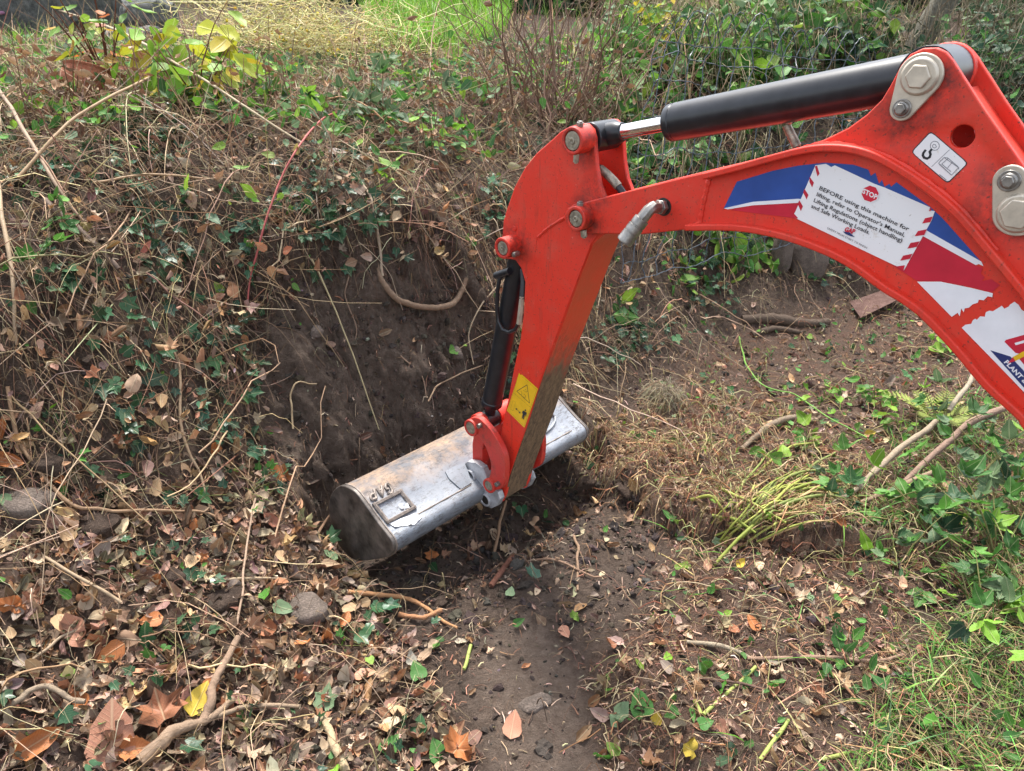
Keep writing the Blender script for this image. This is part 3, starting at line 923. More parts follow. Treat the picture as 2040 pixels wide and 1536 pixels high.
# rigid pipe from the cylinder down into the boom
q0, q1 = pl(1567, 250, 1.47), pl(1588, 292, 1.47)
pp = MB(); pp.rod((1.47, *q0), (1.47, *q1), 0.0085, 16); pp.rod((1.47, q0[0] + .001, q0[1] + .004), (1.47, q0[0], q0[1] + 0.03), 0.0105, 16)
part(pp, "feed_pipe", M['pin'], cyl)
# hoses between the lugs of the dipper
for c, sh in ((1.440, 0), (1.475, 1)):
    pts = [pl(u, v, c) for u, v in ((1170, 322), (1196, 336), (1222, 360), (1246, 392), (1262, 425))]
    pts = [(c, h, z) for h, z in spline(pts, 5)]
    hmb = MB(); hmb.tube(pts, 0.0085, 14)
    ho = part(hmb, "hydraulic_hose", M['hose'])
    cr = MB(); cr.tube(pts[5:13], 0.0105, 14)
    part(cr, "crimp_ferrule", M['pin'], ho, 0.0008)
# --- quick coupler on the boom side
cp = MB()
e0, e1, e2 = np.array([BN - 0.004, *pl(1322, 412, BN)]), np.array([1.335, *pl(1300, 412, 1.34)]), np.array([1.300, *pl(1243, 482, 1.30)])
hole = MB(); hole.cyl(BN - 0.0012, BN + 0.002, e0[1], e0[2], 0.0195, 32); part(hole, "port_shade_disc", M['grease'], boom)  # solid dark disc round the coupling; the hole's shade is in its colour
c1 = MB(); c1.rod(e0 + (e1 - e0) * 0.02, e0 + (e1 - e0) * 0.35, 0.0165, 6); c1.rod(e0 + (e1 - e0) * 0.35, e0 + (e1 - e0) * 0.45, 0.0125, 20)
d12 = (e2 - e1) / np.linalg.norm(e2 - e1)
c1.tube([e0 + (e1 - e0) * 0.42, e0 + (e1 - e0) * 0.85, e1 + d12 * 0.008, e1 + d12 * 0.035], [0.0128, 0.0132, 0.0135, 0.0135], 8)
coup = part(c1, "hose_coupling", M['steel'], boom, 0.0012)
Lc = np.linalg.norm(e2 - e1)
sl = MB()
sl.tube([e1 + d12 * s for s in (0.030, 0.031, 0.046, 0.047, 0.049, 0.050, 0.064, 0.0645, 0.067, 0.0675, Lc * 0.93, Lc * 0.96, Lc)],
        [0.0150, 0.0172, 0.0172, 0.0160, 0.0160, 0.0178, 0.0178, 0.0165, 0.0165, 0.0178, 0.0178, 0.0186, 0.0176], 32)
part(sl, "coupling_sleeve", M['steel'], coup)

# --- bucket cylinder in front of the dipper
CB = 1.432
a4, b4 = np.array([CB, *P_BCY]), np.array([CB, *P_LNK])
D4 = b4 - a4; L4 = np.linalg.norm(D4); D4 = D4 / L4
bc = MB()
bc.cyl(1.402, 1.508, *P_BCY, 0.027, 28)
bc.tube([a4 + D4 * s for s in (0.022, 0.03, L4 * 0.40, L4 * 0.405, L4 * 0.87, L4 * 0.875, L4 * 0.90)], [0.022, 0.031, 0.031, 0.0315, 0.0315, 0.034, 0.034], 32)
bcy = part(bc, "hydraulic_cylinder", M['black'], bevel=0.001, label="black bucket cylinder beside the dipper")
re = MB(); re.tube([a4 + D4 * s for s in (L4 * 0.89, L4 * 0.93, L4)], [0.0165, 0.0165, 0.021], 24)
part(re, "piston_rod", M['black'], bcy)
re = MB(); re.cyl(CB - 0.024, CB + 0.026, *P_LNK, 0.031, 32)
part(re, "rod_eye", M['black'], bcy, 0.002)
hl = MB()
hp = [(1003,547,1.40),(995,556,1.392),(991,580,1.392),(990,615,1.392),(992,640,1.392),(1001,657,1.392),(1014,662,1.395),(1027,656,1.40),(1034,640,1.40)]
hl.tube([(c, *pl(u, v, c)) for u, v, c in hp], 0.0058, 12)
hl.rod((1.392, *pl(988, 549, 1.392)), (1.392, *pl(1016, 540, 1.392)), 0.0105, 12)
part(hl, "hard_line", M['black'], bcy, 0)
fi = MB(); fi.tube([(1.40, *pl(u, v, 1.40)) for u, v in ((1034,645),(1037,622),(1040,590))], [0.008, 0.008, 0.007], 6)
part(fi, "hose_fitting", M['zinc'], bcy)
fh = MB(); fh.tube([(c, *pl(u, v, c)) for u, v, c in ((1040,595,1.402),(1043,560,1.41),(1040,530,1.425))], 0.009, 12)
part(fh, "hydraulic_hose", M['hose'], bcy)

# --- links between dipper, cylinder and bucket
lk = [(185,400),(200,350),(250,320),(330,330),(400,390),(480,480),(560,600),(600,680),(640,780),(655,880),(655,1000),(640,1130),(600,1190),(540,1207),(470,1200),(430,1160),(418,1100),(450,1060),(470,1010),(480,900),(450,780),(400,650),(340,560),(290,520),(230,505),(195,460)]
lo = spline(pls(lk, 1.360, 6.143, 900, 780), 3, True)
for c0 in (1.360, 1.530):
    l = MB(); l.prism(lo, c0, c0 + 0.020)
    ln = part(l, "side_link", M['red_dirty'], bevel=0.0018)
    if c0 < 1.4:
        for P, rp, bp in ((P_LNK, 0.0195, (956, 848)), (P_LN2, 0.0165, (991.5, 964))):
            g = MB(); g.ring(1.350, 1.361, *P, rp + 0.001, rp + 0.0085, 32); part(g, "pin_collar", M['red_dirty'], ln, 0.0015)
            g = MB(); g.cyl(1.351, 1.40, *P, rp, 32); part(g, "pin", M['pin'], ln, 0.001)
            g = MB(); q = pl(*bp, 1.355); g.cyl(1.347, 1.361, *q, 0.0078, 12); part(g, "bolt_head", M['steel'], ln, 0.001)
g = MB(); g.cyl(1.380, 1.407, *P_LNK, 0.034, 36); g.cyl(1.459, 1.530, *P_LNK, 0.034, 36)
part(g, "link_spacer", M['red'], bevel=0.002)
g = MB()
mid = ((P_LNK[0] * .5 + P_EAU[0] * .5) + 0.012, (P_LNK[1] + P_EAU[1]) / 2)
for c0, c1 in ((1.402, 1.424), (1.486, 1.508)):
    g.prism(hull(circ(*P_LNK, 0.028, 20) + circ(*mid, 0.024, 12)), c0, c1)
    g.prism(hull(circ(*mid, 0.0235, 12) + circ(*P_EAU, 0.024, 20)), c0 - 0.0006, c1 + 0.0006)
g.prism(hull(circ(*mid, 0.018, 12) + circ(*P_EAU, 0.020, 20)), 1.4235, 1.4865)
part(g, "bucket_link", M['red_dirty'], bevel=0.002)

# --- bucket
rim = [(165,708),(210,722),(255,750),(300,800),(350,868),(400,940),(450,1007),(500,1070),(535,1118),(549,1165),(543,1208),(505,1238),(440,1254),(370,1264),(310,1270),(262,1262),(200,1222),(130,1130),(85,1010),(66,900),(76,800),(105,740),(138,714)]
prof = pls(rim, 1.0, 3.778, 640, 780)
C0, C1 = 1.0, 1.914
bk = MB()
for c0, c1 in ((C0 - 0.003, C0 + 0.010), (C1 - 0.010, C1 + 0.003)):
    pass
shell = spline(prof[:16], 6)
SH = np.array(shell)
inner = []
T = np.gradient(SH, axis=0); T /= np.linalg.norm(T, axis=1)[:, None]
NS = np.stack([-T[:, 1], T[:, 0]], 1)
cen = SH.mean(0)
if ((SH + NS * 0.01 - cen) ** 2).sum() < ((SH - cen) ** 2).sum(): NS = -NS
bk.prism_open(SH - NS * 0.012, SH, C0 + 0.009, C1 - 0.009)
bucket = part(bk, "bucket", M['bucket'], bevel=0.0)
full = spline(prof, 3, True)
for c0, c1 in ((C0 - 0.004, C0 + 0.009), (C1 - 0.009, C1 + 0.004)):
    e = MB(); e.prism([((h - cen[0]) * 1.006 + cen[0], (z - cen[1]) * 1.006 + cen[1]) for h, z in full], c0, c1)
    o = part(e, "end_plate", [M['plate_dark']], bucket, 0.0025)
for c in (C0 + 0.0095, C1 - 0.0095):
    er = MB()
    er.tube([(c, *(SH[i] + NS[i] * 0.0005)) for i in range(0, len(SH), 2)], 0.0032, 6)
    part(er, "rim_weld", M['weld'], bucket)

SEG = np.linalg.norm(np.diff(SH, axis=0), axis=1)
def shell_hit(u, v, lift=0.0):
    """point of the bucket's rolled shell seen at a photo pixel, lifted along the shell's normal"""
    r = ray(u, v)
    rc, rh, rz = r @ AX, r @ HX, r[2]
    best = None
    for i in range(len(SH) - 1):
        n = (NS[i] + NS[i + 1]) / 2
        den = rh * n[0] + rz * n[1]
        if den >= 0: continue
        t = (SH[i][0] * n[0] + (SH[i][1] - CAM_H) * n[1]) / den
        q = np.array([t * rh, CAM_H + t * rz])
        s = (q - SH[i]) @ (SH[i + 1] - SH[i]) / SEG[i] ** 2
        if -0.02 <= s <= 1.02 and t > 0 and (best is None or t < best[0]):
            best = (t, np.array([t * rc, q[0] + n[0] * lift, q[1] + n[1] * lift]))
    if best is None: return None
    return best[1]
def shell_line(pts, lift=0.0, n=6):
    out = []
    for (u0, v0), (u1, v1) in zip(pts[:-1], pts[1:]):
        for t in np.arange(n) / n:
            q = shell_hit(u0 + (u1 - u0) * t, v0 + (v1 - v0) * t, lift)
            if q is not None: out.append(q)
    q = shell_hit(*pts[-1], lift)
    if q is not None: out.append(q)
    return out
def cpx(pts): return [(720 + x / 12.75, 940 + y / 12.75) for x, y in pts]
fr = MB()
corners = cpx([(330,848),(985,505),(1332,925),(668,1285),(330,848)])
for a, b_ in zip(corners[:-1], corners[1:]):
    L = shell_line([a, b_], 0.004, 8)
    d = (L[-1] - L[0]) / np.linalg.norm(L[-1] - L[0]) * 0.006
    fr.tube([L[0] - d] + L + [L[-1] + d], 0.0072, 4)
part(fr, "raised_frame", M['weld'], bucket, 0.0012)
def bil(q, x, y):
    a, b_, c, d = [np.array(p, float) for p in q]     # baseline start, baseline end, top end, top start
    return tuple((a * (1 - x) + b_ * x) * (1 - y) + (d * (1 - x) + c * x) * y)
GLY = {'G': [[(.95,.8),(.7,1),(.3,1),(.05,.75),(.05,.25),(.3,0),(.7,0),(.95,.2),(.95,.48),(.55,.48)]],
       'A': [[(0,0),(.5,1),(1,0)],[(.22,.36),(.78,.36)]],
       'P': [[(.05,0),(.05,1),(.7,1),(.95,.82),(.95,.62),(.7,.46),(.05,.46)]],
       'F': [[(.05,0),(.05,1),(.95,1)],[(.05,.55),(.75,.55)]],
       '3': [[(.05,.85),(.35,1),(.7,1),(.9,.78),(.7,.55),(.4,.52)],[(.7,.55),(.95,.3),(.7,0),(.3,0),(.05,.15)]]}
def weld_word(word, quad, r, gap=0.14, name="raised_lettering", lift=0.003, mat='weld'):
    for i, ch in enumerate(word):
        mb = MB()
        w_ = (1 - gap * (len(word) - 1)) / len(word)
        for st_ in GLY[ch]:
            px = [bil(quad, i * (w_ + gap) + x * w_, y) for x, y in st_]
            L = shell_line(px, lift, 4)
            if len(L) > 1: mb.tube(L, r, 6)
        part(mb, "raised_letter", M[mat], bucket, 0)
weld_word("GAP", cpx([(700,300),(195,500),(240,735),(815,540)]), 0.0046)
weld_word("F3", cpx([(1150,815),(965,850),(985,935),(1190,920)]), 0.0036, mat='label')
for a, b_ in (((815,1034),(938,966)), ((1062,900),(1139,858))):
    L = shell_line([a, b_], 0.0, 14); sm = MB(); sm.tube(L, [0.0026 * (1 + .3 * math.sin(i * 1.7)) for i in range(len(L))], 6)
    part(sm, "weld_seam", M['weld'], bucket)
ov = MB()
op = [(1185,292),(1225,285),(1257,312),(1258,370),(1220,440),(1160,498),(1110,520)]
ov.tube(shell_line([(900 + x / 6.143, 780 + y / 6.143) for x, y in op], 0.004, 4), 0.005, 6)
part(ov, "lifting_loop", M['bucket'], bucket)
pe = MB()
pp_ = cpx([(700,1318),(850,1420),(1010,1385),(1180,1372),(1240,1345),(1330,1352),(1410,1280),(1450,1240),(1535,1150),(1370,1062),(1200,1135),(950,1210)])
ring_ = [shell_hit(u, v, 0.002 + 0.003 * (i % 3 == 1)) for i, (u, v) in enumerate(pp_)]
ctr = shell_hit(*cpx([(1120,1240)])[0], 0.004)
if all(q is not None for q in ring_):
    pe.add([ctr] + ring_, [(0, i + 1, (i + 1) % len(ring_) + 1) for i in range(len(ring_))])
    part(pe, "peeling_sticker", M['label'], bucket, label="torn white sticker peeling off the bucket")
ew = [(1050,570),(1098,527),(1160,535),(1215,575),(1242,640),(1252,690),(1330,760),(1346,812),(1322,862),(1280,880),(1230,866),(1195,835)]
ehz = pls(ew, 1.374, 3.778, 640, 780)
deep = [tuple(np.array(p) + (cen - np.array(p)) * 0.45) for p in (ehz[-1], ehz[0])]
for c0 in (1.374, 1.524):
    e = MB(); e.prism(ehz + deep, c0, c0 + 0.022)
    ear = part(e, "bucket_ear", M['ear'], bucket, 0.002)
    if c0 < 1.4:
        for P in (P_EAU, P_EAL):
            e = MB(); e.ring(1.364, 1.376, *P, 0.0165, 0.0225, 28); part(e, "pin_collar", M['ear'], ear, 0.0012)
            e = MB(); e.cyl(1.3655, 1.40, *P, 0.0163, 28); part(e, "pin", M['grease'], ear, 0.001)
sd = MB()
L = shell_line([(888, 938), (930, 918)], 0.0, 6); 
sdl = [shell_hit(640 + x / 3.778, 780 + y / 3.778, 0.004) for x, y in ((930,604),(1010,560),(1075,535),(1100,600),(1130,690),(1050,740),(960,660))]
if all(q is not None for q in sdl):
    lo_ = [shell_hit(640 + x / 3.778, 780 + y / 3.778, -0.004) for x, y in ((930,604),(1010,560),(1075,535),(1100,600),(1130,690),(1050,740),(960,660))]
    n_ = len(sdl)
    sd.add(sdl + lo_, [tuple(range(n_))] + [(i, (i + 1) % n_, n_ + (i + 1) % n_, n_ + i) for i in range(n_)])
    part(sd, "saddle_plate", M['bucket'], bucket)

# --- stickers
_txt = {}
def glyphs(s, bold=0.0):
    if (s, bold) in _txt: return _txt[(s, bold)]
    cu = bpy.data.curves.new("lettering", 'FONT'); cu.body = s; cu.size = 1.0; cu.resolution_u = 2; cu.offset = bold
    o = bpy.data.objects.new("lettering", cu); COL.objects.link(o)
    bpy.context.view_layer.update()
    me = bpy.data.meshes.new_from_object(o.evaluated_get(bpy.context.evaluated_depsgraph_get()))
    V = np.array([v.co[:2] for v in me.vertices]) if len(me.vertices) else np.zeros((0, 2))
    F = [tuple(p.vertices) for p in me.polygons]
    bpy.data.objects.remove(o); bpy.data.meshes.remove(me); bpy.data.curves.remove(cu)
    _txt[(s, bold)] = (V, F)
    return V, F
class Sticker(MB):
    def __init__(self, c): super().__init__(); self.c = c; self.k = 0
    def lay(self): self.k += 1; return self.c - 0.00009 * self.k
    def poly(self, pts, mi, s=1, ox=0, oy=0):
        c = self.lay(); hz = pls(pts, self.c, s, ox, oy)
        return self.add([(c, h, z) for h, z in hz], [tuple(range(len(hz)))], mi)
    def stroke(self, pts, w, mi, s=1, ox=0, oy=0, closed=False):
        c = self.lay()
        P = np.array(pls(pts, self.c, s, ox, oy)); k = w / s / 1470 * 1.5
        if closed: P = np.vstack([P, P[:1]])
        for a, b in zip(P[:-1], P[1:]):
            d = b - a; L = np.linalg.norm(d)
            if L < 1e-7: continue
            d /= L; n = np.array([-d[1], d[0]]) * k / 2; e = d * k * 0.3
            self.add([(c, *q) for q in (a - e - n, b + e - n, b + e + n, a - e + n)], [(0, 1, 2, 3)], mi)
        return self
    def text(self, body, p0, p1, ptop, mi, s=1, ox=0, oy=0, bold=0.0, shear=0.0):
        """p0, p1: ends of the baseline in the photograph, ptop: top of the first capital"""
        V, F = glyphs(body, bold)
        c = self.lay()
        A, Bq, Tq = [np.array(q) for q in pls([p0, p1, ptop], self.c, s, ox, oy)]
        W = V[:, 0].max() - V[:, 0].min()
        x = (V[:, 0] - V[:, 0].min()) / W; y = V[:, 1] / 0.70
        Q = A + np.outer(x + shear * y * 0.70 / W, Bq - A) + np.outer(y, Tq - A)
        return self.add([(c, *q) for q in Q], F, mi)
SB = BN - 0.0006
sw = Sticker(SB)
sw.poly([(1442,415),(1468,362),(1540,340),(1590,330),(1643,324),(1700,328),(1730,338),(1735,350),(1744,344),(1751,366),(1757,358),(1762,372),(1772,366),(1775,372),(1786,363),(1853,412),(1878,435),(1957,524),(1846,459),(1720,405),(1590,396),(1500,402)], 0)
sw.poly([(1442,415),(1500,402),(1590,396),(1720,405),(1846,459),(1955,521),(1959,530),(1950,526),(1944,528),(1842,472),(1710,416),(1590,404),(1500,409),(1450,417)], 1)
sw.poly([(1455,418),(1500,410),(1590,405),(1710,417),(1842,473),(1944,529),(1958,533),(1954,545),(1962,552),(1956,560),(1975,556),(1992,568),(1976,582),(1937,572),(1874,560),(1826,559),(1798,541),(1700,478),(1640,452),(1580,434),(1500,424)], 2)
sw.poly([(1827,561),(1874,561),(1937,574),(1978,584),(1977,592),(1968,590),(1960,598),(1950,597),(1948,603),(1938,606),(1930,613),(1922,614),(1920,622),(1915,614),(1912,630),(1908,623),(1896,631)], 1)
part(sw, "swoosh_decal", [M['blue'], M['white'], M['crimson']], boom)
bw = Sticker(SB)
bw.poly([(1916,653),(1923,647),(1935,645),(1938,638),(1943,635),(1946,637),(1953,630),(1962,631),(1964,622),(1971,619),(1978,620),(1988,614),(1996,609),(2001,615),(2009,611),(2013,606),(2021,601),(2029,607),(2035,617),(2075,640),(2180,740),(2180,930),(2110,856),(2040,781),(1990,729)], 0)
bw.poly([(2001,681),(2004,677),(2040,667),(2110,648),(2140,690),(2070,716),(2027,704),(2023,703)], 1)
bw.stroke([(2024,685),(2045,679),(2100,664)], 4, 0)
bw.poly([(2027,711),(2046,703),(2080,720),(2085,760),(2052,740),(2034,719)], 1)
bw.poly([(1973,697.5),(2013,710),(2040,739),(2090,795),(2120,850),(2040,772)], 2)
bw.text("PLANT & TOOL", (2000,722), (2074,799), (2006,715), 0, bold=0.03, shear=0.2)
bw.poly([(2018,711),(2044,697),(2080,682),(2082,692),(2048,706),(2023,719)], 3)
bw.poly([(2018,711),(2023,719),(2008,724)], 1)
part(bw, "hire_firm_decal", [M['white'], M['crimson'], M['navy'], M['yellow']], boom)
st_ = Sticker(SB - 0.0008)
Z5 = (2.844, 1540, 280)
st_.poly([(240,140),(300,132),(330,150),(350,140),(575,245),(630,265),(890,378),(885,395),(917,400),(900,450),(742,735),(700,712),(112,432),(130,395)], 0, *Z5)
for pts in ([(237,147),(250,142),(264,188),(252,204)],[(208,205),(232,238),(222,266),(206,232)],[(178,272),(201,308),(191,334),(172,296)],[(150,338),(170,372),(158,400),(140,358)],[(118,412),(142,438),(136,442),(112,432)]):
    st_.poly(pts, 1, *Z5)
for pts in ([(845,470),(862,440),(906,430),(892,462)],[(803,542),(822,512),(872,502),(858,534)],[(762,612),(780,580),(832,570),(815,602)],[(722,680),(738,652),(792,640),(776,670)],[(700,712),(748,706),(740,735),(728,728)],[(885,395),(893,382),(900,388),(890,402)]):
    st_.poly(pts, 1, *Z5)
st_.poly([(552 + 54 * math.cos(math.radians(22.5 + 45 * i + 20)), 301 + 52 * math.sin(math.radians(22.5 + 45 * i + 20))) for i in range(8)], 0, *Z5)
st_.poly([(552 + 49 * math.cos(math.radians(22.5 + 45 * i + 20)), 301 + 47 * math.sin(math.radians(22.5 + 45 * i + 20))) for i in range(8)], 1, *Z5)
st_.text("STOP", (507, 296), (588, 334), (515, 270), 0, *Z5, bold=0.03)
for s_, p0, p1, pt in (("BEFORE using this machine for", (262,277), (768,512), (270,256)), ("lifting, refer to Operator's Manual,", (247,312), (744,545), (255,291)),
                      ("Lifting Regulations (object handling)", (231,346), (730,577), (239,325)), ("and Safe Working Loads.", (216,378), (546,531), (224,357))):
    st_.text(s_, p0, p1, pt, 3, *Z5, bold=0.012)
st_.text("GAP", (404,512), (462,528), (410,487), 1, *Z5, bold=0.05, shear=0.2)
st_.poly([(398,514),(435,519),(466,546),(440,540),(412,528)], 2, *Z5)
st_.text("SAFETY FROM START TO FINISH", (308,499), (533,612), (312,489), 3, *Z5)
part(st_, "warning_sticker", [M['label'], M['crimson'], M['navy'], M['ink']], boom)
hk = Sticker(1.388 - 0.0006)
Z4 = (6.68, 1800, 250)
def rounded(pts, f=0.1):
    out = []; n = len(pts); P = np.array(pts, float)
    for i in range(n):
        a, b, c = P[i - 1], P[i], P[(i + 1) % n]
        p, q = b + (a - b) * f, b + (c - b) * f
        out += [tuple(p), tuple(p * .25 + b * .5 + q * .25), tuple(q)]
    return out
hk.poly(rounded([(97,353),(362,70),(866,500),(588,778)]), 1, *Z4)
hk.poly(rounded([(113,355),(365,88),(848,502),(585,758)]), 0, *Z4)
hk.stroke([(417 + 60 * math.cos(t), 270 + 60 * math.sin(t)) for t in np.linspace(0, 2 * math.pi, 24)], 7, 2, *Z4)
hk.stroke([(385,270),(400,250),(425,255),(440,285),(415,300),(390,290)], 6, 2, *Z4, closed=True)
hk.stroke([(372,320),(350,350),(360,385),(350,420),(315,440),(275,428),(258,395),(265,365),(292,330)], 24, 1, *Z4)
hk.stroke([(612,322),(375,548)], 5, 2, *Z4)
for L_ in ([(468,500),(540,425),(735,560),(640,660),(468,500)],[(540,425),(590,430),(725,545),(735,580)],[(655,482),(590,560)],[(510,512),(590,440)],[(510,512),(630,610)],[(480,515),(640,660)]):
    hk.stroke(L_, 6, 2, *Z4)
hk.stroke([(482,652),(570,722)], 7, 2, *Z4)
part(hk, "lifting_sticker", [M['label'], M['ink'], M['grey_ink']], boom)
yl = Sticker(NP - 0.0006)
ZY = (10.97, 1000, 730)
yl.poly([(375,135),(400,185),(440,180),(790,490),(495,1332),(470,1325),(105,962),(150,850)], 0, *ZY)
yl.stroke([(550,402),(602,800),(325,542)], 20, 1, *ZY, closed=True)
for L_ in ([(420,540),(440,590),(410,620)],[(470,520),(530,560),(560,540)],[(480,600),(520,640),(500,690),(470,660)],[(500,500),(540,520)]): yl.stroke(L_, 10, 1, *ZY)
yl.stroke([(258,578),(622,890)], 6, 1, *ZY)
yl.stroke([(240,745),(302,775),(252,972),(192,932)], 4, 1, *ZY, closed=True)
yl.stroke([(440,215),(765,505),(490,1295),(140,960),(340,270)], 4, 1, *ZY)
yl.poly([(515 + 18 * math.cos(t), 955 + 18 * math.sin(t)) for t in np.linspace(0, 2 * math.pi, 12, endpoint=False)], 1, *ZY)
yl.poly([(462,960),(500,975),(548,1010),(530,1090),(515,1085),(520,1050),(505,1060),(480,1158),(462,1152),(472,1080),(452,1140),(436,1132),(462,1020),(450,1030),(440,1018)], 1, *ZY)
yl.stroke([(330,935),(385,1000)], 14, 1, *ZY)
yl.poly([(300,905),(345,920),(315,955)], 1, *ZY); yl.poly([(410,1025),(370,1015),(400,975)], 1, *ZY)
part(yl, "warning_sticker", [M['yellow'], M['ink']], dipper, label="yellow crush hazard sticker")

# ---------------------------------------------------------------- plant and litter builders
def unit(v): return v / (np.linalg.norm(v, axis=-1, keepdims=True) + 1e-12)

def leaf_tmpl(kind, roll=0.0, bend=0.0, fold=0.15, wave=0.0, seed=0, width=0.62):
    """a leaf of unit length along +y, base at the origin: verts, faces (tuples), luv"""
    rg = np.random.default_rng(seed)
    if kind in ('ovate', 'serrate', 'lance', 'heart'):
        n = {'ovate': 7, 'serrate': 13, 'lance': 6, 'heart': 8}[kind]
        ys = np.linspace(0, 1, n)
        if kind == 'lance': w = 0.5 * width * np.sin(np.pi * ys ** 0.8) * (1 - 0.2 * ys)
        elif kind == 'heart': w = 0.5 * width * np.sin(np.pi * np.clip(0.16 + 0.84 * ys, 0, 1) ** 0.75) * 1.1
        else: w = 0.5 * width * np.sin(np.pi * ys ** 0.72) ** 0.85
        w[-1] = 0.002
        if kind != 'heart': w[0] = 0.006
        if kind == 'serrate':
            w = w * np.where(np.arange(n) % 2 == 0, 1.0, 0.84)
        w = w * (1 + 0.07 * rg.standard_normal(n))
        V, L = [], []
        for y, ww in zip(ys, w):
            yo = -0.10 * ww if kind != 'heart' else -0.25 * ww * (1 - y)
            for sx in (-1, -0.5, 0, 0.5, 1):
                V.append((sx * ww, y + yo * abs(sx), 0)); L.append((sx * ww, y))
        F = [(5 * i + j, 5 * i + j + 1, 5 * i + j + 6, 5 * i + j + 5) for i in range(n - 1) for j in range(4)]
    else:                                           # lobed outlines, fanned about the middle
        if kind == 'ivy':
            ang = [0, 22, 38, 62, 88, 112, 140, 165, 180]; rad = [1.0, .62, .50, .86, .55, .68, .60, .52, .20]
        elif kind == 'arrow':
            ang = [0, 30, 70, 110, 140, 155, 180]; rad = [1.0, .55, .42, .5, .78, .5, .22]
        else:                                       # broad, five points
            ang = [0, 15, 33, 50, 68, 95, 118, 150, 180]; rad = [1.0, .70, .55, .92, .62, .82, .6, .5, .25]
        pts = [(a, r) for a, r in zip(ang, rad)] + [(-a, r) for a, r in list(zip(ang, rad))[-2:0:-1]]
        pts = [(a, r * (1 + 0.06 * rg.standard_normal())) for a, r in pts]
        c = np.array([0, 0.42])
        V = [(0, 0.42, 0)] + [(0.55 * r * math.sin(math.radians(a)) * width / 0.62, 0.42 + 0.58 * r * math.cos(math.radians(a)), 0) for a, r in pts]
        L = [(v[0], v[1]) for v in V]
        m = len(pts)
        V += [((v[0]) * .5, 0.42 + (v[1] - .42) * .5, 0) for v in V[1:]]; L += [(v[0], v[1]) for v in V[m + 1:]]
        F = [(0, m + 1 + i, m + 1 + (i + 1) % m) for i in range(m)] + [(m + 1 + i, 1 + i, 1 + (i + 1) % m, m + 1 + (i + 1) % m) for i in range(m)]
    V = np.array(V, float); L = np.array(L, float)
    x, y = V[:, 0].copy(), V[:, 1].copy()
    z = fold * np.abs(x) + wave * 0.06 * (np.sin(9 * y + 4 * x + seed) + np.sin(13 * x + 5 * y + 2 * seed)) * (0.3 + 2 * np.abs(x))
    if roll:                                        # edges roll up about the midrib
        R = 1.0 / roll
        ax_ = np.abs(x)
        x, z = np.sign(x) * R * np.sin(ax_ / R), z + R * (1 - np.cos(ax_ / R))
    if bend:                                        # tip bends along the midrib
        R = 1.0 / bend
        y0 = y.copy()
        y, z = (R - z) * np.sin(y0 / R), R - (R - z) * np.cos(y0 / R)
    return np.stack([x, y, z], 1), F, L

def flat_faces(F):
    return np.array([i for f in F for i in f], np.int64), np.array([len(f) for f in F], np.int64)

class Scatter:
    """gathers many copies of leaf templates into one mesh (for what nobody could count)"""
    def __init__(self): self.V, self.F, self.S, self.T, self.L, self.n = [], [], [], [], [], 0
    def put(self, tm, pos, Y, Z, size, tint):
        V, F, L = tm
        if len(pos) == 0: return self
        Y = unit(Y); X = unit(np.cross(Y, Z)); Z = np.cross(X, Y)
        P = pos[:, None] + size[:, None, None] * (V[None, :, 0, None] * X[:, None] + V[None, :, 1, None] * Y[:, None] + V[None, :, 2, None] * Z[:, None])
        k, m = len(pos), len(V)
        ff, ss = flat_faces(F)
        self.V.append(P.reshape(-1, 3))
        self.F.append((ff[None] + (np.arange(k) * m)[:, None] + self.n).ravel())
        self.S.append(np.tile(ss, k)); self.T.append(np.repeat(tint, m, 0)); self.L.append(np.tile(L, (k, 1)))
        self.n += k * m
        return self
    def tubes(self, P, r, tint, sides=3):
        """P (N, K, 3) paths, r (N, K) radii"""
        Nn, K = P.shape[:2]
        if Nn == 0: return self
        T = unit(np.gradient(P, axis=1))
        ref = unit(RNG.standard_normal((Nn, 1, 3)))
        A = unit(np.cross(T, ref)); Bn = np.cross(T, A)
        a = 2 * np.pi * np.arange(sides) / sides
        Q = P[:, :, None] + r[:, :, None, None] * (np.cos(a)[None, None, :, None] * A[:, :, None] + np.sin(a)[None, None, :, None] * Bn[:, :, None])
        m = K * sides
        k, i = np.meshgrid(np.arange(K - 1), np.arange(sides), indexing='ij')
        j = (i + 1) % sides
        q = np.stack([k * sides + i, k * sides + j, (k + 1) * sides + j, (k + 1) * sides + i], -1).reshape(-1, 4)
        self.V.append(Q.reshape(-1, 3))
        self.F.append((q.ravel()[None] + (np.arange(Nn) * m)[:, None] + self.n).ravel())
        self.S.append(np.full(Nn * len(q), 4)); self.T.append(np.repeat(tint, m, 0))
        self.L.append(np.zeros((Nn * m, 2)))
        self.n += Nn * m
        return self
    def build(self, name, mat, parent=None, label=None, cat=None, kind='stuff', smooth=True):
        if not self.V: return None
        o = mesh_np(name, np.concatenate(self.V), np.concatenate(self.F), np.concatenate(self.S), mat, parent, smooth, np.concatenate(self.T), np.concatenate(self.L))
        return tag(o, label, cat, None, kind)

def pal(cols, n, var=0.25, rg=None):
    rg = rg or RNG
    c = np.array(cols, float)[rg.integers(0, len(cols), n)]
    c = c * (1 + var * rg.standard_normal((n, 1))) * (1 + 0.08 * rg.standard_normal((n, 3)))
    return c.clip(0.004, 0.9)

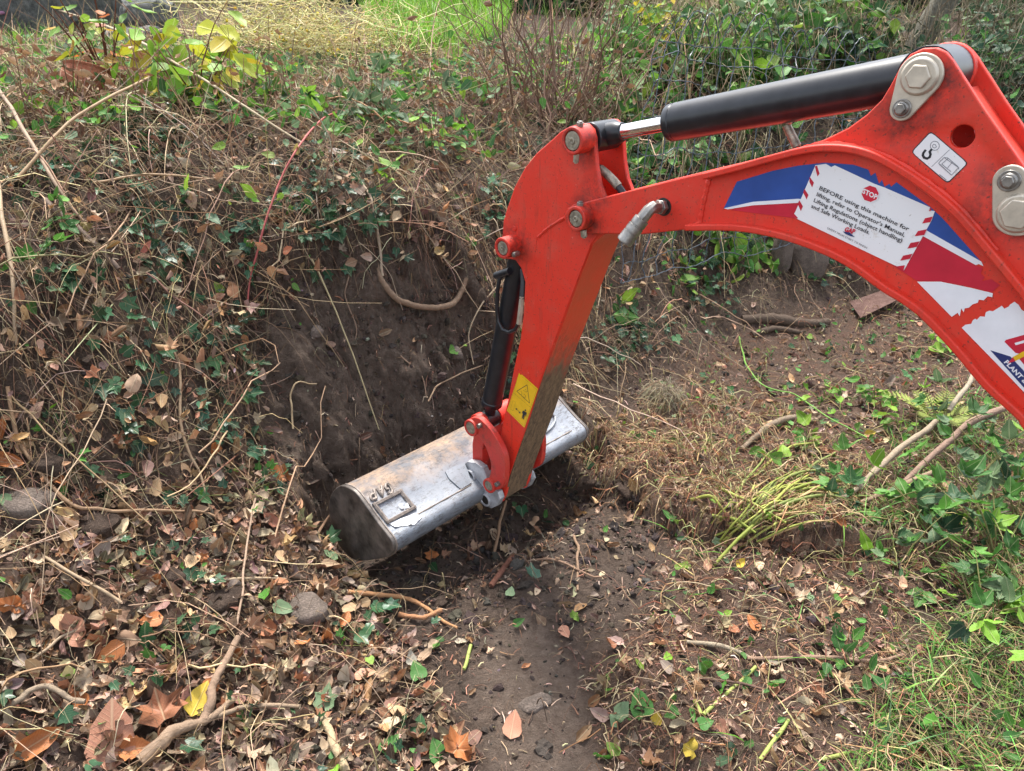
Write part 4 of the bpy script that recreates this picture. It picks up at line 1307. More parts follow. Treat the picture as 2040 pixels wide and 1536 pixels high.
DRY = [(.30,.15,.08),(.38,.22,.12),(.22,.11,.06),(.46,.31,.19),(.21,.135,.09),(.15,.09,.06),(.40,.29,.20),(.30,.21,.15)]
STRAW = [(.42,.31,.18),(.34,.24,.14),(.23,.145,.085),(.50,.39,.25),(.16,.10,.06),(.29,.19,.11)]
ROOT = [(.13,.075,.045),(.20,.12,.075),(.09,.055,.035),(.26,.17,.11)]
IVY = [(.025,.075,.032),(.035,.095,.04),(.020,.060,.030),(.05,.12,.05),(.03,.085,.05)]
MID = [(.050,.165,.026),(.072,.215,.030),(.040,.13,.030),(.10,.26,.045),(.055,.16,.05)]
LIME = [(.16,.32,.03),(.22,.38,.04),(.12,.27,.035)]
GRASS = [(.10,.24,.035),(.14,.30,.04),(.08,.19,.04),(.20,.33,.07)]
GREYG_ = [(.10,.17,.085),(.13,.21,.10)]
HAY = [(.42,.36,.17),(.36,.30,.16),(.30,.26,.13),(.48,.40,.22)]

def sample(n, lo, hi, mask, near=0.0):
    """points spread evenly over the real area of the ground inside a box, kept where mask(x, y, z, u, v) holds"""
    out = []
    got = 0
    n = int(n * 1.1)
    for _ in range(40):
        x = RNG.uniform(lo[0], hi[0], 60000); y = RNG.uniform(lo[1], hi[1], 60000)
        z = height(x, y)
        e = 0.03
        gx_ = (height(x + e, y) - z) / e; gy_ = (height(x, y + e) - z) / e
        area = np.sqrt(1 + gx_ ** 2 + gy_ ** 2)
        keep = RNG.uniform(0, 4, len(x)) < area
        if near:
            keep &= RNG.uniform(0, 1, len(x)) < np.clip((near / np.hypot(x, y)) ** 1.6, 0, 1)
        u, v = photo_xy(np.stack([x, y, z], -1))
        keep &= (u > -460) & (u < 2450) & (v > -260) & (v < 1760)
        p = mask(x, y, z, u, v)
        keep &= (RNG.uniform(0, 1, len(x)) < p)
        q = np.stack([x, y, z], -1)[keep]
        out.append(q); got += len(q)
        if got >= n: break
    return np.concatenate(out)[:n]

def on(poly): return lambda x, y, z, u, v: inpoly(u, v, poly) * 1.0

def downhill(x, y, e=0.05):
    g = np.stack([-(height(x + e, y) - height(x - e, y)), -(height(x, y + e) - height(x, y - e))], -1)
    return g / (np.linalg.norm(g, axis=-1, keepdims=True) + 1e-9)

def creep(p0, ang, length, K, lift0=0.01, lift1=0.03, wig=0.35, droop=True):
    """paths that run over the ground from p0, lifted a little; they sag down the steep face where it drops away"""
    n = len(p0)
    P = np.zeros((n, K, 3)); P[:, 0] = p0
    a = ang.copy(); step = length / (K - 1)
    tt_ = np.linspace(0, 1, K)[None]; ra, rb = RNG.uniform(0, 1, (n, 1)), RNG.uniform(0, 1, (n, 1))
    lift = lift0 + (lift1 - lift0) * (ra * (1 - tt_) + rb * tt_ + .12 * RNG.uniform(-1, 1, (n, K))).clip(0, 1)
    arch = RNG.uniform(0, 1, n)[:, None] * np.sin(np.pi * np.linspace(0, 1, K))[None] * lift1
    zprev = p0[:, 2].copy()
    x, y = p0[:, 0].copy(), p0[:, 1].copy()
    P[:, 0, 2] = zprev + lift[:, 0]
    for k in range(1, K):
        a = a + wig * RNG.standard_normal(n)
        h0 = height(x, y)
        tx, ty = x + np.cos(a) * step, y + np.sin(a) * step
        dz = height(tx, ty) - h0
        f = 1 / np.sqrt(1 + (dz / step) ** 2)                     # keep the length when the ground is steep
        x, y = x + np.cos(a) * step * f, y + np.sin(a) * step * f
        z = height(x, y)
        if droop: z = np.maximum(z, zprev - step * 0.95)
        P[:, k, 0], P[:, k, 1], P[:, k, 2] = x, y, z + lift[:, k] + arch[:, k]
        zprev = z
    return P

def taper(n, K, r, tip=0.5):
    return r[:, None] * np.linspace(1, tip, K)[None]

def box(u0, v0, u1, v1): return [(u0, v0), (u1, v0), (u1, v1), (u0, v1)]
LO, HI = (-3.2, 0.6), (3.6, 6.4)
def is_bank(z, u, v): return (z > 0.10) & ~inpoly(u, v, A_CUT)

# ================================================================ ground cover that nobody could count
# soil crumbs and clods
def ico(sub=1):
    bm = bmesh.new(); bmesh.ops.create_icosphere(bm, subdivisions=sub, radius=1.0)
    V = np.array([v.co[:] for v in bm.verts]); F = [tuple(v.index for v in f.verts) for f in bm.faces]; bm.free()
    return V, F
def lump(seed, sub=1, amp=0.35, flat=0.75):
    V, F = ico(sub); rg = np.random.default_rng(seed)
    k = rg.standard_normal((5, 3)) * 1.6; ph = rg.uniform(0, 6, 5)
    d = 1 + amp * np.mean(np.sin(V @ k.T + ph), 1) * 1.6 + 0.20 * rg.standard_normal(len(V))
    V = V * d[:, None] * np.array([1, rg.uniform(.65, 1), flat * rg.uniform(.7, 1)])
    return V, F, np.zeros((len(V), 2))
LUMPS1 = [lump(i) for i in range(8)]
LUMPS2 = [lump(20 + i, 2) for i in range(6)]
SOIL = [(.042,.031,.026),(.055,.041,.034),(.070,.053,.043),(.05,.037,.030)]
def rand_dirs(n): return unit(RNG.standard_normal((n, 3)))
def lumps(sc, pts, size, cols, tms):
    pick = RNG.integers(0, len(tms), len(pts))
    tint = pal(cols, len(pts), 0.12)
    for i, tm in enumerate(tms):
        m = pick == i
        sc.put(tm, pts[m] + np.array([0, 0, 1.0]) * (size[m] * 0.05)[:, None], rand_dirs(m.sum()), rand_dirs(m.sum()), size[m], tint[m])
sc = Scatter()
pts = sample(9000, LO, HI, lambda x, y, z, u, v: np.where(inpoly(u, v, A_CUT), .45, np.where(inpoly(u, v, A_DARK), 1.0, np.where(inpoly(u, v, A_PATH), .35, np.where(z > .1, .22, .16)))))
lumps(sc, pts, 0.0035 + 0.010 * RNG.uniform(0, 1, len(pts)) ** 3, SOIL, LUMPS1)
pts = sample(1500, LO, HI, lambda x, y, z, u, v: np.where(inpoly(u, v, A_CUT), .35, np.where(inpoly(u, v, A_DARK), 1.0, np.where(inpoly(u, v, A_PATH), .02, .10))))
lumps(sc, pts, 0.006 + 0.018 * RNG.uniform(0, 1, len(pts)) ** 3, SOIL, LUMPS2)
pts = sample(500, LO, HI, lambda x, y, z, u, v: 0.3 * inpoly(u, v, A_FLOORR) + .2 * inpoly(u, v, A_CUT) + .3 * inpoly(u, v, A_PATH))
lumps(sc, pts, 0.003 + 0.006 * RNG.uniform(0, 1, len(pts)) ** 2, [(.22,.19,.16),(.16,.13,.11),(.3,.26,.22)], LUMPS1)
sc.build("soil_crumbs", M['clod_s'], None, "dark crumbled soil lying on the cut face and the garden floor", "soil", smooth=False)

# shredded bark, chips and broken bits of stem on the floor
sc = Scatter()
pts = sample(26000, LO, HI, lambda x, y, z, u, v: np.where(inpoly(u, v, A_PATH), .12, np.where(inpoly(u, v, A_CLEAR), .25, np.where(inpoly(u, v, A_FLOORR), .9, np.where(inpoly(u, v, A_LITTER), .6, np.where(inpoly(u, v, A_DARK), .25, np.where(z < .12, .4, .12)))))), near=2.4)
n = len(pts)
L = 0.008 + 0.036 * RNG.uniform(0, 1, n) ** 2
P = creep(pts, RNG.uniform(0, 6.28, n), L, 3, 0.002, 0.009, 0.5, False)
sc.tubes(P, taper(n, 3, 0.0008 + 0.0021 * RNG.uniform(0, 1, n) ** 3), pal([(.25,.12,.075),(.33,.19,.125),(.17,.085,.055),(.42,.29,.19),(.21,.14,.10),(.50,.38,.26)], n, .3))
A_HEAP = [(1130,900),(1230,840),(1420,790),(1600,840),(1730,920),(1700,1050),(1560,1100),(1440,1090),(1280,1030),(1180,965)]
pts = sample(4200, LO, HI, lambda x, y, z, u, v: np.where(inpoly(u, v, A_HEAP), 1.0, np.where(inpoly(u, v, A_FLOORR), .25, np.where(inpoly(u, v, A_RBRUSH) | inpoly(u, v, A_RGRASS), .4, 0))), near=2.4)
n = len(pts)
P = creep(pts, RNG.uniform(0, 6.28, n), 0.03 + 0.13 * RNG.uniform(0, 1, n) ** 2, 4, 0.003, 0.045, 0.25, False)
sc.tubes(P, taper(n, 4, 0.0008 + 0.0018 * RNG.uniform(0, 1, n) ** 2.5), pal([(.34,.22,.12),(.42,.33,.18),(.22,.10,.05),(.28,.15,.08),(.36,.34,.14),(.16,.07,.04)], n, .25))
sc.build("shredded_bark", M['stem_s'], None, "fine reddish brown shreds of bark and stem over the floor", "mulch")

# dead stems and straw matted over the bank
def straw_mask(x, y, z, u, v):
    b = np.where(z > 0.12, 1.0, 0.05)
    b = np.where(inpoly(u, v, A_CUT), 0.008, b)
    b = np.where(inpoly(u, v, A_LITTER), 0.28, b)
    b = np.where(inpoly(u, v, A_BACK), 0.45, b)
    return b
sc = Scatter()
pts = sample(7400, LO, HI, straw_mask, near=3.2)
n = len(pts); d = downhill(pts[:, 0], pts[:, 1])
ang = np.arctan2(d[:, 1], d[:, 0]) + RNG.standard_normal(n) * 0.9 + np.pi * (RNG.uniform(0, 1, n) < .25)
P = creep(pts, ang, 0.06 + 0.28 * RNG.uniform(0, 1, n) ** 1.8, 7, 0.004, 0.06, 0.12)
sc.tubes(P, taper(n, 7, 0.0006 + 0.0016 * RNG.uniform(0, 1, n) ** 2.2), pal(STRAW, n, .28))
pts = sample(330, LO, HI, lambda x, y, z, u, v: straw_mask(x, y, z, u, v) * (z > .14), near=3.0)
n = len(pts); d = downhill(pts[:, 0], pts[:, 1])
ang = np.arctan2(d[:, 1], d[:, 0]) + RNG.standard_normal(n) * 1.1
P = creep(pts, ang, 0.2 + 0.45 * RNG.uniform(0, 1, n) ** 1.5, 9, 0.015, 0.09, 0.06)
sc.tubes(P, taper(n, 9, 0.0013 + 0.0022 * RNG.uniform(0, 1, n) ** 2, .6), pal([(.40,.28,.17),(.33,.22,.13),(.45,.34,.22),(.25,.15,.09)], n, .2), 4)
# straight dead stalks leaning every way out of the growth
pts = sample(4600, LO, (3.4, 6.4), lambda x, y, z, u, v: (z > .35) * ~inpoly(u, v, A_CUT) * np.where(u > 1230, .35, 1.0) * np.where(z > .95, 1.0, .6), near=3.6)
n = len(pts); dr = unit(RNG.standard_normal((n, 3)) * [1, 1, .55] + [0, -.15, .55]); ln = .08 + .36 * RNG.uniform(0, 1, n) ** 1.7
tt_ = np.linspace(0, 1, 5)
P = pts[:, None] + dr[:, None] * (ln[:, None] * tt_)[..., None] + (.10 * ln[:, None] * np.sin(np.pi * tt_) * RNG.standard_normal((n, 1)))[..., None] * np.array([.6, .3, .6])
P[..., 2] = np.maximum(P[..., 2], height(P[..., 0], P[..., 1]) + .004)
sc.tubes(P, taper(n, 5, 0.0009 + 0.0019 * RNG.uniform(0, 1, n) ** 2, .45), pal(STRAW + [(.55,.43,.29),(.48,.36,.23),(.30,.16,.09),(.22,.11,.07)], n, .25), 4)
sc.build("dead_stems", M['stem_s'], None, "tangle of thin dead stems and straw matted over the bank", "dead stems")
sc = Scatter()
pts = sample(9500, LO, HI, straw_mask, near=3.0)
n = len(pts)
P = creep(pts, RNG.uniform(0, 6.28, n), 0.03 + 0.09 * RNG.uniform(0, 1, n), 5, 0.002, 0.05, 0.38)
sc.tubes(P, taper(n, 5, 0.0004 + 0.0006 * RNG.uniform(0, 1, n)), pal(STRAW + ROOT, n, .3))
# roots hanging out of the cut
A_RIM = [(480,600),(560,470),(700,450),(960,470),(1010,600),(990,700),(900,640),(700,570),(600,600),(560,700),(500,760)]
pts = sample(420, LO, HI, lambda x, y, z, u, v: np.where(inpoly(u, v, A_RIM), 1.0, np.where(inpoly(u, v, A_CUT), .25, 0)))
n = len(pts); d = downhill(pts[:, 0], pts[:, 1])
P = creep(pts, np.arctan2(d[:, 1], d[:, 0]) + .9 * RNG.standard_normal(n), 0.03 + 0.13 * RNG.uniform(0, 1, n) ** 2, 7, 0.002, 0.03, 0.35)
sc.tubes(P, taper(n, 7, 0.0005 + 0.0011 * RNG.uniform(0, 1, n) ** 2, .3), pal(ROOT, n, .3))
sc.build("fine_roots", M['stem_s'], None, "fine pale roots and wisps hanging out of the bank", "roots")

# leaf litter
def leaf_cloud(sc, pts, tms, size, cols, lift=0.004, tilt=0.45, var=.25, dirs=None, up=None):
    n = len(pts)
    nr = normal(pts[:, 0], pts[:, 1]) if up is None else up
    Z = unit(nr + tilt * RNG.standard_normal((n, 3)))
    Y = RNG.standard_normal((n, 3)) if dirs is None else dirs
    Y = Y - Z * (Y * Z).sum(1, keepdims=True)
    pick = RNG.integers(0, len(tms), n); tint = pal(cols, n, var)
    for i, tm in enumerate(tms):
        m = pick == i
        sc.put(tm, (pts + nr * lift)[m], Y[m], Z[m], size[m], tint[m])
DRYT = [leaf_tmpl('ovate', 2.2, 0.6, .2, 1, 1), leaf_tmpl('ovate', 4.5, 0.9, .1, 1, 2), leaf_tmpl('ovate', 0.8, 1.6, .3, 1.2, 3), leaf_tmpl('ovate', 6.0, 0.4, .1, .6, 4, .8),
        leaf_tmpl('lance', 5.0, 1.4, .2, 1, 5), leaf_tmpl('broad', 1.0, 0.8, .3, 1.6, 6), leaf_tmpl('ovate', -2.5, -0.8, .2, 1.2, 7, .75)]
def litter_mask(x, y, z, u, v):
    b = np.where(inpoly(u, v, A_LITTER), 1.0, np.where(inpoly(u, v, A_FLOORR), .22, np.where(z > .12, .16, .10)))
    b = np.where(inpoly(u, v, A_PATH), .015, b); b = np.where(inpoly(u, v, A_CUT), .015, b)
    return np.where(inpoly(u, v, A_RGRASS), .12, b)
sc = Scatter()
pts = sample(10500, LO, HI, litter_mask, near=2.2)
leaf_cloud(sc, pts, DRYT, 0.014 + 0.050 * RNG.uniform(0, 1, len(pts)) ** 1.7, DRY + [(.50,.38,.26)] + [(.18,.13,.10),(.12,.08,.06)], 0.004, .5)
sc.build("leaf_litter", M['leaf_dry_s'], None, "small dead brown leaves littering the foot of the bank", "leaf litter")

sc = Scatter()
pts = sample(2200, LO, HI, lambda x, y, z, u, v: ((z > .3) & ~inpoly(u, v, A_CUT) & ~inpoly(u, v, A_LITTER)) * .8, near=3.0)
leaf_cloud(sc, pts, DRYT, 0.02 + 0.045 * RNG.uniform(0, 1, len(pts)) ** 1.6, DRY + [(.36,.20,.09)], 0.05, .9)
sc.build("withered_leaves", M['leaf_dry_s'], None, "withered curled leaves caught among the stems on the bank", "withered leaves")
# ivy creeping over the bank
IVYT = [leaf_tmpl('ivy', 0.4, 0.3, .12, .6, i) for i in range(3)] + [leaf_tmpl('ivy', -0.6, 0.6, .15, .8, 9), leaf_tmpl('ivy', 0.3, -0.5, .1, .6, 10, .5)]
A_IVY = [(0,240),(420,180),(980,180),(1050,300),(1010,450),(940,480),(560,470),(480,560),(300,520),(0,620)]
A_IVY2 = [(1180,500),(1420,480),(1450,640),(1300,720),(1160,720)]
ivy_n = lambda x, y: smooth(-0.12, 0.4, fbm(x, y, 91, 0.22, 3))
sc = Scatter()
pts = sample(3500, LO, HI, lambda x, y, z, u, v: ivy_n(x, y) * np.where(inpoly(u, v, A_CUT), 0, np.where(inpoly(u, v, A_IVY), 1.0, np.where(inpoly(u, v, A_IVY2), .6, np.where(inpoly(u, v, A_LITTER), .10, np.where(z > .15, .30, .02))))))
dn = downhill(pts[:, 0], pts[:, 1]); dn = np.concatenate([dn, -0.6 * np.ones((len(pts), 1))], 1) + .7 * RNG.standard_normal((len(pts), 3))
leaf_cloud(sc, pts, IVYT, 0.026 + 0.046 * RNG.uniform(0, 1, len(pts)) ** 1.4, IVY, 0.03, .45, .25, dn)
sc.build("ivy_carpet", M['leaf_ivy_s'], None, "dark green ivy leaves creeping over the face of the bank", "ivy")

# small green leaves and weeds
GRNT = [leaf_tmpl('serrate', .5, .5, .2, .5, i) for i in range(3)] + [leaf_tmpl('heart', .4, .6, .15, .5, 4, .85), leaf_tmpl('ovate', .6, .5, .2, .5, 5), leaf_tmpl('lance', .8, .8, .2, .4, 6, .4)]
sc = Scatter()
pts = sample(3800, LO, HI, lambda x, y, z, u, v: np.where(inpoly(u, v, A_CUT) | inpoly(u, v, A_PATH), 0.01, np.where(inpoly(u, v, A_RGRASS) | inpoly(u, v, A_RBRUSH), 1.0, np.where(z > 1.05, .5, np.where(z > .12, .16, np.where(inpoly(u, v, A_FLOORR), .5, .06))))))
leaf_cloud(sc, pts, GRNT, 0.014 + 0.034 * RNG.uniform(0, 1, len(pts)) ** 1.5, MID + LIME[:1], 0.02, .6)
pts = sample(2600, LO, HI, lambda x, y, z, u, v: (z > .95) * (u < 1250) * smooth(-.25, .3, fbm(x, y, 93, .3, 3)), near=3.4)
leaf_cloud(sc, pts, GRNT, 0.025 + 0.05 * RNG.uniform(0, 1, len(pts)) ** 1.5, MID + GREYG_ + LIME, 0.08, .7)
sc.build("low_weeds", M['leaf_green_s'], None, "small green leaves of low weeds scattered over the soil", "weeds")

# undergrowth that fills the thicket behind the wire and beyond
LOWT = []
for i in range(4):
    V_, L_ = [], []
    for y_, w_ in ((0, .01), (.25, .26), (.5, .33), (.78, .2), (1, .01)):
        for s_ in (-1, 0, 1):
            V_.append((s_ * w_, y_, .12 * abs(s_) * (1 if i % 2 else -1) - .25 * y_ * y_ * (i - 1) * .5)); L_.append((s_ * w_, y_))
    LOWT.append((np.array(V_), [(3 * k + j, 3 * k + j + 1, 3 * k + j + 4, 3 * k + j + 3) for k in range(4) for j in range(2)], np.array(L_, float)))
sc = Scatter()
th = lambda x, y, z, u, v: np.where((u > 1230) & (z > .9), .9, np.where(inpoly(u, v, A_BACK) & (z > .25), .5, 0)) * smooth(-.35, .1, fbm(x, y, 103, .45, 3)) * ~inpoly(u, v, [(1690,-300),(1930,-300),(1920,150),(1770,150),(1690,70)])
pts = sample(9000, (0, 3.2), (8, 9.0), th)
pts[:, 2] += (.25 + .65 * smooth(-.2, .35, fbm(pts[:, 0], pts[:, 1], 105, .8, 3))) * RNG.uniform(0, 1, len(pts)) ** 1.5 * smooth(.5, 1.2, pts[:, 2])
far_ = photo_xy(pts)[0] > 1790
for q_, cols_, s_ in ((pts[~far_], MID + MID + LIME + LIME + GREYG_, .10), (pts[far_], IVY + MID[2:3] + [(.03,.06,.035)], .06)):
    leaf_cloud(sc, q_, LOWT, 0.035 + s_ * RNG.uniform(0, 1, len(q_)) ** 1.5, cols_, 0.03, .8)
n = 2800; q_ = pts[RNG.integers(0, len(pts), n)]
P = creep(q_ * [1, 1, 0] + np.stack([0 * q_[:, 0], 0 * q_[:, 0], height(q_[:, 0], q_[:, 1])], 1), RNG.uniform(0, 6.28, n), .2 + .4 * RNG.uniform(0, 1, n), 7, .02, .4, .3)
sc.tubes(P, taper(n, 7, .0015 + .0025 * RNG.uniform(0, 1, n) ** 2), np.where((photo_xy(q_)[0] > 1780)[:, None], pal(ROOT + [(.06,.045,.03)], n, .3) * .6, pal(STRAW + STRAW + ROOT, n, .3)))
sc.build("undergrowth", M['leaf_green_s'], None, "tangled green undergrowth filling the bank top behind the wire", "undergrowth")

# grass
def blades(sc, pts, hgt, cols, lean=.45, w=0.0022, K=5, curl=.5, var=.25):
    n = len(pts)
    a = RNG.uniform(0, 6.28, n); l = lean * RNG.uniform(.2, 1.3, n)
    t = np.linspace(0, 1, K)
    out = l[:, None] * t + curl * RNG.uniform(0, 1, n)[:, None] * t ** 2.4
    up = t[None] * (1 - .35 * (l[:, None] + curl * .4) * t[None])
    P = pts[:, None] + hgt[:, None, None] * np.stack([np.cos(a)[:, None] * out, np.sin(a)[:, None] * out, up], -1)
    side = np.stack([-np.sin(a), np.cos(a), np.zeros(n)], -1)
    W = (w * (0.6 + .8 * RNG.uniform(0, 1, n)))[:, None] * (1 - t ** 2.2 * .95)[None]
    V = np.stack([P - side[:, None] * W[..., None], P + side[:, None] * W[..., None]], 2).reshape(n, 2 * K, 3)
    q = np.array([(2 * k, 2 * k + 1, 2 * k + 3, 2 * k + 2) for k in range(K - 1)])
    tint = pal(cols, n, var)
    sc.V.append(V.reshape(-1, 3)); sc.F.append((q.ravel()[None] + (np.arange(n) * 2 * K)[:, None] + sc.n).ravel())
    sc.S.append(np.full(n * (K - 1), 4)); sc.T.append(np.repeat(tint, 2 * K, 0)); sc.L.append(np.zeros((n * 2 * K, 2))); sc.n += n * 2 * K
sc = Scatter()
A_TOPG = [(700,-260),(1060,-260),(1010,60),(960,110),(880,140),(735,95)]
A_TOPL = [(-260,60),(700,60),(760,140),(600,220),(300,250),(-260,260)]
pts = sample(4600, (-3.5, 2.3), (1.6, 9.5), lambda x, y, z, u, v: inpoly(u, v, A_TOPG) * smooth(-.35, .25, fbm(x, y, 97, .35, 3)) * smooth(1.0, 1.25, z + .3 * fbm(x, y, 98, .4, 2)))
blades(sc, pts, 0.10 + 0.20 * RNG.uniform(0, 1, len(pts)), [(.16,.36,.03),(.22,.44,.04),(.12,.28,.03),(.28,.46,.08)], .4, .0035)
pts = sample(4200, (-9, 4.2), (9, 11), lambda x, y, z, u, v: (v < 140) * .8 * smooth(-.5, .3, fbm(x, y, 99, .6, 3)))
blades(sc, pts, 0.10 + 0.22 * RNG.uniform(0, 1, len(pts)), GRASS[:1] + HAY + STRAW[:2] + [(.16,.30,.05)], .5, .004)
pts = sample(3000, (-3.8, 2.2), (1.0, 6), lambda x, y, z, u, v: inpoly(u, v, A_TOPL) * .8 * (z > 1.0))
blades(sc, pts, 0.05 + 0.12 * RNG.uniform(0, 1, len(pts)), GRASS + HAY[:1], .6, .0025)
sc.build("long_grass", M['grass_s'], None, "bright green grass growing on top of the bank", "grass")
sc = Scatter()
pts = sample(2600, (.5, .7), (3.2, 3.0), lambda x, y, z, u, v: np.where(inpoly(u, v, A_RGRASS), 1.0, np.where(inpoly(u, v, A_RBRUSH), .35, np.where(inpoly(u, v, A_FLOORR), .012, 0))))
blades(sc, pts, 0.03 + 0.09 * RNG.uniform(0, 1, len(pts)) ** 1.6, GRASS + HAY[:1] + [(.12,.32,.06),(.18,.38,.08),(.12,.32,.06)], .9, .0023, 5, .9)
pts = sample(3600, (.5, .7), (3.2, 3.0), lambda x, y, z, u, v: np.where(inpoly(u, v, A_RGRASS), 1.0, np.where(inpoly(u, v, A_RBRUSH), .3, np.where(inpoly(u, v, A_FLOORR), .03, 0))))
P = creep(pts, RNG.uniform(0, 6.28, len(pts)), 0.05 + .12 * RNG.uniform(0, 1, len(pts)), 5, .003, .035, .3, False)
sc.tubes(P, taper(len(pts), 5, .0006 + .0009 * RNG.uniform(0, 1, len(pts))), pal(HAY + GRASS[:2] + STRAW[:2], len(pts), .25))
sc.build("mown_grass", M['grass_s'], None, "pale cut grass and hay lying at the edge of the floor", "grass")
# brown dead grass tufts on the bank crest and hay heap
sc = Scatter()
pts = sample(1300, (-3.0, 2.0), (3.5, 6.2), lambda x, y, z, u, v: np.where((z > .75) & (u < 1300), .8 * smooth(-.1, .4, fbm(x, y, 95, .3, 3)), np.where(inpoly(u, v, box(1180, 640, 1420, 800)), .8, 0)))
blades(sc, pts, 0.06 + 0.12 * RNG.uniform(0, 1, len(pts)), STRAW + HAY[:1], .7, .0016, 5, 1.0)
sc.build("dead_grass", M['grass_s'], None, "bleached dead grass hanging over the crest of the bank", "dead grass")

# ================================================================ single things
def col(o, c): o.color = (*c, 1.0); return o

_meshes = {}
def leaf_mesh(key, tm, mat):
    if key not in _meshes:
        ff, ss = flat_faces(tm[1])
        o = mesh_np("leaf", tm[0], ff, ss, mat, None, True, None, tm[2])
        _meshes[key] = o.data
        bpy.data.objects.remove(o)
    return _meshes[key]

from mathutils import Matrix
def put_leaf(name, key, tm, mat, pos, Y, Z, size, color, parent=None):
    """one leaf as an object of its own; leaves of a kind share mesh data"""
    Y = unit(np.asarray(Y, float)); Z = np.asarray(Z, float); X = unit(np.cross(Y, Z)); Z = np.cross(X, Y)
    o = bpy.data.objects.new(name, leaf_mesh(key, tm, mat))
    m = np.eye(4); m[:3, 0], m[:3, 1], m[:3, 2], m[:3, 3] = X * size, Y * size, Z * size, pos
    if parent is not None:
        pm = np.array(parent.matrix_basis); m = np.linalg.inv(pm) @ m
        o.parent = parent
    o.matrix_basis = Matrix(m.tolist())
    o.color = (*[float(c) for c in color], 1.0)
    COL.objects.link(o)
    return o

def tube_obj(name, pts, r, color, mat, parent=None, sides=8, knots=0.0, label=None, cat=None, group=None):
    P = np.array(pts, float)[None]
    K = P.shape[1]
    rad = np.interp(np.linspace(0, 1, K), np.linspace(0, 1, len(np.atleast_1d(r))), np.atleast_1d(r))
    if knots: rad = rad * (1 + knots * np.sin(np.arange(K) * 2.3 + RNG.uniform(0, 6)) * RNG.uniform(.3, 1, K))
    sc = Scatter(); sc.tubes(P, rad[None], np.ones((1, 3)), sides)
    V = np.concatenate(sc.V); F = np.concatenate(sc.F); S = np.concatenate(sc.S)
    F = np.concatenate([F, np.arange(sides)[::-1], np.arange(sides) + (K - 1) * sides]); S = np.concatenate([S, [sides, sides]])
    loc = P[0, 0]
    if parent is not None: loc = np.array(parent.location)
    o = mesh_np(name, V - loc, F, S, mat, parent, True, loc=None if parent is not None else tuple(loc))
    o.data.set_sharp_from_angle(angle=math.radians(60))
    col(o, color)
    return tag(o, label, cat, group)

def along(px, n=6, wob=0.0):
    """a smooth path over ground seen at photo pixels, each (u, v, lift)"""
    P = [hit(u, v) + np.array([0, 0, l]) for u, v, l in px]
    P = np.array(spline(P, n))
    if wob: P = P + wob * np.stack([fbm(np.arange(len(P)) * .11, np.zeros(len(P)) + 3 * k, 7 + k, .5, 2) for k in range(3)], 1)
    return P

# ---------------------------------------------------------------- stones, sheet, posts, logs
def rock(name, u, v, size, mat, label, cat="stone", sub=3, seed=0, lift=0.25, scale=(1, 1, 1), group=None, z=None, rot=None, sharp=0.18):
    V, F = ico(sub); rg = np.random.default_rng(seed)
    V = np.sign(V) * np.abs(V) ** 0.72                     # squarish, like a broken block
    k = rg.standard_normal((7, 3)) * 1.9; ph = rg.uniform(0, 6, 7)
    V = V * (1 + sharp * np.mean(np.sin(V @ k.T + ph), 1) * 1.8)[:, None] * (1 + .03 * rg.standard_normal((len(V), 1)))
    V = V * np.array(scale) * size
    a = rg.uniform(0, 6.28) if rot is None else rot
    V = V @ np.array([[math.cos(a), math.sin(a), 0], [-math.sin(a), math.cos(a), 0], [0, 0, 1]])
    p = hit(u, v) if z is None else z
    p = np.array(p, float) + np.array([0, 0, size * scale[2] * lift])
    ff, ss = flat_faces(F)
    o = mesh_np(name, V, ff, ss, mat, None, True, loc=tuple(p))
    o.data.set_sharp_from_angle(angle=math.radians(50))
    return tag(o, label, cat, group)

rock("granite_block", 140, 70, 0.42, M['granite'], "big dark granite block at the back of the bank top", "stone", 4, 3, .75, (1.9, .6, .8), None, (-3.75, 6.3, 1.42), 0.1, .16)
rock("boulder", 380, 30, 0.17, M['granite'], "rounded grey boulder resting upon a flatter stone", "stone", 4, 5, 1.2, (1.2, 1, .7), None, (-2.62, 6.0, 1.42))
rock("boulder", 350, 40, 0.22, M['granite'], "flat pale grey stone under the rounded boulder", "stone", 4, 6, .35, (1.3, 1, .6), None, (-2.70, 5.85, 1.33))
rock("rubble_stone", 1550, 535, 0.085, M['stone'], "narrow upright stone at the foot of the back bank", "stone", 3, 7, .8, (.7, .6, 1.35))
rock("rubble_stone", 1605, 545, 0.115, M['stone'], "broad blocky stone leaning beside a narrower upright one", "stone", 3, 8, .65, (.95, .6, 1.05))
rock("field_stone", 48, 1000, 0.060, M['stone'], "pale grey stone bedded in the litter at the photo's edge", "stone", 3, 9, -.25, (1.2, 1, .6))
rock("field_stone", 615, 1222, 0.048, M['stone'], "earthy rounded stone below the bucket's dark end", "stone", 3, 10, .1, (1.1, 1, .75))
rock("field_stone", 1068, 1402, 0.030, M['stone'], "flat pale stone set in the trodden strip", "stone", 3, 11, -.3, (1.5, .9, .45), None, None, 0.5)
rock("field_stone", 905, 705, 0.030, M['stone'], "grey stone stuck in the cut face beside the cylinder", "stone", 3, 13, .2, (.8, 1.1, .9))
rock("field_stone", 632, 668, 0.020, M['stone'], "small whitish stone in the cut face", "stone", 3, 14, .3)
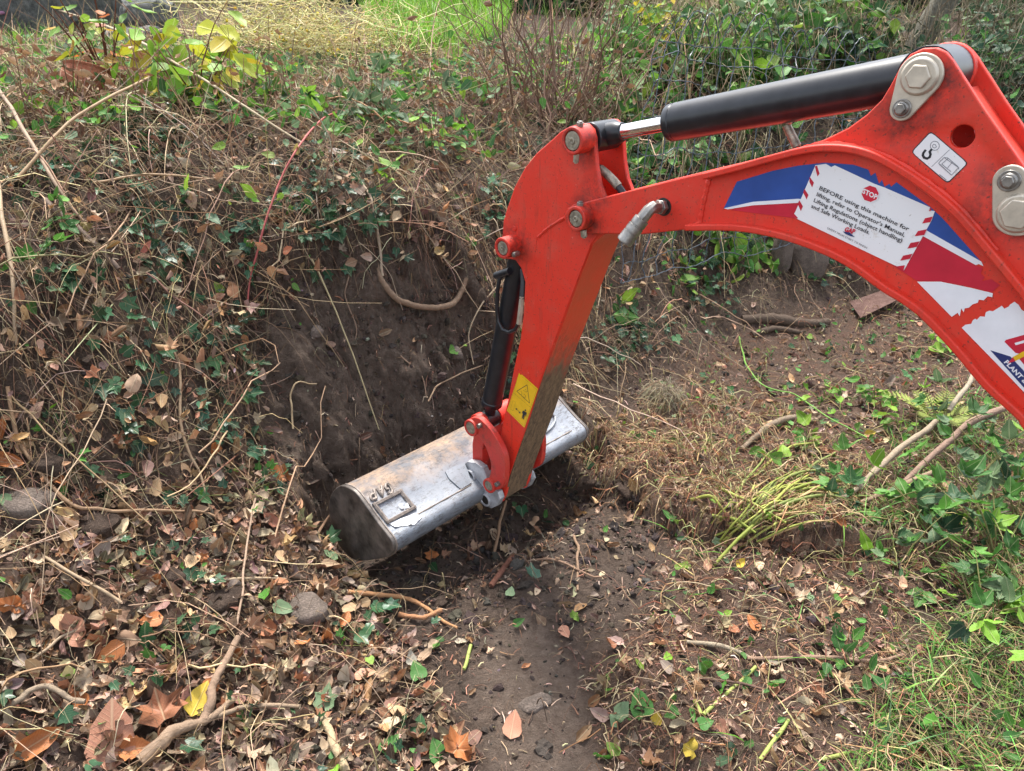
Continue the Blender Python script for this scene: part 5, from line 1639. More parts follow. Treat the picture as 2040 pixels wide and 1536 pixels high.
for i, (u, v, s, l) in enumerate([(195,1050,.050,"largest brown earth clod among the dead leaves"), (445,1200,.045,"earth clod beside a green ivy sprig in the litter"), (95,925,.050,"crumbly clod above the pale grey stone"),
                                  (330,1155,.036,"brown clod left of the ivy sprig in the litter"), (820,1075,.022,"clod just under the bucket's front edge"), (1250,975,.038,"clod on the rim of the hollow past the bucket"),
                                  (1180,960,.030,"clod nearest the bucket's far end"), (880,1200,.020,"small clod lying at the head of the trodden strip")]):
    rock("earth_clod", u, v, s, M['soil'], l, "clod", 3, 30 + i, .0, (1.1, .9, .6), None, None, None, .3)

# rusty sheet of iron
q = [hit(1690, 612), hit(1765, 592), hit(1802, 606), hit(1712, 645)]
c0 = np.mean(q, 0)
V = []
for k in (0.030, 0.034):
    V += [p + np.array([0, 0, k + (0.02 if i in (1, 2) else 0)]) - c0 for i, p in enumerate(q)]
sh = mesh_np("rusty_sheet", np.array(V), np.array([0,1,2,3, 7,6,5,4, 0,4,5,1, 1,5,6,2, 2,6,7,3, 3,7,4,0]), np.full(6, 4), M['rust'], loc=tuple(c0))
tag(sh, "reddish rusty flat sheet lying on the floor behind the boom", "metal sheet")

# terracotta pot lying in the growth on the bank top
pot = MB()
pv = []
rr = [(.0, .0), (.055, .0), (.082, .025), (.100, .07), (.106, .11), (.100, .15), (.088, .172), (.094, .182), (.086, .186), (.080, .170), (.092, .11), (.06, .03)]
vv, ff = [], []
nseg = 28
for r_, z_ in rr:
    vv += [(r_ * math.cos(2 * math.pi * i / nseg), r_ * math.sin(2 * math.pi * i / nseg), z_) for i in range(nseg)]
for k in range(len(rr) - 1):
    for i in range(nseg):
        j = (i + 1) % nseg
        ff.append((k * nseg + i, k * nseg + j, (k + 1) * nseg + j, (k + 1) * nseg + i))
f_, s_ = flat_faces(ff)
pp0 = hit(165, 205) - np.array([0, 0, .05])
po = mesh_np("clay_pot", np.array(vv) * .92, f_, s_, M['clay'], None, True, loc=tuple(pp0 + np.array([0, 0, .02])))
po.rotation_euler = (math.radians(-18), math.radians(14), 0.3)
po.data.set_sharp_from_angle(angle=math.radians(45))
tag(po, "rust red clay pot half hidden by stems on the bank top", "pot")

# cut post and dark boards beyond the fence
p0 = hit(1812, 118); d_ = unit(np.array([.34, -.05, .9]))
post = empty("cut_post", tuple(p0), 0, "grey weathered round post with a sawn top, leaning over", "post")
Pp = np.array([p0 + d_ * t for t in np.linspace(-.15, .44, 9)])
o = tube_obj("shaft", Pp, [.085, .085], (.2, .18, .14), M['wood'], post, 18, .03)
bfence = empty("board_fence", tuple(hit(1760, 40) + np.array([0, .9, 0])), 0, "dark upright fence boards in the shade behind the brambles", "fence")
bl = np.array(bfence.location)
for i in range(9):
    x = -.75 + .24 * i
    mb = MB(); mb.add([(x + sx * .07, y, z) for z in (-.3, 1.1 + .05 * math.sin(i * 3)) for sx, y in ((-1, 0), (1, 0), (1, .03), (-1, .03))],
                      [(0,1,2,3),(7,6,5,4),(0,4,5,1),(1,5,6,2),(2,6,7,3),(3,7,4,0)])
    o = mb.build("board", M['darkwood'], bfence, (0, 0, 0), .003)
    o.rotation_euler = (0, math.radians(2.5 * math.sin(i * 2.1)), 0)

LOGC, TWIG, PALE = (.10, .07, .05), (.20, .13, .085), (.36, .27, .18)
def stick(name, px, r, color, label, cat="branch", mat='bark', sides=8, n=6, wob=.012, knots=.12, group=None):
    return tube_obj(name, along(px, n, wob), r, color, M[mat], None, sides, knots, label, cat, group)
stick("log", [(1480,641,.012),(1530,643,.018),(1590,648,.016),(1650,647,.006)], [.026,.030,.022], LOGC, "dark rotten log lying before the rusty sheet", "log", sides=12)
stick("log", [(1500,670,.008),(1540,661,.012),(1600,666,.006)], [.018,.013], LOGC, "shorter dark branch just in front of the rotten log", "log", sides=10)
stick("fallen_branch", [(1640,1030,.02),(1720,985,.06),(1800,925,.11),(1850,900,.13)], [.009,.012,.011], (.30,.24,.17), "grey brown branch rising from the cut stalks toward the brambles")
stick("fallen_branch", [(1700,1015,.02),(1800,990,.05),(1860,965,.06)], [.008,.011,.010], (.25,.18,.12), "thinner branch just below the grey brown one")
stick("fallen_branch", [(1800,975,.03),(1900,910,.12),(1990,875,.16),(2100,830,.2)], [.011,.014,.014], (.24,.16,.12), "thick mottled branch poking out under the boom")
stick("fallen_branch", [(1880,860,.1),(1920,810,.15),(1960,745,.22)], [.010,.011], (.32,.27,.2), "slim straight branch below the boom's lower edge")
stick("fallen_branch", [(1493,1318,.012),(1600,1321,.014),(1700,1322,.014),(1800,1320,.012)], [.0060,.0068,.005], (.26,.17,.12), "long straight twig lying level across the floor")
stick("fallen_branch", [(1372,1285,.012),(1430,1297,.014),(1495,1318,.012)], [.006,.0075,.005], (.30,.25,.18), "pale bent twig touching the end of the level one")
stick("fallen_branch", [(1575,1290,.015),(1650,1350,.016),(1722,1420,.012)], [.0042,.0035], (.30,.16,.09), "reddish twig crossing over the long level one")
stick("fallen_branch", [(1400,1355,.01),(1470,1370,.012),(1560,1395,.01)], [.004,.0035], (.13,.08,.06), "dark thin twig under the lime green stalk")
stick("fallen_branch", [(290,1530,.02),(340,1490,.03),(400,1462,.035),(470,1420,.03)], [.017,.016,.010,.008], (.27,.19,.13), "thick knobbly branch in the leaves beside the biggest leaf")
stick("fallen_branch", [(418,1455,.035),(430,1410,.04),(445,1360,.045),(480,1300,.04)], [.012,.010,.008], (.28,.19,.13), "forked arm rising from the knobbly branch")
stick("fallen_branch", [(400,1462,.03),(480,1432,.03),(600,1425,.03)], [.007,.005], (.30,.22,.15), "thin side shoot of the knobbly branch")
stick("fallen_branch", [(652,1440,.02),(665,1490,.022),(690,1550,.02)], [.009,.011], (.40,.31,.19), "stubby tan stick at the bottom edge")
stick("fallen_branch", [(0,1440,.02),(60,1405,.03),(110,1390,.03),(175,1425,.025)], [.007,.006], (.27,.21,.15), "grey crooked twig above the biggest leaf")
stick("cut_stick", [(978,1172,.008),(1000,1142,.010),(1021,1113,.010)], [.0095,.0095], (.17,.07,.045), "short red brown stick on bare soil below the bucket", "stick", wob=0, knots=.05)
stick("cut_stick", [(618,1115,.03),(645,1085,.06),(678,1053,.09)], [.0055,.005], (.26,.16,.10), "brown stick propped against the bucket's dark end", "stick", wob=0, knots=.05)
stick("thorny_stem", [(700,1188,.02),(770,1200,.022),(840,1215,.022),(912,1265,.012)], [.0075,.0070,.004], (.40,.21,.10), "orange brown prickly stem left of the trodden strip", "stem", knots=.3)
stick("thorny_stem", [(800,1230,.014),(850,1240,.016),(880,1225,.02)], [.007,.006], (.40,.20,.10), "short orange brown stump under the prickly stem", "stem", knots=.3)
stick("root", [(752,540,.02),(765,585,.03),(800,622,.04),(850,636,.04),(893,630,.04),(916,606,.035),(930,570,.02)], [.010,.012,.012,.009], (.22,.15,.10), "thick bare root looping out of the cut face", "root", sides=10, n=8, wob=.004)
stick("root", [(720,370,.04),(745,440,.05),(758,520,.05),(765,575,.04)], [.005,.005], (.36,.28,.20), "pale root running down to the looping root", "root")
stick("root", [(855,812,.02),(872,785,.03),(910,762,.03),(962,745,.03)], [.0035,.0025], (.36,.25,.16), "thin pale root curving over the cut just behind the bucket", "root", 'bark', 6, 8, .003)
stick("root", [(1000,590,.06),(960,640,.06),(935,690,.05),(945,745,.04)], [.0035,.0025], (.42,.33,.22), "pale dangling root beside the black bucket cylinder", "root", 'bark', 6, 8, .004)
stick("root", [(700,560,.03),(690,610,.03),(712,670,.025),(700,720,.02)], [.003,.002], (.24,.16,.11), "thin wavy root at the top of the cut", "root", 'bark', 6, 8, .004)
stick("root", [(800,720,.02),(840,760,.02),(850,800,.02)], [.003,.002], (.28,.19,.13), "short thin root in the middle of the cut face", "root", 'bark', 6, 8, .004)
stick("root", [(985,1115,.01),(995,1065,.03),(1008,1020,.05)], [.0065,.0055], (.32,.20,.12), "crooked tan root under the arm's tip", "root", wob=.006)
stick("root", [(1148,1070,.008),(1152,1110,.012),(1150,1180,.008)], [.005,.004], (.26,.17,.11), "knotty root on the soil in front of the arm", "root")
stick("root", [(1035,1125,.008),(1090,1122,.012),(1150,1140,.012),(1200,1160,.008)], [.0045,.0035], (.24,.15,.10), "flat root crossing the dark soil", "root")
stick("root", [(1480,900,.015),(1520,870,.03),(1580,845,.035),(1620,850,.02)], [.010,.014,.012], (.22,.17,.12), "thick curved root in the litter above the cut stalks", "root", sides=10)
stick("green_runner", [(1474,680,.03),(1482,730,.03),(1515,775,.03),(1580,800,.03),(1660,850,.03),(1720,885,.02)], [.0042,.0036,.003], (.14,.30,.05), "bright green runner curving across the far floor", "runner", 'stem', knots=.05)

# stalks: pale, purple, red
ds = [([(12,225,.10),(60,320,.12),(115,410,.10),(175,480,.05)], [.0065,.006,.004], (.30,.21,.14), "thick pale stalk slanting down by the photo's edge"),
      ([(5,360,.08),(20,470,.08),(38,600,.06),(42,720,.03)], [.0065,.006,.004], (.33,.24,.15), "tan stalk standing nearly upright down the bank's near end"),
      ([(60,420,.10),(160,340,.14),(300,255,.16),(400,165,.12)], [.0055,.005,.003], (.34,.23,.13), "long tan stalk slanting up through the yellow leaves"),
      ([(100,430,.05),(180,505,.05),(240,555,.03)], [.011,.009], (.17,.12,.09), "dark mossy stalk pointing into the cut's edge"),
      ([(0,10,.12),(120,70,.18),(260,150,.2),(420,240,.14),(610,320,.06)], [.0065,.006,.004], (.42,.34,.22), "very long thin pale stalk crossing the bank top"),
      ([(200,400,.06),(300,400,.08),(420,390,.06)], [.004,.003], (.40,.27,.16), "horizontal dry stalk hung with curled brown leaves"),
      ([(30,800,.04),(45,900,.03),(120,1000,.03),(200,1040,.03),(300,1035,.03),(400,1035,.02),(460,1065,.015)], [.0055,.005,.003], (.30,.19,.11), "long stem looping over the litter from the photo's edge"),
      ([(330,700,.05),(365,760,.04),(365,870,.04),(400,960,.03),(430,1040,.02)], [.004,.0045,.003], (.34,.24,.15), "pale stem hanging straight down the middle of the litter slope"),
      ([(590,870,.03),(585,830,.06),(600,805,.08),(635,800,.06)], [.0035,.003,.002], (.36,.27,.16), "hooked pale stem at the near edge of the cut"),
      ([(420,650,.04),(450,720,.03),(490,800,.02),(500,840,.02)], [.005,.004], (.24,.14,.10), "straight brown stem beside the cut's near edge"),
      ([(480,1260,.03),(490,1180,.04),(500,1090,.05),(515,1030,.06)], [.0035,.003], (.33,.23,.16), "upright thin stem in front of the bucket's dark end"),
      ([(60,1105,.03),(150,1165,.03),(245,1215,.02)], [.004,.004], (.34,.25,.16), "straight dry stem across the litter below the pale grey stone"),
      ([(40,1350,.02),(120,1300,.03),(180,1260,.02)], [.004,.003], (.32,.24,.16), "dry stem lying above the crooked grey twig"),
      ([(400,1165,.02),(470,1168,.02),(570,1162,.015)], [.0045,.004], (.35,.27,.18), "light straight twig beside the earthy rounded stone"),
      ([(740,190,.03),(730,110,.2),(745,40,.35)], [.004,.002], (.28,.17,.11), "thin brown stem standing before the bright grass"),
      ([(855,240,.03),(862,160,.16),(880,80,.3),(900,10,.42)], [.004,.002], (.24,.14,.09), "taller brown stem standing before the bright grass")]
for px, r, c, l in ds:
    tube_obj("dry_stalk", along(px, 6, .01), r, c, M['stem'], None, 7, .10, l, "stalk", "dry stalks lying on the bank")
for px, r, c, l in [([(-40,78,.14),(60,66,.16),(155,55,.18)], [.013,.012], (.42,.20,.32), "thick pink stalk at the photo's edge"),
                    ([(150,52,.2),(240,50,.18),(400,46,.16),(560,30,.12)], [.010,.008], (.48,.44,.22), "straw yellow stalk beyond the clay pot"),
                    ([(60,100,.06),(200,92,.08),(300,93,.08),(500,92,.06)], [.008,.006], (.17,.035,.12), "purple stalk lying beyond the clay pot"),
                    ([(380,108,.05),(440,107,.06),(505,103,.05)], [.009,.007], (.14,.03,.09), "shorter purple stalk beside the yellow leaves")]:
    tube_obj("cut_stalk", along(px, 5, .004), r, c, M['stem'], None, 8, .04, l, "stalk", "cut stalks on the bank top")
gs = [((1425,1130),(1570,1010)),((1480,1080),(1610,960)),((1500,1000),(1650,955)),((1520,1012),(1700,985)),((1440,985),(1560,1075)),((1470,1060),(1640,1000)),
      ((1540,1000),(1690,1008)),((1500,960),(1620,900)),((1560,985),(1660,925)),((1420,1040),(1500,1095)),((1380,1000),(1450,1045)),((1520,1030),(1720,1020))]
nm = ["longest steep green stalk", "upper steep green stalk", "level green stalk", "lowest level green stalk", "green stalk crossing the others", "mid slanting green stalk", "short level green stalk",
      "topmost slanting green stalk", "thin slanting green stalk", "stubby green stalk", "stubbier outlying green stalk", "bottom green stalk"]
for i, ((a, b), (c, d)) in enumerate(gs):
    m_ = ((a + c) / 2, (b + d) / 2 - 8)
    tube_obj("green_stalk", along([(a, b, .01 + .004 * (i % 5)), (*m_, .03 + .01 * (i % 4)), (c, d, .02 + .010 * (i % 5))], 5, .01), [.0062, .0055, .004], [(.20,.24,.04),(.27,.30,.06),(.16,.20,.05)][i % 3], M['stem'], None, 8, .06,
             nm[i] + " in the fresh cut bundle", "stalk", "cut green stalks in a loose bundle")
fan_used = set()
def fan_label(i, slope, u, v, L_):
    c = ["olive", "yellow green", "dark olive", "tan"][i % 4]
    ln = "long" if L_ > 145 else "short" if L_ < 90 else "mid length"
    px_ = "nearest the curved root's side" if v < 1025 else "at the heap's lower edge" if v > 1065 else "in the heap's middle"
    hx_ = "rooted at its left end" if u < 1480 else "rooted at its right end" if u > 1540 else "rooted at its centre"
    for t_ in (f"{ln} {c} {slope} stalk {px_}", f"{ln} {c} {slope} stalk {px_}, {hx_}"):
        if t_ not in fan_used:
            fan_used.add(t_); return t_
    return f"{c} {slope} stalk {px_}, {hx_}"
for i in range(46):
    a = RNG.uniform(.15, 1.05); L_ = RNG.uniform(60, 190); u0, v0 = RNG.uniform(1420, 1590), RNG.uniform(1000, 1090)
    u1, v1 = u0 + L_ * math.cos(a), v0 - L_ * math.sin(a) * .7
    wd = ["level", "gently rising", "steep"][int(a * 2.6)] if a < 1.15 else "steep"
    tube_obj("green_stalk", along([(u0, v0, .01), ((u0 + u1) / 2, (v0 + v1) / 2 - 2, .02 + .03 * RNG.uniform()), (u1, v1, .006 + .035 * RNG.uniform())], 5, .012), [RNG.uniform(.003, .0055), .0022], [(.24,.27,.05),(.36,.38,.09),(.17,.21,.05),(.42,.29,.14)][i % 4], M['stem'], None, 7, .06,
             fan_label(i, wd, u0, v0, L_), "stalk", "thin stalks in the fan-shaped heap")
for px, l in [([(1402,1430),(1505,1335)], "lime green stalk lying near the level twig"), ([(1515,1520),(1570,1440)], "lime green stalk near the bottom edge"), ([(1638,1518),(1686,1508)], "short lime green stalk at the bottom edge"),
              ([(1385,1400),(1395,1430)], "tiny lime green stub"), ([(940,1290),(925,1340)], "green stub lying by the trodden strip")]:
    tube_obj("green_stalk", along([(u, v, .008) for u, v in px], 6, .004), [.0055, .005], (.30,.36,.09), M['stem'], None, 8, .05, l, "stalk", "cut green stalks in a loose bundle")

# ---------------------------------------------------------------- plants
def T(kind, n, **kw):
    return [(f"{kind}{i}{sorted(kw.items())}", leaf_tmpl(kind, seed=i, roll=.5 + .5 * (i % 3), bend=.4 + .4 * (i % 2), fold=.15, wave=.6, **kw)) for i in range(n)]
T_OV, T_SE, T_HE, T_LA = T('ovate', 4), T('serrate', 4), T('heart', 3, width=.85), T('lance', 3, width=.34)
T_DEAD = [(f"dead{i}", leaf_tmpl('ovate', 5 + i, 1.2, .1, 1.5, i)) for i in range(3)]
TRI = ((0, 1.0), (62, .82), (-62, .82))

def arch(base, az, length, lean, K=9, droop=.5, wob=.06):
    t = np.linspace(0, 1, K)[:, None]
    hdir = np.array([math.cos(az), math.sin(az), 0])
    P = np.array(base) + length * (hdir * (lean * t + droop * .5 * t ** 2) + np.array([0, 0, 1]) * (t * math.sqrt(max(.05, 1 - lean ** 2)) - droop * .55 * t ** 2.2))
    P = P + wob * length * np.cumsum(RNG.standard_normal((K, 3)), 0) / K * (t > 0)
    g = height(P[:, 0], P[:, 1]) + .008
    P[:, 2] = np.maximum(P[:, 2], g)
    return P

def plant(name, label, cat, base, stems, tms, mat, cols, size, per, stemcol, stem_r=.003, tri=False, group=None, petiole=.03, hang=.2, fill=0, start=.25, stem_mat='stem', maxpart=300, spread=0.0):
    """stems = list of (azimuth, length, lean, droop); per = leaves on each stem"""
    base = np.array(base, float)
    root = empty(name, tuple(base), 0, label, cat, group)
    fl = Scatter(); cnt = 0
    for az, L, lean, droop in stems:
        b = base + np.array([RNG.normal() * spread, RNG.normal() * spread, 0]); b[2] = height(b[0], b[1]) - .01
        P = arch(b, az, L, lean, 9, droop)
        tube_obj("stem", P, [stem_r, stem_r * .35], stemcol, M[stem_mat], root, 5)
        for j in range(per):
            t = start + (1 - start) * (j + RNG.uniform(0, .9)) / per
            k = min(7, int(t * 8)); f = t * 8 - k
            p = P[k] * (1 - f) + P[k + 1] * f; tg = unit(P[k + 1] - P[k])
            out = unit(np.cross(tg, RNG.standard_normal(3)) + .35 * tg + np.array([0, 0, .15 - hang]))
            q = p + out * petiole * RNG.uniform(.6, 1.3)
            c = np.array(cols[RNG.integers(len(cols))]) * RNG.uniform(.75, 1.25)
            s = size * RNG.uniform(.6, 1.15)
            Z = unit(np.array([0, 0, 1.0]) + .5 * RNG.standard_normal(3) + .3 * out)
            for a, k_ in (TRI if tri else ((0, 1.0),)):
                a = math.radians(a); X = unit(np.cross(out, Z))
                Y = math.cos(a) * out + math.sin(a) * X + np.array([0, 0, -hang])
                key, tm = tms[RNG.integers(len(tms))]
                if cnt < maxpart and not (fill and RNG.uniform() < fill):
                    put_leaf("leaf", mat.name + key, tm, mat, q, Y, Z, s * k_, c.clip(0, 1), root); cnt += 1
                else:
                    fl.put(tm, (q - base)[None], Y[None], Z[None], np.array([s * k_]), c.clip(0, 1)[None])
    if fl.V:
        o = fl.build("foliage", M['leaf_green_s'] if mat.name.startswith("green") else M['leaf_dry_s'], root)
    return root
def rs(n, L, lean, droop, a0=0, a1=6.28):
    return [(RNG.uniform(a0, a1), L * RNG.uniform(.6, 1.15), lean * RNG.uniform(.4, 1.3), droop * RNG.uniform(.3, 1.3)) for _ in range(n)]

YEL = [(.42,.44,.03),(.36,.42,.04),(.22,.34,.04),(.50,.40,.03)]
ORA = [(.55,.17,.03),(.40,.12,.05),(.50,.30,.04)]
GREYG = [(.10,.17,.085),(.13,.21,.10),(.08,.15,.06)]
plant("yellowing_shrub", "shrub with big yellow and lime leaves on brown stems at the bank edge", "shrub", hit(395, 215), rs(11, .46, .5, .5), T_OV, M['leaf_green'], YEL + LIME[:1] + LIME[:1], .125, 6, (.16,.07,.04), .004, hang=.7)
plant("orange_leaved_shrub", "shrub with orange and green leaves on dark red stems before the granite", "shrub", hit(225, 190), rs(11, .55, .35, .3), T_OV, M['leaf_green'], ORA + YEL[:2] + LIME + MID[:1] + DRY[:2], .08, 5, (.14,.05,.03), .0045, hang=.5)
plant("withered_plant", "withered plant with curled rusty leaves growing over the clay pot", "plant", hit(150, 236), rs(13, .36, .5, .4), T_DEAD, M['leaf_dry'], DRY[:5], .06, 5, (.18,.09,.05), .0035, hang=.8)
tw = empty("twiggy_shrub", tuple(hit(1120, 235)), 0, "leggy shrub of many bare reddish twigs behind the elbow of the arm", "shrub")
tb = np.array(tw.location)
for i in range(95):
    b = tb + np.array([RNG.normal() * .16, RNG.normal() * .14, 0]); b[2] = height(b[0], b[1]) - .01
    P = arch(b, RNG.uniform(0, 6.28), RNG.uniform(.35, 1.25), RNG.uniform(.1, .75), 9, RNG.uniform(-.15, .3), .25)
    tube_obj("stem", P, [RNG.uniform(.0025, .006), .0012], (np.array([.19,.115,.08]) * RNG.uniform(.7, 1.4)).tolist(), M['stem'], tw, 5)
for i in range(60):
    p = tb + np.array([RNG.normal() * .32, RNG.normal() * .25, RNG.uniform(.05, .75)])
    dead = RNG.uniform() < .45
    key, tm = (T_DEAD if dead else T_OV)[RNG.integers(3)]
    mt = M['leaf_dry'] if dead else M['leaf_green']
    put_leaf("leaf", mt.name + key, tm, mt, p, RNG.standard_normal(3) + [0, 0, -.8], RNG.standard_normal(3) + [0, 0, .8], RNG.uniform(.04, .075), (DRY if dead else MID + YEL[1:3])[RNG.integers(4)], tw)
plant("bramble", "grey green bramble with three part leaves in the middle of the bank crest", "bramble", hit(760, 262), rs(10, .40, .6, .5), T_SE, M['leaf_green'], GREYG + MID[:1], .075, 4, (.22,.16,.09), .0028, tri=True)
plant("bramble", "small lime leaved bramble just before the bright grass", "bramble", hit(640, 235), rs(4, .26, .6, .5), T_SE, M['leaf_green'], LIME + MID[:2], .055, 3, (.25,.12,.09), .0026, tri=True)
plant("bramble", "fresh green bramble sprig at the near edge of the bank", "bramble", hit(60, 560), rs(2, .16, .6, .4), T_SE, M['leaf_green'], MID + LIME[:1], .062, 3, (.2,.16,.07), .0024, tri=True)
plant("bramble", "dark green bramble sprig below the clay pot", "bramble", hit(70, 480), rs(3, .2, .7, .5), T_SE, M['leaf_green'], MID[:3], .05, 3, (.2,.16,.07), .0024, tri=True)
plant("bramble", "bramble shoots with glossy leaves right behind the elbow's pin", "bramble", hit(985, 230), rs(5, .35, .4, .4), T_OV, M['leaf_green'], GREYG + MID, .075, 4, (.2,.1,.06), .003)
for (u, v), l in [((720,200),"withered weed before the straw yellow heap"),((805,165),"withered weed before the middle of the bright grass"),((880,235),"bushy withered weed below the bright grass"),((935,205),"withered weed left of the reddish twigs"),
                  ((1215,235),"withered weed between the reddish twigs and the wire"),((1265,190),"tall withered weed at the near end of the wire"),((555,225),"withered weed below the straw yellow heap"),((480,240),"withered weed right of the yellowing shrub"),
                  ((300,250),"withered weed between the clay pot and the yellowing shrub"),((25,270),"withered weed in the photo's upper corner"),((1010,330),"withered weed right above the arm's lower pin"),((860,330),"withered weed on the face of the bank over the cut")]:
    plant("withered_weed", l, "weed", hit(u, v), rs(6, .42, .3, .25), T_DEAD, M['leaf_dry'], DRY[:4] + [(.40,.24,.12)], .042, 4, (.20,.12,.075), .0026, group="withered weeds along the bank crest", hang=.9, spread=.05)
plant("yellow_leaved_vine", "vine with yellow leaves climbing at the near end of the wire", "vine", hit(1330, 175), rs(8, .62, .25, .2), T_HE, M['leaf_green'], YEL + [(.55,.42,.08)], .06, 6, (.2,.14,.07), .0026, hang=.6, spread=.08, start=.5)
plant("leafy_weed", "leafy green weed in front of the bright grass", "weed", hit(840, 190), rs(7, .26, .5, .4), T_SE, M['leaf_green'], MID + LIME, .05, 5, (.16,.2,.06), .0022, group="green weeds on the bank crest")
plant("leafy_weed", "leafy green weed between the yellowing shrub and the small bramble", "weed", hit(520, 215), rs(7, .26, .5, .4), T_SE, M['leaf_green'], MID + LIME, .05, 5, (.16,.2,.06), .0022, group="green weeds on the bank crest")
# arching red cane with turning leaves
cane = empty("bramble_cane", tuple(hit(690, 250)), 0, "single red bramble cane arching down over the cut", "bramble")
P = along([(690,250,.06),(655,285,.10),(610,350,.12),(570,430,.12),(535,520,.10),(505,600,.07),(492,660,.03)], 6, .004)
tube_obj("stem", P, [.0036, .0036, .003], (.36,.09,.08), M['stem'], cane, 7, .15)
for (u, v), c, a in [((545,545),(.45,.20,.10),-.6),((575,543),(.50,.17,.09),.9),((550,572),(.42,.22,.10),2.9),((600,350),(.38,.30,.10),.3),((560,355),(.25,.33,.08),-1.2),((640,285),(.42,.16,.06),1.2)]:
    key, tm = T_SE[0]
    put_leaf("leaf", M['leaf_green'].name + key, tm, M['leaf_green'], hit(u, v) + np.array([0, -.03, .08]), (math.sin(a), -.2, math.cos(a) * .8 - .2), (0, -.7, .6), .05, c, cane)
# dead cane of prickles
tube_obj("thorny_stem", along([(720,262,.08),(800,285,.09),(880,315,.08),(985,345,.06)], 7, .004), [.0042, .0036], (.40,.17,.08), M['stem'], None, 7, .3, "rust brown prickly cane lying across the upper bank", "stem")

# brambles, nettles and seedlings along the floor's far side
for (u, v), l, nst, L, sz in [((1900,1010),"bramble with broad toothed leaves nearest the boom's lower edge",7,.38,.075),((1985,1120),"bramble sprawling over the cut grass at the photo's edge",7,.36,.07),
                     ((1790,1130),"low bramble between the branches and the cut grass",5,.28,.062),((1880,880),"bramble growing round the slim straight branch",6,.34,.07),
                     ((2010,960),"tall bramble under the boom at the photo's edge",7,.42,.075),((1720,1020),"bramble sprig standing among the fallen branches",4,.25,.062),((1960,1230),"bramble at the top of the long grass",6,.3,.066),((1850,1060),"bramble with the largest leaves, halfway down the edge of the floor",4,.34,.085),((2030,1050),"big leaved bramble at the photo's edge under the tall one",5,.36,.085),((2035,1200),"bramble in the green corner beside the long grass",6,.3,.07)]:
    plant("bramble", l, "bramble", hit(u, v), rs(nst, L, .6, .5), T_SE, M['leaf_green'], MID + IVY[1:4] + GREYG[:2] + LIME[:1], sz, 3, (.20,.19,.07), .003, tri=True, group="brambles along the edge of the floor")
for (u, v), l, nst in [((1610,880),"light green seedling beside the curved root",3),((1740,800),"tallest light green seedling on the bare far floor",4),((1550,930),"seedling with three lime leaves above the cut bundle",2),
                       ((1640,800),"light green seedling leaning on the runner",3),((1790,860),"seedling with folded leaves near the fern",3),((1850,700),"seedling in the shade of the boom",3)]:
    plant("seedling", l, "seedling", hit(u, v), rs(nst, .15, .45, .4), T_HE[:2] + T_SE[:2], M['leaf_green'], LIME + MID[1:2], .062, 3, (.16,.28,.05), .0022, group="seedlings on the floor", hang=.4)
for (u, v), l in [((1775,1440),"bramble sprig with dark leaves in the mown grass"),((1960,1480),"weed with narrow leaves in the bottom corner"),((1700,1330),"small weed beside the end of the level twig")]:
    plant("weed", l, "weed", hit(u, v), rs(4, .13, .6, .5), T_SE, M['leaf_green'], MID[:3], .055, 3, (.14,.2,.05), .002, group="weeds in the mown grass")
# fern
fern = empty("fern", tuple(hit(1860, 845)), 0, "yellow green fern fronds beneath the boom", "fern")
fb = np.array(fern.location)
for i in range(9):
    P = arch(fb, .7 * i + RNG.uniform(0, .4), RNG.uniform(.14, .24), .6, 14, .6, .02)
    sc = Scatter()
    sc.tubes(P[None], np.full((1, 14), .0012), np.array([[.22, .26, .06]]), 4)
    for k in range(2, 14):
        tg = unit(P[min(k + 1, 13)] - P[k - 1]); sd_ = unit(np.cross(tg, [0, 0, 1]))
        for sg in (-1, 1):
            sc.put(leaf_tmpl('lance', .5, .3, .1, 0, 1, .3), P[k][None], (sg * sd_ + .35 * tg)[None], np.array([[0, 0, 1.0]]), np.array([.045 * math.sin(math.pi * (k - 1) / 13.5) + .006]), np.array([[.24, .30, .05]]) * RNG.uniform(.8, 1.2))
    o = sc.build("frond", M['leaf_green_s'], fern, kind=None); o.data.transform(Matrix.Translation(tuple(-fb)))

# thicket of leafy bushes behind the wire
bush_l = ["leafy bush behind the wire loops nearest the twiggy shrub", "bright bush behind the middle of the wire mesh", "bush of broad leaves right above the black cylinder", "bush overhanging the top of the boom bracket's near side",
          "bush growing round the cut post", "pale bush in the photo's top corner", "dark bush behind the boom at the photo's edge", "low bush between the cylinder and the boom", "low bush under the wire at the elbow", "bush at the top edge over the wire mesh", "dark evergreen bush above the cut post", "low bush under the middle of the boom"]
bpos = [(1290,150,.55,15),(1400,170,.55,17),(1530,170,.6,18),(1650,150,.6,16),(1760,110,.5,12),(1995,150,.6,16),(1990,290,.5,13),(1480,290,.35,9),(1260,330,.4,11),(1480,70,.6,16),(1930,50,.7,18),(1640,440,.25,7)]
for i, ((u, v, L, nst), l) in enumerate(zip(bpos, bush_l)):
    cols = [MID + LIME[2:], MID + LIME, MID, IVY + MID[2:], IVY + MID, MID + GREYG, IVY + MID[:2], IVY + MID, MID + GREYG, MID + LIME, IVY, IVY + MID][i]
    plant("leafy_bush", l, "bush", hit(u, v), rs(nst, L, .55, .55), T_HE + T_OV[:2] + T_SE[:2], M['leaf_green'], cols, [.085, .09, .105, .095, .08, .06, .075, .065, .07, .09, .055, .06][i], 11, (.14,.10,.06), .003,
          group="bushes in the thicket behind the wire", hang=.3, fill=.45, spread=.16, start=.1, maxpart=110)
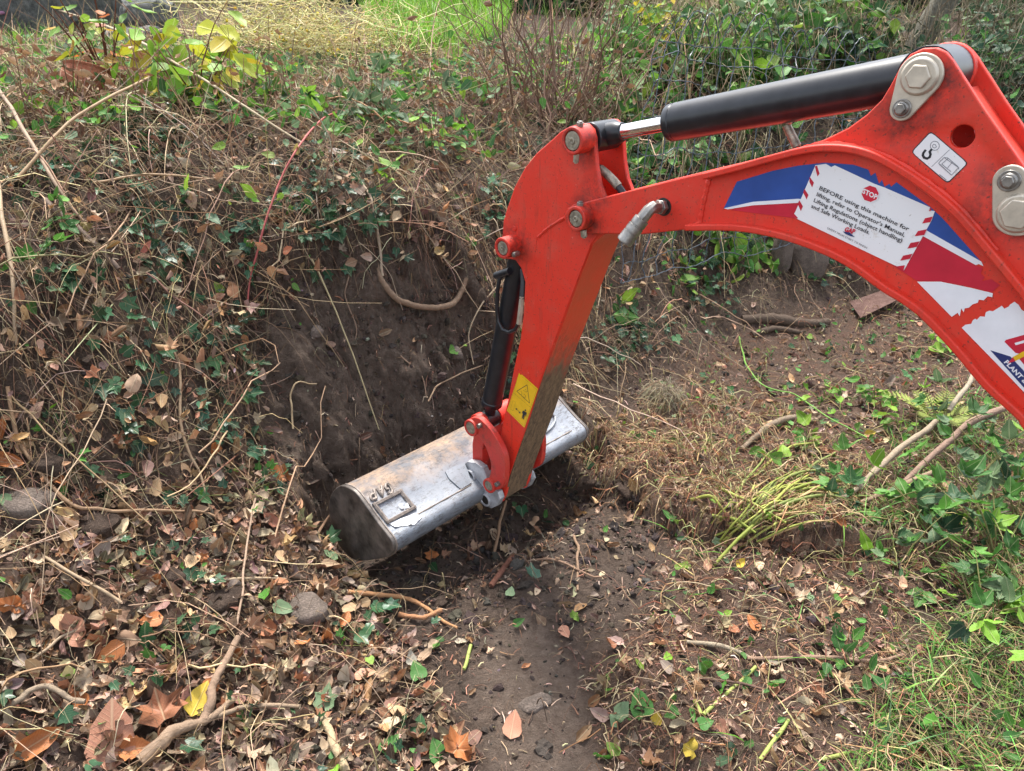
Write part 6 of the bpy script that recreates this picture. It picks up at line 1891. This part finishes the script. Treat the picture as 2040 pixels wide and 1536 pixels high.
# hedge that closes the view beyond the bank top
hedge = empty("hedge", (0.0, 10.5, 1.5), 0, "dense dark hedge closing the view beyond the bank top", "hedge")
sc = Scatter()
n = 12000
x = RNG.uniform(-9, 9.5, n); y = 10.5 + RNG.normal(0, .5, n) - .35 * np.abs(x) * .4; z = height(x, y) + RNG.uniform(0, 1.9, n) ** 1.1
p = np.stack([x, y, z], 1)
tint = pal(IVY + MID[2:4] + [(.04,.08,.03)], n, .3)
for i, (k_, tm) in enumerate(T_HE + T_OV[:2]):
    m = np.arange(n) % 5 == i
    sc.put(tm, p[m] - np.array(hedge.location), unit(RNG.standard_normal((m.sum(), 3)) + [0, 0, -.4]), unit(RNG.standard_normal((m.sum(), 3)) + [0, -.6, .8]), RNG.uniform(.08, .2, m.sum()), tint[m])
sc.build("foliage", M['leaf_green_s'], hedge)
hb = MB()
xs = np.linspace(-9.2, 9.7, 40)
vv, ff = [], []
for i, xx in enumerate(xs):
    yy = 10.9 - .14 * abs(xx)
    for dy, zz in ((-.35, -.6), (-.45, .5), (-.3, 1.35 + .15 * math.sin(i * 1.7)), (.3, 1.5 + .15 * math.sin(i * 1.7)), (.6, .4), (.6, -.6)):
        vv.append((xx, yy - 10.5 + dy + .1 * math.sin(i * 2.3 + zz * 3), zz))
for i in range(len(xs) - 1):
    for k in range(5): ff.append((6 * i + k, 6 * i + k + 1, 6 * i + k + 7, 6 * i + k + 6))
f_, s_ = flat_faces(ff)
mesh_np("shade_sheet", np.array(vv), f_, s_, simple("hedge gap shade", (.018, .022, .012), .9, 0, .5, 8), hedge, True)  # near-black sheet behind the leaves: shade of the gaps put into its colour

tuft = empty("dead_grass_tuft", tuple(hit(1322, 800)), 0, "rounded tuft of matted grey dead grass at the foot of the back bank", "grass tuft")
tb2 = np.array(tuft.location); sc = Scatter(); n = 700
a = RNG.uniform(0, 6.28, n); e_ = np.arccos(RNG.uniform(-.1, 1, n))
dr = np.stack([np.cos(a) * np.sin(e_), np.sin(a) * np.sin(e_), np.cos(e_)], 1)
tt_ = np.linspace(0, 1, 6)
P = (dr * RNG.uniform(.02, .08, n)[:, None])[:, None] + (unit(dr + .9 * RNG.standard_normal((n, 3))) * RNG.uniform(.04, .11, n)[:, None])[:, None] * tt_[None, :, None] + np.array([0, 0, -.09])[None, None] * (tt_ ** 2)[None, :, None]
P[..., 2] = np.maximum(P[..., 2] + .03, height(P[..., 0] + tb2[0], P[..., 1] + tb2[1]) - tb2[2] + .003)
sc.tubes(P, taper(n, 6, RNG.uniform(.0006, .0013, n)), pal([(.34,.29,.20),(.26,.22,.15),(.42,.36,.24),(.2,.16,.11)], n, .2))
sc.build("blades", M['stem_s'], tuft)
# heap of yellow flowering weed cut and left on the bank top
heap = empty("weed_heap", tuple(hit(600, 128)), 0, "heap of straw yellow cut weeds with tiny flowers on the bank top", "heap")
hb_ = np.array(heap.location)
sc = Scatter(); n = 1500
a = RNG.uniform(0, 6.28, n)
st0 = hb_ + np.stack([RNG.normal(0, .34, n), RNG.normal(0, .25, n), np.abs(RNG.normal(.05, .20, n))], 1)
dr = unit(np.stack([np.cos(a), np.sin(a) * .6, RNG.normal(.1, .35, n)], 1))
tt = np.linspace(0, 1, 5)
P = st0[:, None] + dr[:, None] * (tt[None, :, None] * RNG.uniform(.08, .35, n)[:, None, None]) + .03 * np.cumsum(RNG.standard_normal((n, 5, 3)), 1) * .4
P[..., 2] = np.maximum(P[..., 2], height(P[..., 0], P[..., 1]) + .01)
sc.tubes(P - hb_, taper(n, 5, RNG.uniform(.0012, .003, n)), pal([(.68,.60,.28),(.58,.52,.22),(.72,.64,.34),(.48,.46,.16)], n, .15), 3)
o = sc.build("stems", M['stem_s'], heap)
sc = Scatter(); n = 1500
p = hb_ + np.stack([RNG.normal(0, .30, n), RNG.normal(0, .22, n), np.abs(RNG.normal(.06, .12, n))], 1)
for i in range(3):
    m = np.arange(n) % 3 == i
    sc.put(lump(40 + i, 1), p[m] - hb_, rand_dirs(m.sum()), rand_dirs(m.sum()), RNG.uniform(.004, .010, m.sum()), pal([(.70,.52,.06),(.62,.54,.2),(.5,.46,.18)], m.sum(), .2))
sc.build("flowers", M['clod_s'], heap)

# ---------------------------------------------------------------- wire mesh fallen over the bank
fence = empty("wire_fence", tuple(hit(1300, 560)), 0, "slack wire mesh fence sagging down the bank behind the boom", "fence")
fo = np.array(fence.location)
NU, NV = 17, 9
gridp = np.zeros((NU, NV, 3))
for i in range(NU):
    s = i / (NU - 1)
    for j in range(NV):
        t = j / (NV - 1)
        u0, u1 = 1285 + 470 * s, 1200 + 480 * s
        v0, v1 = 70 + 55 * s, 640 - 130 * s
        bt = hit(u1, v1); rt = ray(u0, v0)
        tp = rt * ((np.hypot(bt[0], bt[1]) + .62) / np.hypot(rt[0], rt[1])) + np.array([0, 0, CAM_H])
        gridp[i, j] = tp * (1 - t) + bt * t + np.array([0, 0, .05 * math.sin(math.pi * t)])
for _ in range(6):
    gpad = np.pad(gridp, ((1, 1), (1, 1), (0, 0)), mode='edge')
    gridp = (gpad[1:-1, 1:-1] * 2 + gpad[:-2, 1:-1] + gpad[2:, 1:-1] + gpad[1:-1, :-2] + gpad[1:-1, 2:]) / 6
sag = .06 * np.sin(np.arange(NU)[:, None] * .8) * np.sin(np.arange(NV)[None] * .7)
gridp[..., 2] += .08 + .5 * sag; gridp[..., 1] -= .10 + .5 * sag
gridp += .009 * RNG.standard_normal(gridp.shape)
def wire(P, r=.0027, twist=True):
    P = np.array(spline(P, 6))
    k = np.arange(len(P))
    P = P + .002 * np.stack([np.sin(k * 1.6), np.zeros(len(P)), np.cos(k * 1.6)], 1)
    o = tube_obj("wire", P, [r, r], (.2, .2, .2), M['wire'], fence, 4)
for i in range(NU):
    P = list(gridp[i])
    if i + 2 < NU:                                   # each upright turns over in a hoop to the next but one
        a_, b_ = gridp[i, 0], gridp[i + 2, 0]
        h_ = np.linalg.norm(b_ - a_) * .6
        P = [b_ * (1 - t) + a_ * t + np.array([0, 0, h_ * math.sin(math.pi * t)]) for t in (.0, .2, .4, .6, .8)] + P
    wire(P)
for j in range(NV): wire(gridp[:, j])
tube_obj("wire", along([(1205,60,.25),(1300,40,.4),(1420,10,.5),(1560,-40,.6)], 4), [.0022, .0022], (.2, .2, .2), M['wire'], fence, 5)

# ---------------------------------------------------------------- single leaves on the litter and the floor
NAMED = {'rust orange': (.42,.15,.05), 'pinkish brown': (.46,.22,.14), 'tan': (.44,.29,.16), 'dark brown': (.15,.075,.045), 'chestnut': (.30,.12,.06), 'pale buff': (.50,.38,.26), 'grey brown': (.27,.21,.17),
         'yellow': (.60,.44,.06), 'lime': (.22,.36,.06), 'mid green': (.08,.22,.05), 'dark green': (.035,.11,.04), 'grey green': (.20,.30,.16)}
LT = {'flat': leaf_tmpl('ovate', .5, .35, .08, .5, 1, .68), 'curled': leaf_tmpl('ovate', 4.5, .9, .1, 1, 2, .75), 'hooked': leaf_tmpl('ovate', 1.2, 2.0, .2, 1, 3, .6), 'cupped': leaf_tmpl('ovate', 3.0, 1.6, .05, .4, 4, .85),
      'crumpled': leaf_tmpl('broad', .8, .9, .25, 2.6, 5, .7), 'domed': leaf_tmpl('ovate', -2.2, -.9, .1, .8, 6, .75), 'lobed': leaf_tmpl('ivy', .5, .4, .12, .6, 7), 'heart shaped': leaf_tmpl('heart', .5, .4, .12, .5, 8, .85),
      'folded': leaf_tmpl('serrate', .6, .4, .75, .4, 9, .6), 'slim': leaf_tmpl('lance', 1.2, .8, .2, .4, 10, .34), 'toothed': leaf_tmpl('serrate', .5, .4, .15, .6, 11, .62)}
GREENS = ('lime', 'mid green', 'dark green', 'grey green')
used = set()
def lay_leaf(u, v, size, colour, form, turn, label=None, lift=.010, tilt=.25, name=None, up=None):
    """turn: degrees the tip points, clockwise from straight up the photograph"""
    p = hit(u, v); nr = normal(p[0], p[1])
    Z = unit(nr * 1.0 + np.array([0, -.35, .25]) + tilt * RNG.standard_normal(3))
    a = math.radians(turn)
    Y = np.array([math.sin(a), math.cos(a) * .75, 0.0]); Y = Y + np.array([0, 0, 1]) * (-(Y @ Z) / Z[2])
    green = colour in GREENS
    mt = M['leaf_green'] if green else M['leaf_dry']
    c = np.array(NAMED[colour]) * RNG.uniform(.85, 1.15)
    Yn = unit(Y)
    o = put_leaf(name or ("green_leaf" if green else "dead_leaf"), mt.name + "L" + form, LT[form], mt, p + nr * lift - Yn * size * .5, Y, Z, size, c.clip(0, 1))
    tag(o, label, "leaf", "green leaves lying on the soil" if green else "dead leaves lying on the litter and soil")
    used.add(label)
    return o
hand = [(225,1470,.150,'pinkish brown','flat',-12,"biggest leaf, pinkish brown and veined, in the bottom corner"),(278,1500,.085,'rust orange','folded',75,"orange folded leaf under the biggest leaf"),
 (150,1435,.105,'pale buff','domed',50,"pale buff leaf tucked behind the biggest leaf"),(320,1425,.115,'chestnut','crumpled',-30,"crumpled red brown leaf beside the yellow spotted one"),
 (396,1402,.085,'yellow','flat',8,"yellow spotted leaf standing in the litter"),(75,1490,.100,'rust orange','curled',20,"rust orange curled leaf in the bottom corner"),
 (805,1412,.090,'tan','domed',55,"yellow brown domed leaf left of the trodden strip"),(1022,1452,.072,'pinkish brown','flat',8,"square pink leaf on the dark trodden strip"),
 (915,1500,.090,'rust orange','crumpled',30,"large orange crumpled leaf at the bottom edge"),(1274,1405,.070,'mid green','heart shaped',-8,"pointed fresh leaf behind the yellow one"),
 (1335,1418,.060,'mid green','slim',-50,"narrow fresh leaf beside the yellow one"),(1312,1434,.045,'yellow','cupped',30,"bright yellow leaf between two fresh leaves"),
 (1019,1186,.035,'grey green','heart shaped',10,"round pale green leaf on dark soil below the brown stick"),(1034,1246,.042,'mid green','folded',60,"shiny leaf at the head of the trodden strip"),
 (1145,1235,.036,'lime','crumpled',40,"yellow green leaf beside the trodden strip"),(1126,1268,.048,'pinkish brown','flat',160,"pink leaf standing beside the trodden strip"),
 (1475,1130,.042,'yellow','cupped',40,"yellow leaf under the cut bundle"),(1450,1118,.045,'grey green','domed',20,"pale green leaf beside the yellow one under the bundle"),
 (560,950,.085,'rust orange','crumpled',20,"orange shrivelled leaf at the corner of the cut"),(420,895,.055,'rust orange','cupped',-40,"glossy orange leaf in the middle of the litter slope"),
 (308,975,.052,'tan','heart shaped',10,"broad tan leaf in the middle of the litter slope"),(225,680,.070,'chestnut','domed',60,"chestnut leaf curled over a stem in the bank"),
 (240,880,.060,'chestnut','crumpled',-20,"dark red crumpled leaf on the litter slope"),(25,930,.085,'rust orange','curled',70,"orange rolled leaf at the photo's edge"),
 (15,855,.075,'rust orange','curled',40,"red brown rolled leaf at the photo's edge, above the other"),(433,581,.050,'lime','flat',-80,"lone lime leaf hanging at the cut's near edge"),
 (362,603,.042,'chestnut','flat',-90,"round chestnut leaf near the lone lime leaf"),(165,650,.060,'grey brown','curled',30,"grey brown rolled leaf hanging in the bank"),
 (180,1090,.060,'chestnut','domed',70,"shiny chestnut leaf on the largest clod"),(148,1085,.050,'tan','curled',10,"upright tan rolled leaf left of the chestnut one"),
 (312,1160,.048,'rust orange','hooked',10,"upright rust orange leaf beside the ivy"),(380,1130,.050,'tan','heart shaped',180,"tan pointed leaf hanging point down"),
 (40,1205,.050,'rust orange','hooked',60,"rust orange leaf curling up at the photo's edge"),(282,1270,.080,'dark green','toothed',-15,"dark green toothed leaf in the dark of the litter"),
 (160,1260,.090,'pinkish brown','crumpled',40,"pink crumpled leaf in the lower litter"),(450,1420,.060,'chestnut','crumpled',10,"red brown leaf beneath the forked arm"),
 (453,1325,.045,'dark brown','cupped',20,"dark polished leaf by the forked arm"),(560,1220,.062,'grey green','flat',80,"pale flat leaf near the earthy rounded stone"),
 (650,1400,.080,'grey green','lobed',5,"pale lobed leaf near the stubby stick"),(640,1445,.060,'dark green','lobed',60,"dark ivy leaf over the stubby stick"),
 (310,1362,.050,'dark green','lobed',-10,"dark ivy leaf above the red crumpled leaf"),(400,985,.060,'dark green','lobed',20,"largest ivy leaf on the litter slope"),
 (830,1342,.055,'mid green','heart shaped',-20,"plump green leaf left of the trodden strip"),(795,1450,.060,'dark green','lobed',30,"dark ivy leaf below the yellow brown one"),
 (838,1450,.050,'dark green','heart shaped',5,"second dark ivy leaf below the yellow brown one"),(780,1490,.055,'mid green','heart shaped',30,"fresh ivy leaf at the bottom edge"),
 (870,1500,.055,'mid green','heart shaped',-20,"fresh broad leaf beside the orange crumpled leaf"),(1235,1440,.070,'grey green','crumpled',130,"grey green shrivelled leaf below the fresh pair"),
 (1220,1500,.045,'lime','flat',-30,"lime leaf near the bottom edge of the floor"),(1372,1500,.055,'yellow','crumpled',-60,"yellow crumpled leaf at the bottom edge"),
 (1405,1450,.040,'mid green','heart shaped',70,"fresh leaf above the yellow crumpled one"),(1438,1355,.038,'mid green','flat',-40,"glossy leaf under the lime green stalk"),
 (1665,1232,.052,'tan','curled',80,"tan curled leaf lying on the open floor"),(1665,1040,.060,'rust orange','curled',120,"orange rolled leaf at the foot of the grey brown branch"),
 (860,1110,.050,'rust orange','crumpled',-10,"orange leaf in the shade of the bucket"),(865,1140,.050,'dark green','folded',150,"dark folded leaf under the orange one by the bucket"),
 (1130,1050,.042,'dark green','folded',-20,"dark folded leaf standing on soil in front of the arm"),(1730,870,.060,'yellow','folded',60,"pale yellow leaf hanging by the branches"),
 (1805,865,.055,'tan','folded',-80,"parchment tan leaf hanging by the fern"),(1585,675,.030,'tan','crumpled',30,"small tan leaf in front of the dark log"),(1360,1080,.050,'dark green','slim',100,"dark slim leaf at the edge of the bare soil")]
for u, v, s, c, f, t, l in hand:
    lay_leaf(u, v, s, c, f, t, l, lift=.016 if s > .06 else .012)

MARKS = [("the biggest leaf",225,1470),("the forked branch",435,1420),("the pale grey stone",48,1000),("the largest clod",195,1050),("the ivy sprig",330,1130),("the largest ivy leaf",400,985),("the bucket's dark end",690,1050),
         ("the earthy rounded stone",615,1222),("the prickly stem",800,1215),("the yellow brown leaf",805,1412),("the orange crumpled leaf",915,1500),("the square pink leaf",1022,1452),("the fresh leaf pair",1300,1410),
         ("the level twig",1640,1320),("the lime green stalk",1450,1385),("the cut bundle",1550,1010),("the curved root",1550,860),("the runner",1540,780),("the rusty sheet",1740,620),("the dark log",1570,645),("the tan floor leaf",1665,1232),
         ("the stubby stick",670,1490),("the red crumpled leaf",320,1425),("the dark toothed leaf",282,1270),("the orange shrivelled leaf",560,950),("the hanging stem",365,820),("the near stalk",40,600),("the round soil leaf",1019,1186),("the yellow bundle leaf",1475,1130)]
ARMP = [(1000,470),(1130,240),(1220,250),(1800,90),(1900,90),(2060,260),(2060,860),(1700,530),(1240,490),(1160,860),(1160,900),(1000,1010),(780,1115),(700,1115),(655,1010),(690,960),(920,850),(985,560)]
def where(u, v):
    nme, a, b = min(MARKS, key=lambda m: (m[1] - u) ** 2 + (m[2] - v) ** 2)
    dx, dy = u - a, v - b
    r = math.hypot(dx, dy)
    ang = math.degrees(math.atan2(dx, -dy)) % 360
    w = ["above", "up and right of", "right of", "down and right of", "below", "down and left of", "left of", "up and left of"][int((ang + 22.5) // 45) % 8]
    return ("just " if r < 55 else "well " if r > 130 else "") + w + " " + nme
DIRW = ["up", "up and right", "right", "down and right", "down", "down and left", "left", "up and left"]
dry_forms = ['flat', 'curled', 'hooked', 'cupped', 'crumpled', 'domed']
gr_forms = ['lobed', 'heart shaped', 'folded', 'slim', 'toothed']
def strew(n, mask, colours, forms, lo, hi, seed):
    pts = sample(n * 3, LO, HI, mask, near=1.9)
    u, v = photo_xy(pts)
    k = 0
    for p, a, b in zip(pts, u, v):
        if k >= n: break
        if not (10 < a < 2030 and 10 < b < 1526) or inpoly(a, b, ARMP): continue
        q = hit(a, b)
        if np.linalg.norm(q - p) > .06: continue
        c = colours[RNG.integers(len(colours))]; f = forms[RNG.integers(len(forms))]
        t = RNG.uniform(0, 360); s = lo + (hi - lo) * RNG.uniform() ** 1.5
        sw_ = "big" if s > lo + .6 * (hi - lo) else "small" if s < lo + .2 * (hi - lo) else "middling"
        lab = f"{sw_} {c} {f} leaf {where(a, b)}"
        if lab in used: lab += f", tip pointing {DIRW[int((t + 22.5) // 45) % 8]}"
        if lab in used or len(lab.split()) > 16: continue
        lay_leaf(a, b, s, c, f, t, lab, lift=.010 + .006 * RNG.uniform(), tilt=.4); k += 1
strew(165, lambda x, y, z, u, v: litter_mask(x, y, z, u, v) * ~inpoly(u, v, A_CUT), ['rust orange', 'pinkish brown', 'tan', 'dark brown', 'chestnut', 'pale buff', 'grey brown', 'tan', 'pale buff', 'grey brown'], dry_forms, .032, .072, 1)
strew(45, on(A_FLOORR), ['tan', 'chestnut', 'dark brown', 'pinkish brown', 'grey brown'], dry_forms, .025, .05, 2)
strew(75, lambda x, y, z, u, v: inpoly(u, v, A_FLOORR) * 1.0 + .6 * inpoly(u, v, A_LITTER) + .5 * inpoly(u, v, A_RGRASS), ['mid green', 'lime', 'grey green', 'dark green', 'mid green'], gr_forms, .022, .055, 3)
# ivy sprigs in the litter
for (u, v), l in [((330,1140),"ivy sprig with pale young leaves in the middle of the litter"),((400,985),"ivy sprig trailing over the litter slope"),((495,980),"ivy sprig at the corner of the cut"),((545,985),"small ivy sprig touching the cut's edge"),
                  ((370,1300),"ivy sprig above the forked arm"),((730,1290),"ivy sprig left of the trodden strip"),((500,1480),"ivy sprig by the bottom edge"),((150,900),"ivy sprig low on the bank at the photo's edge")]:
    plant("ivy_sprig", l, "ivy", hit(u, v), rs(4, .12, .85, .35), [(f"ivy{i}", IVYT[i]) for i in range(3)], M['leaf_green'], IVY + MID[:2], .042, 3, (.22,.25,.08), .0014, group="ivy sprigs in the litter", petiole=.02)
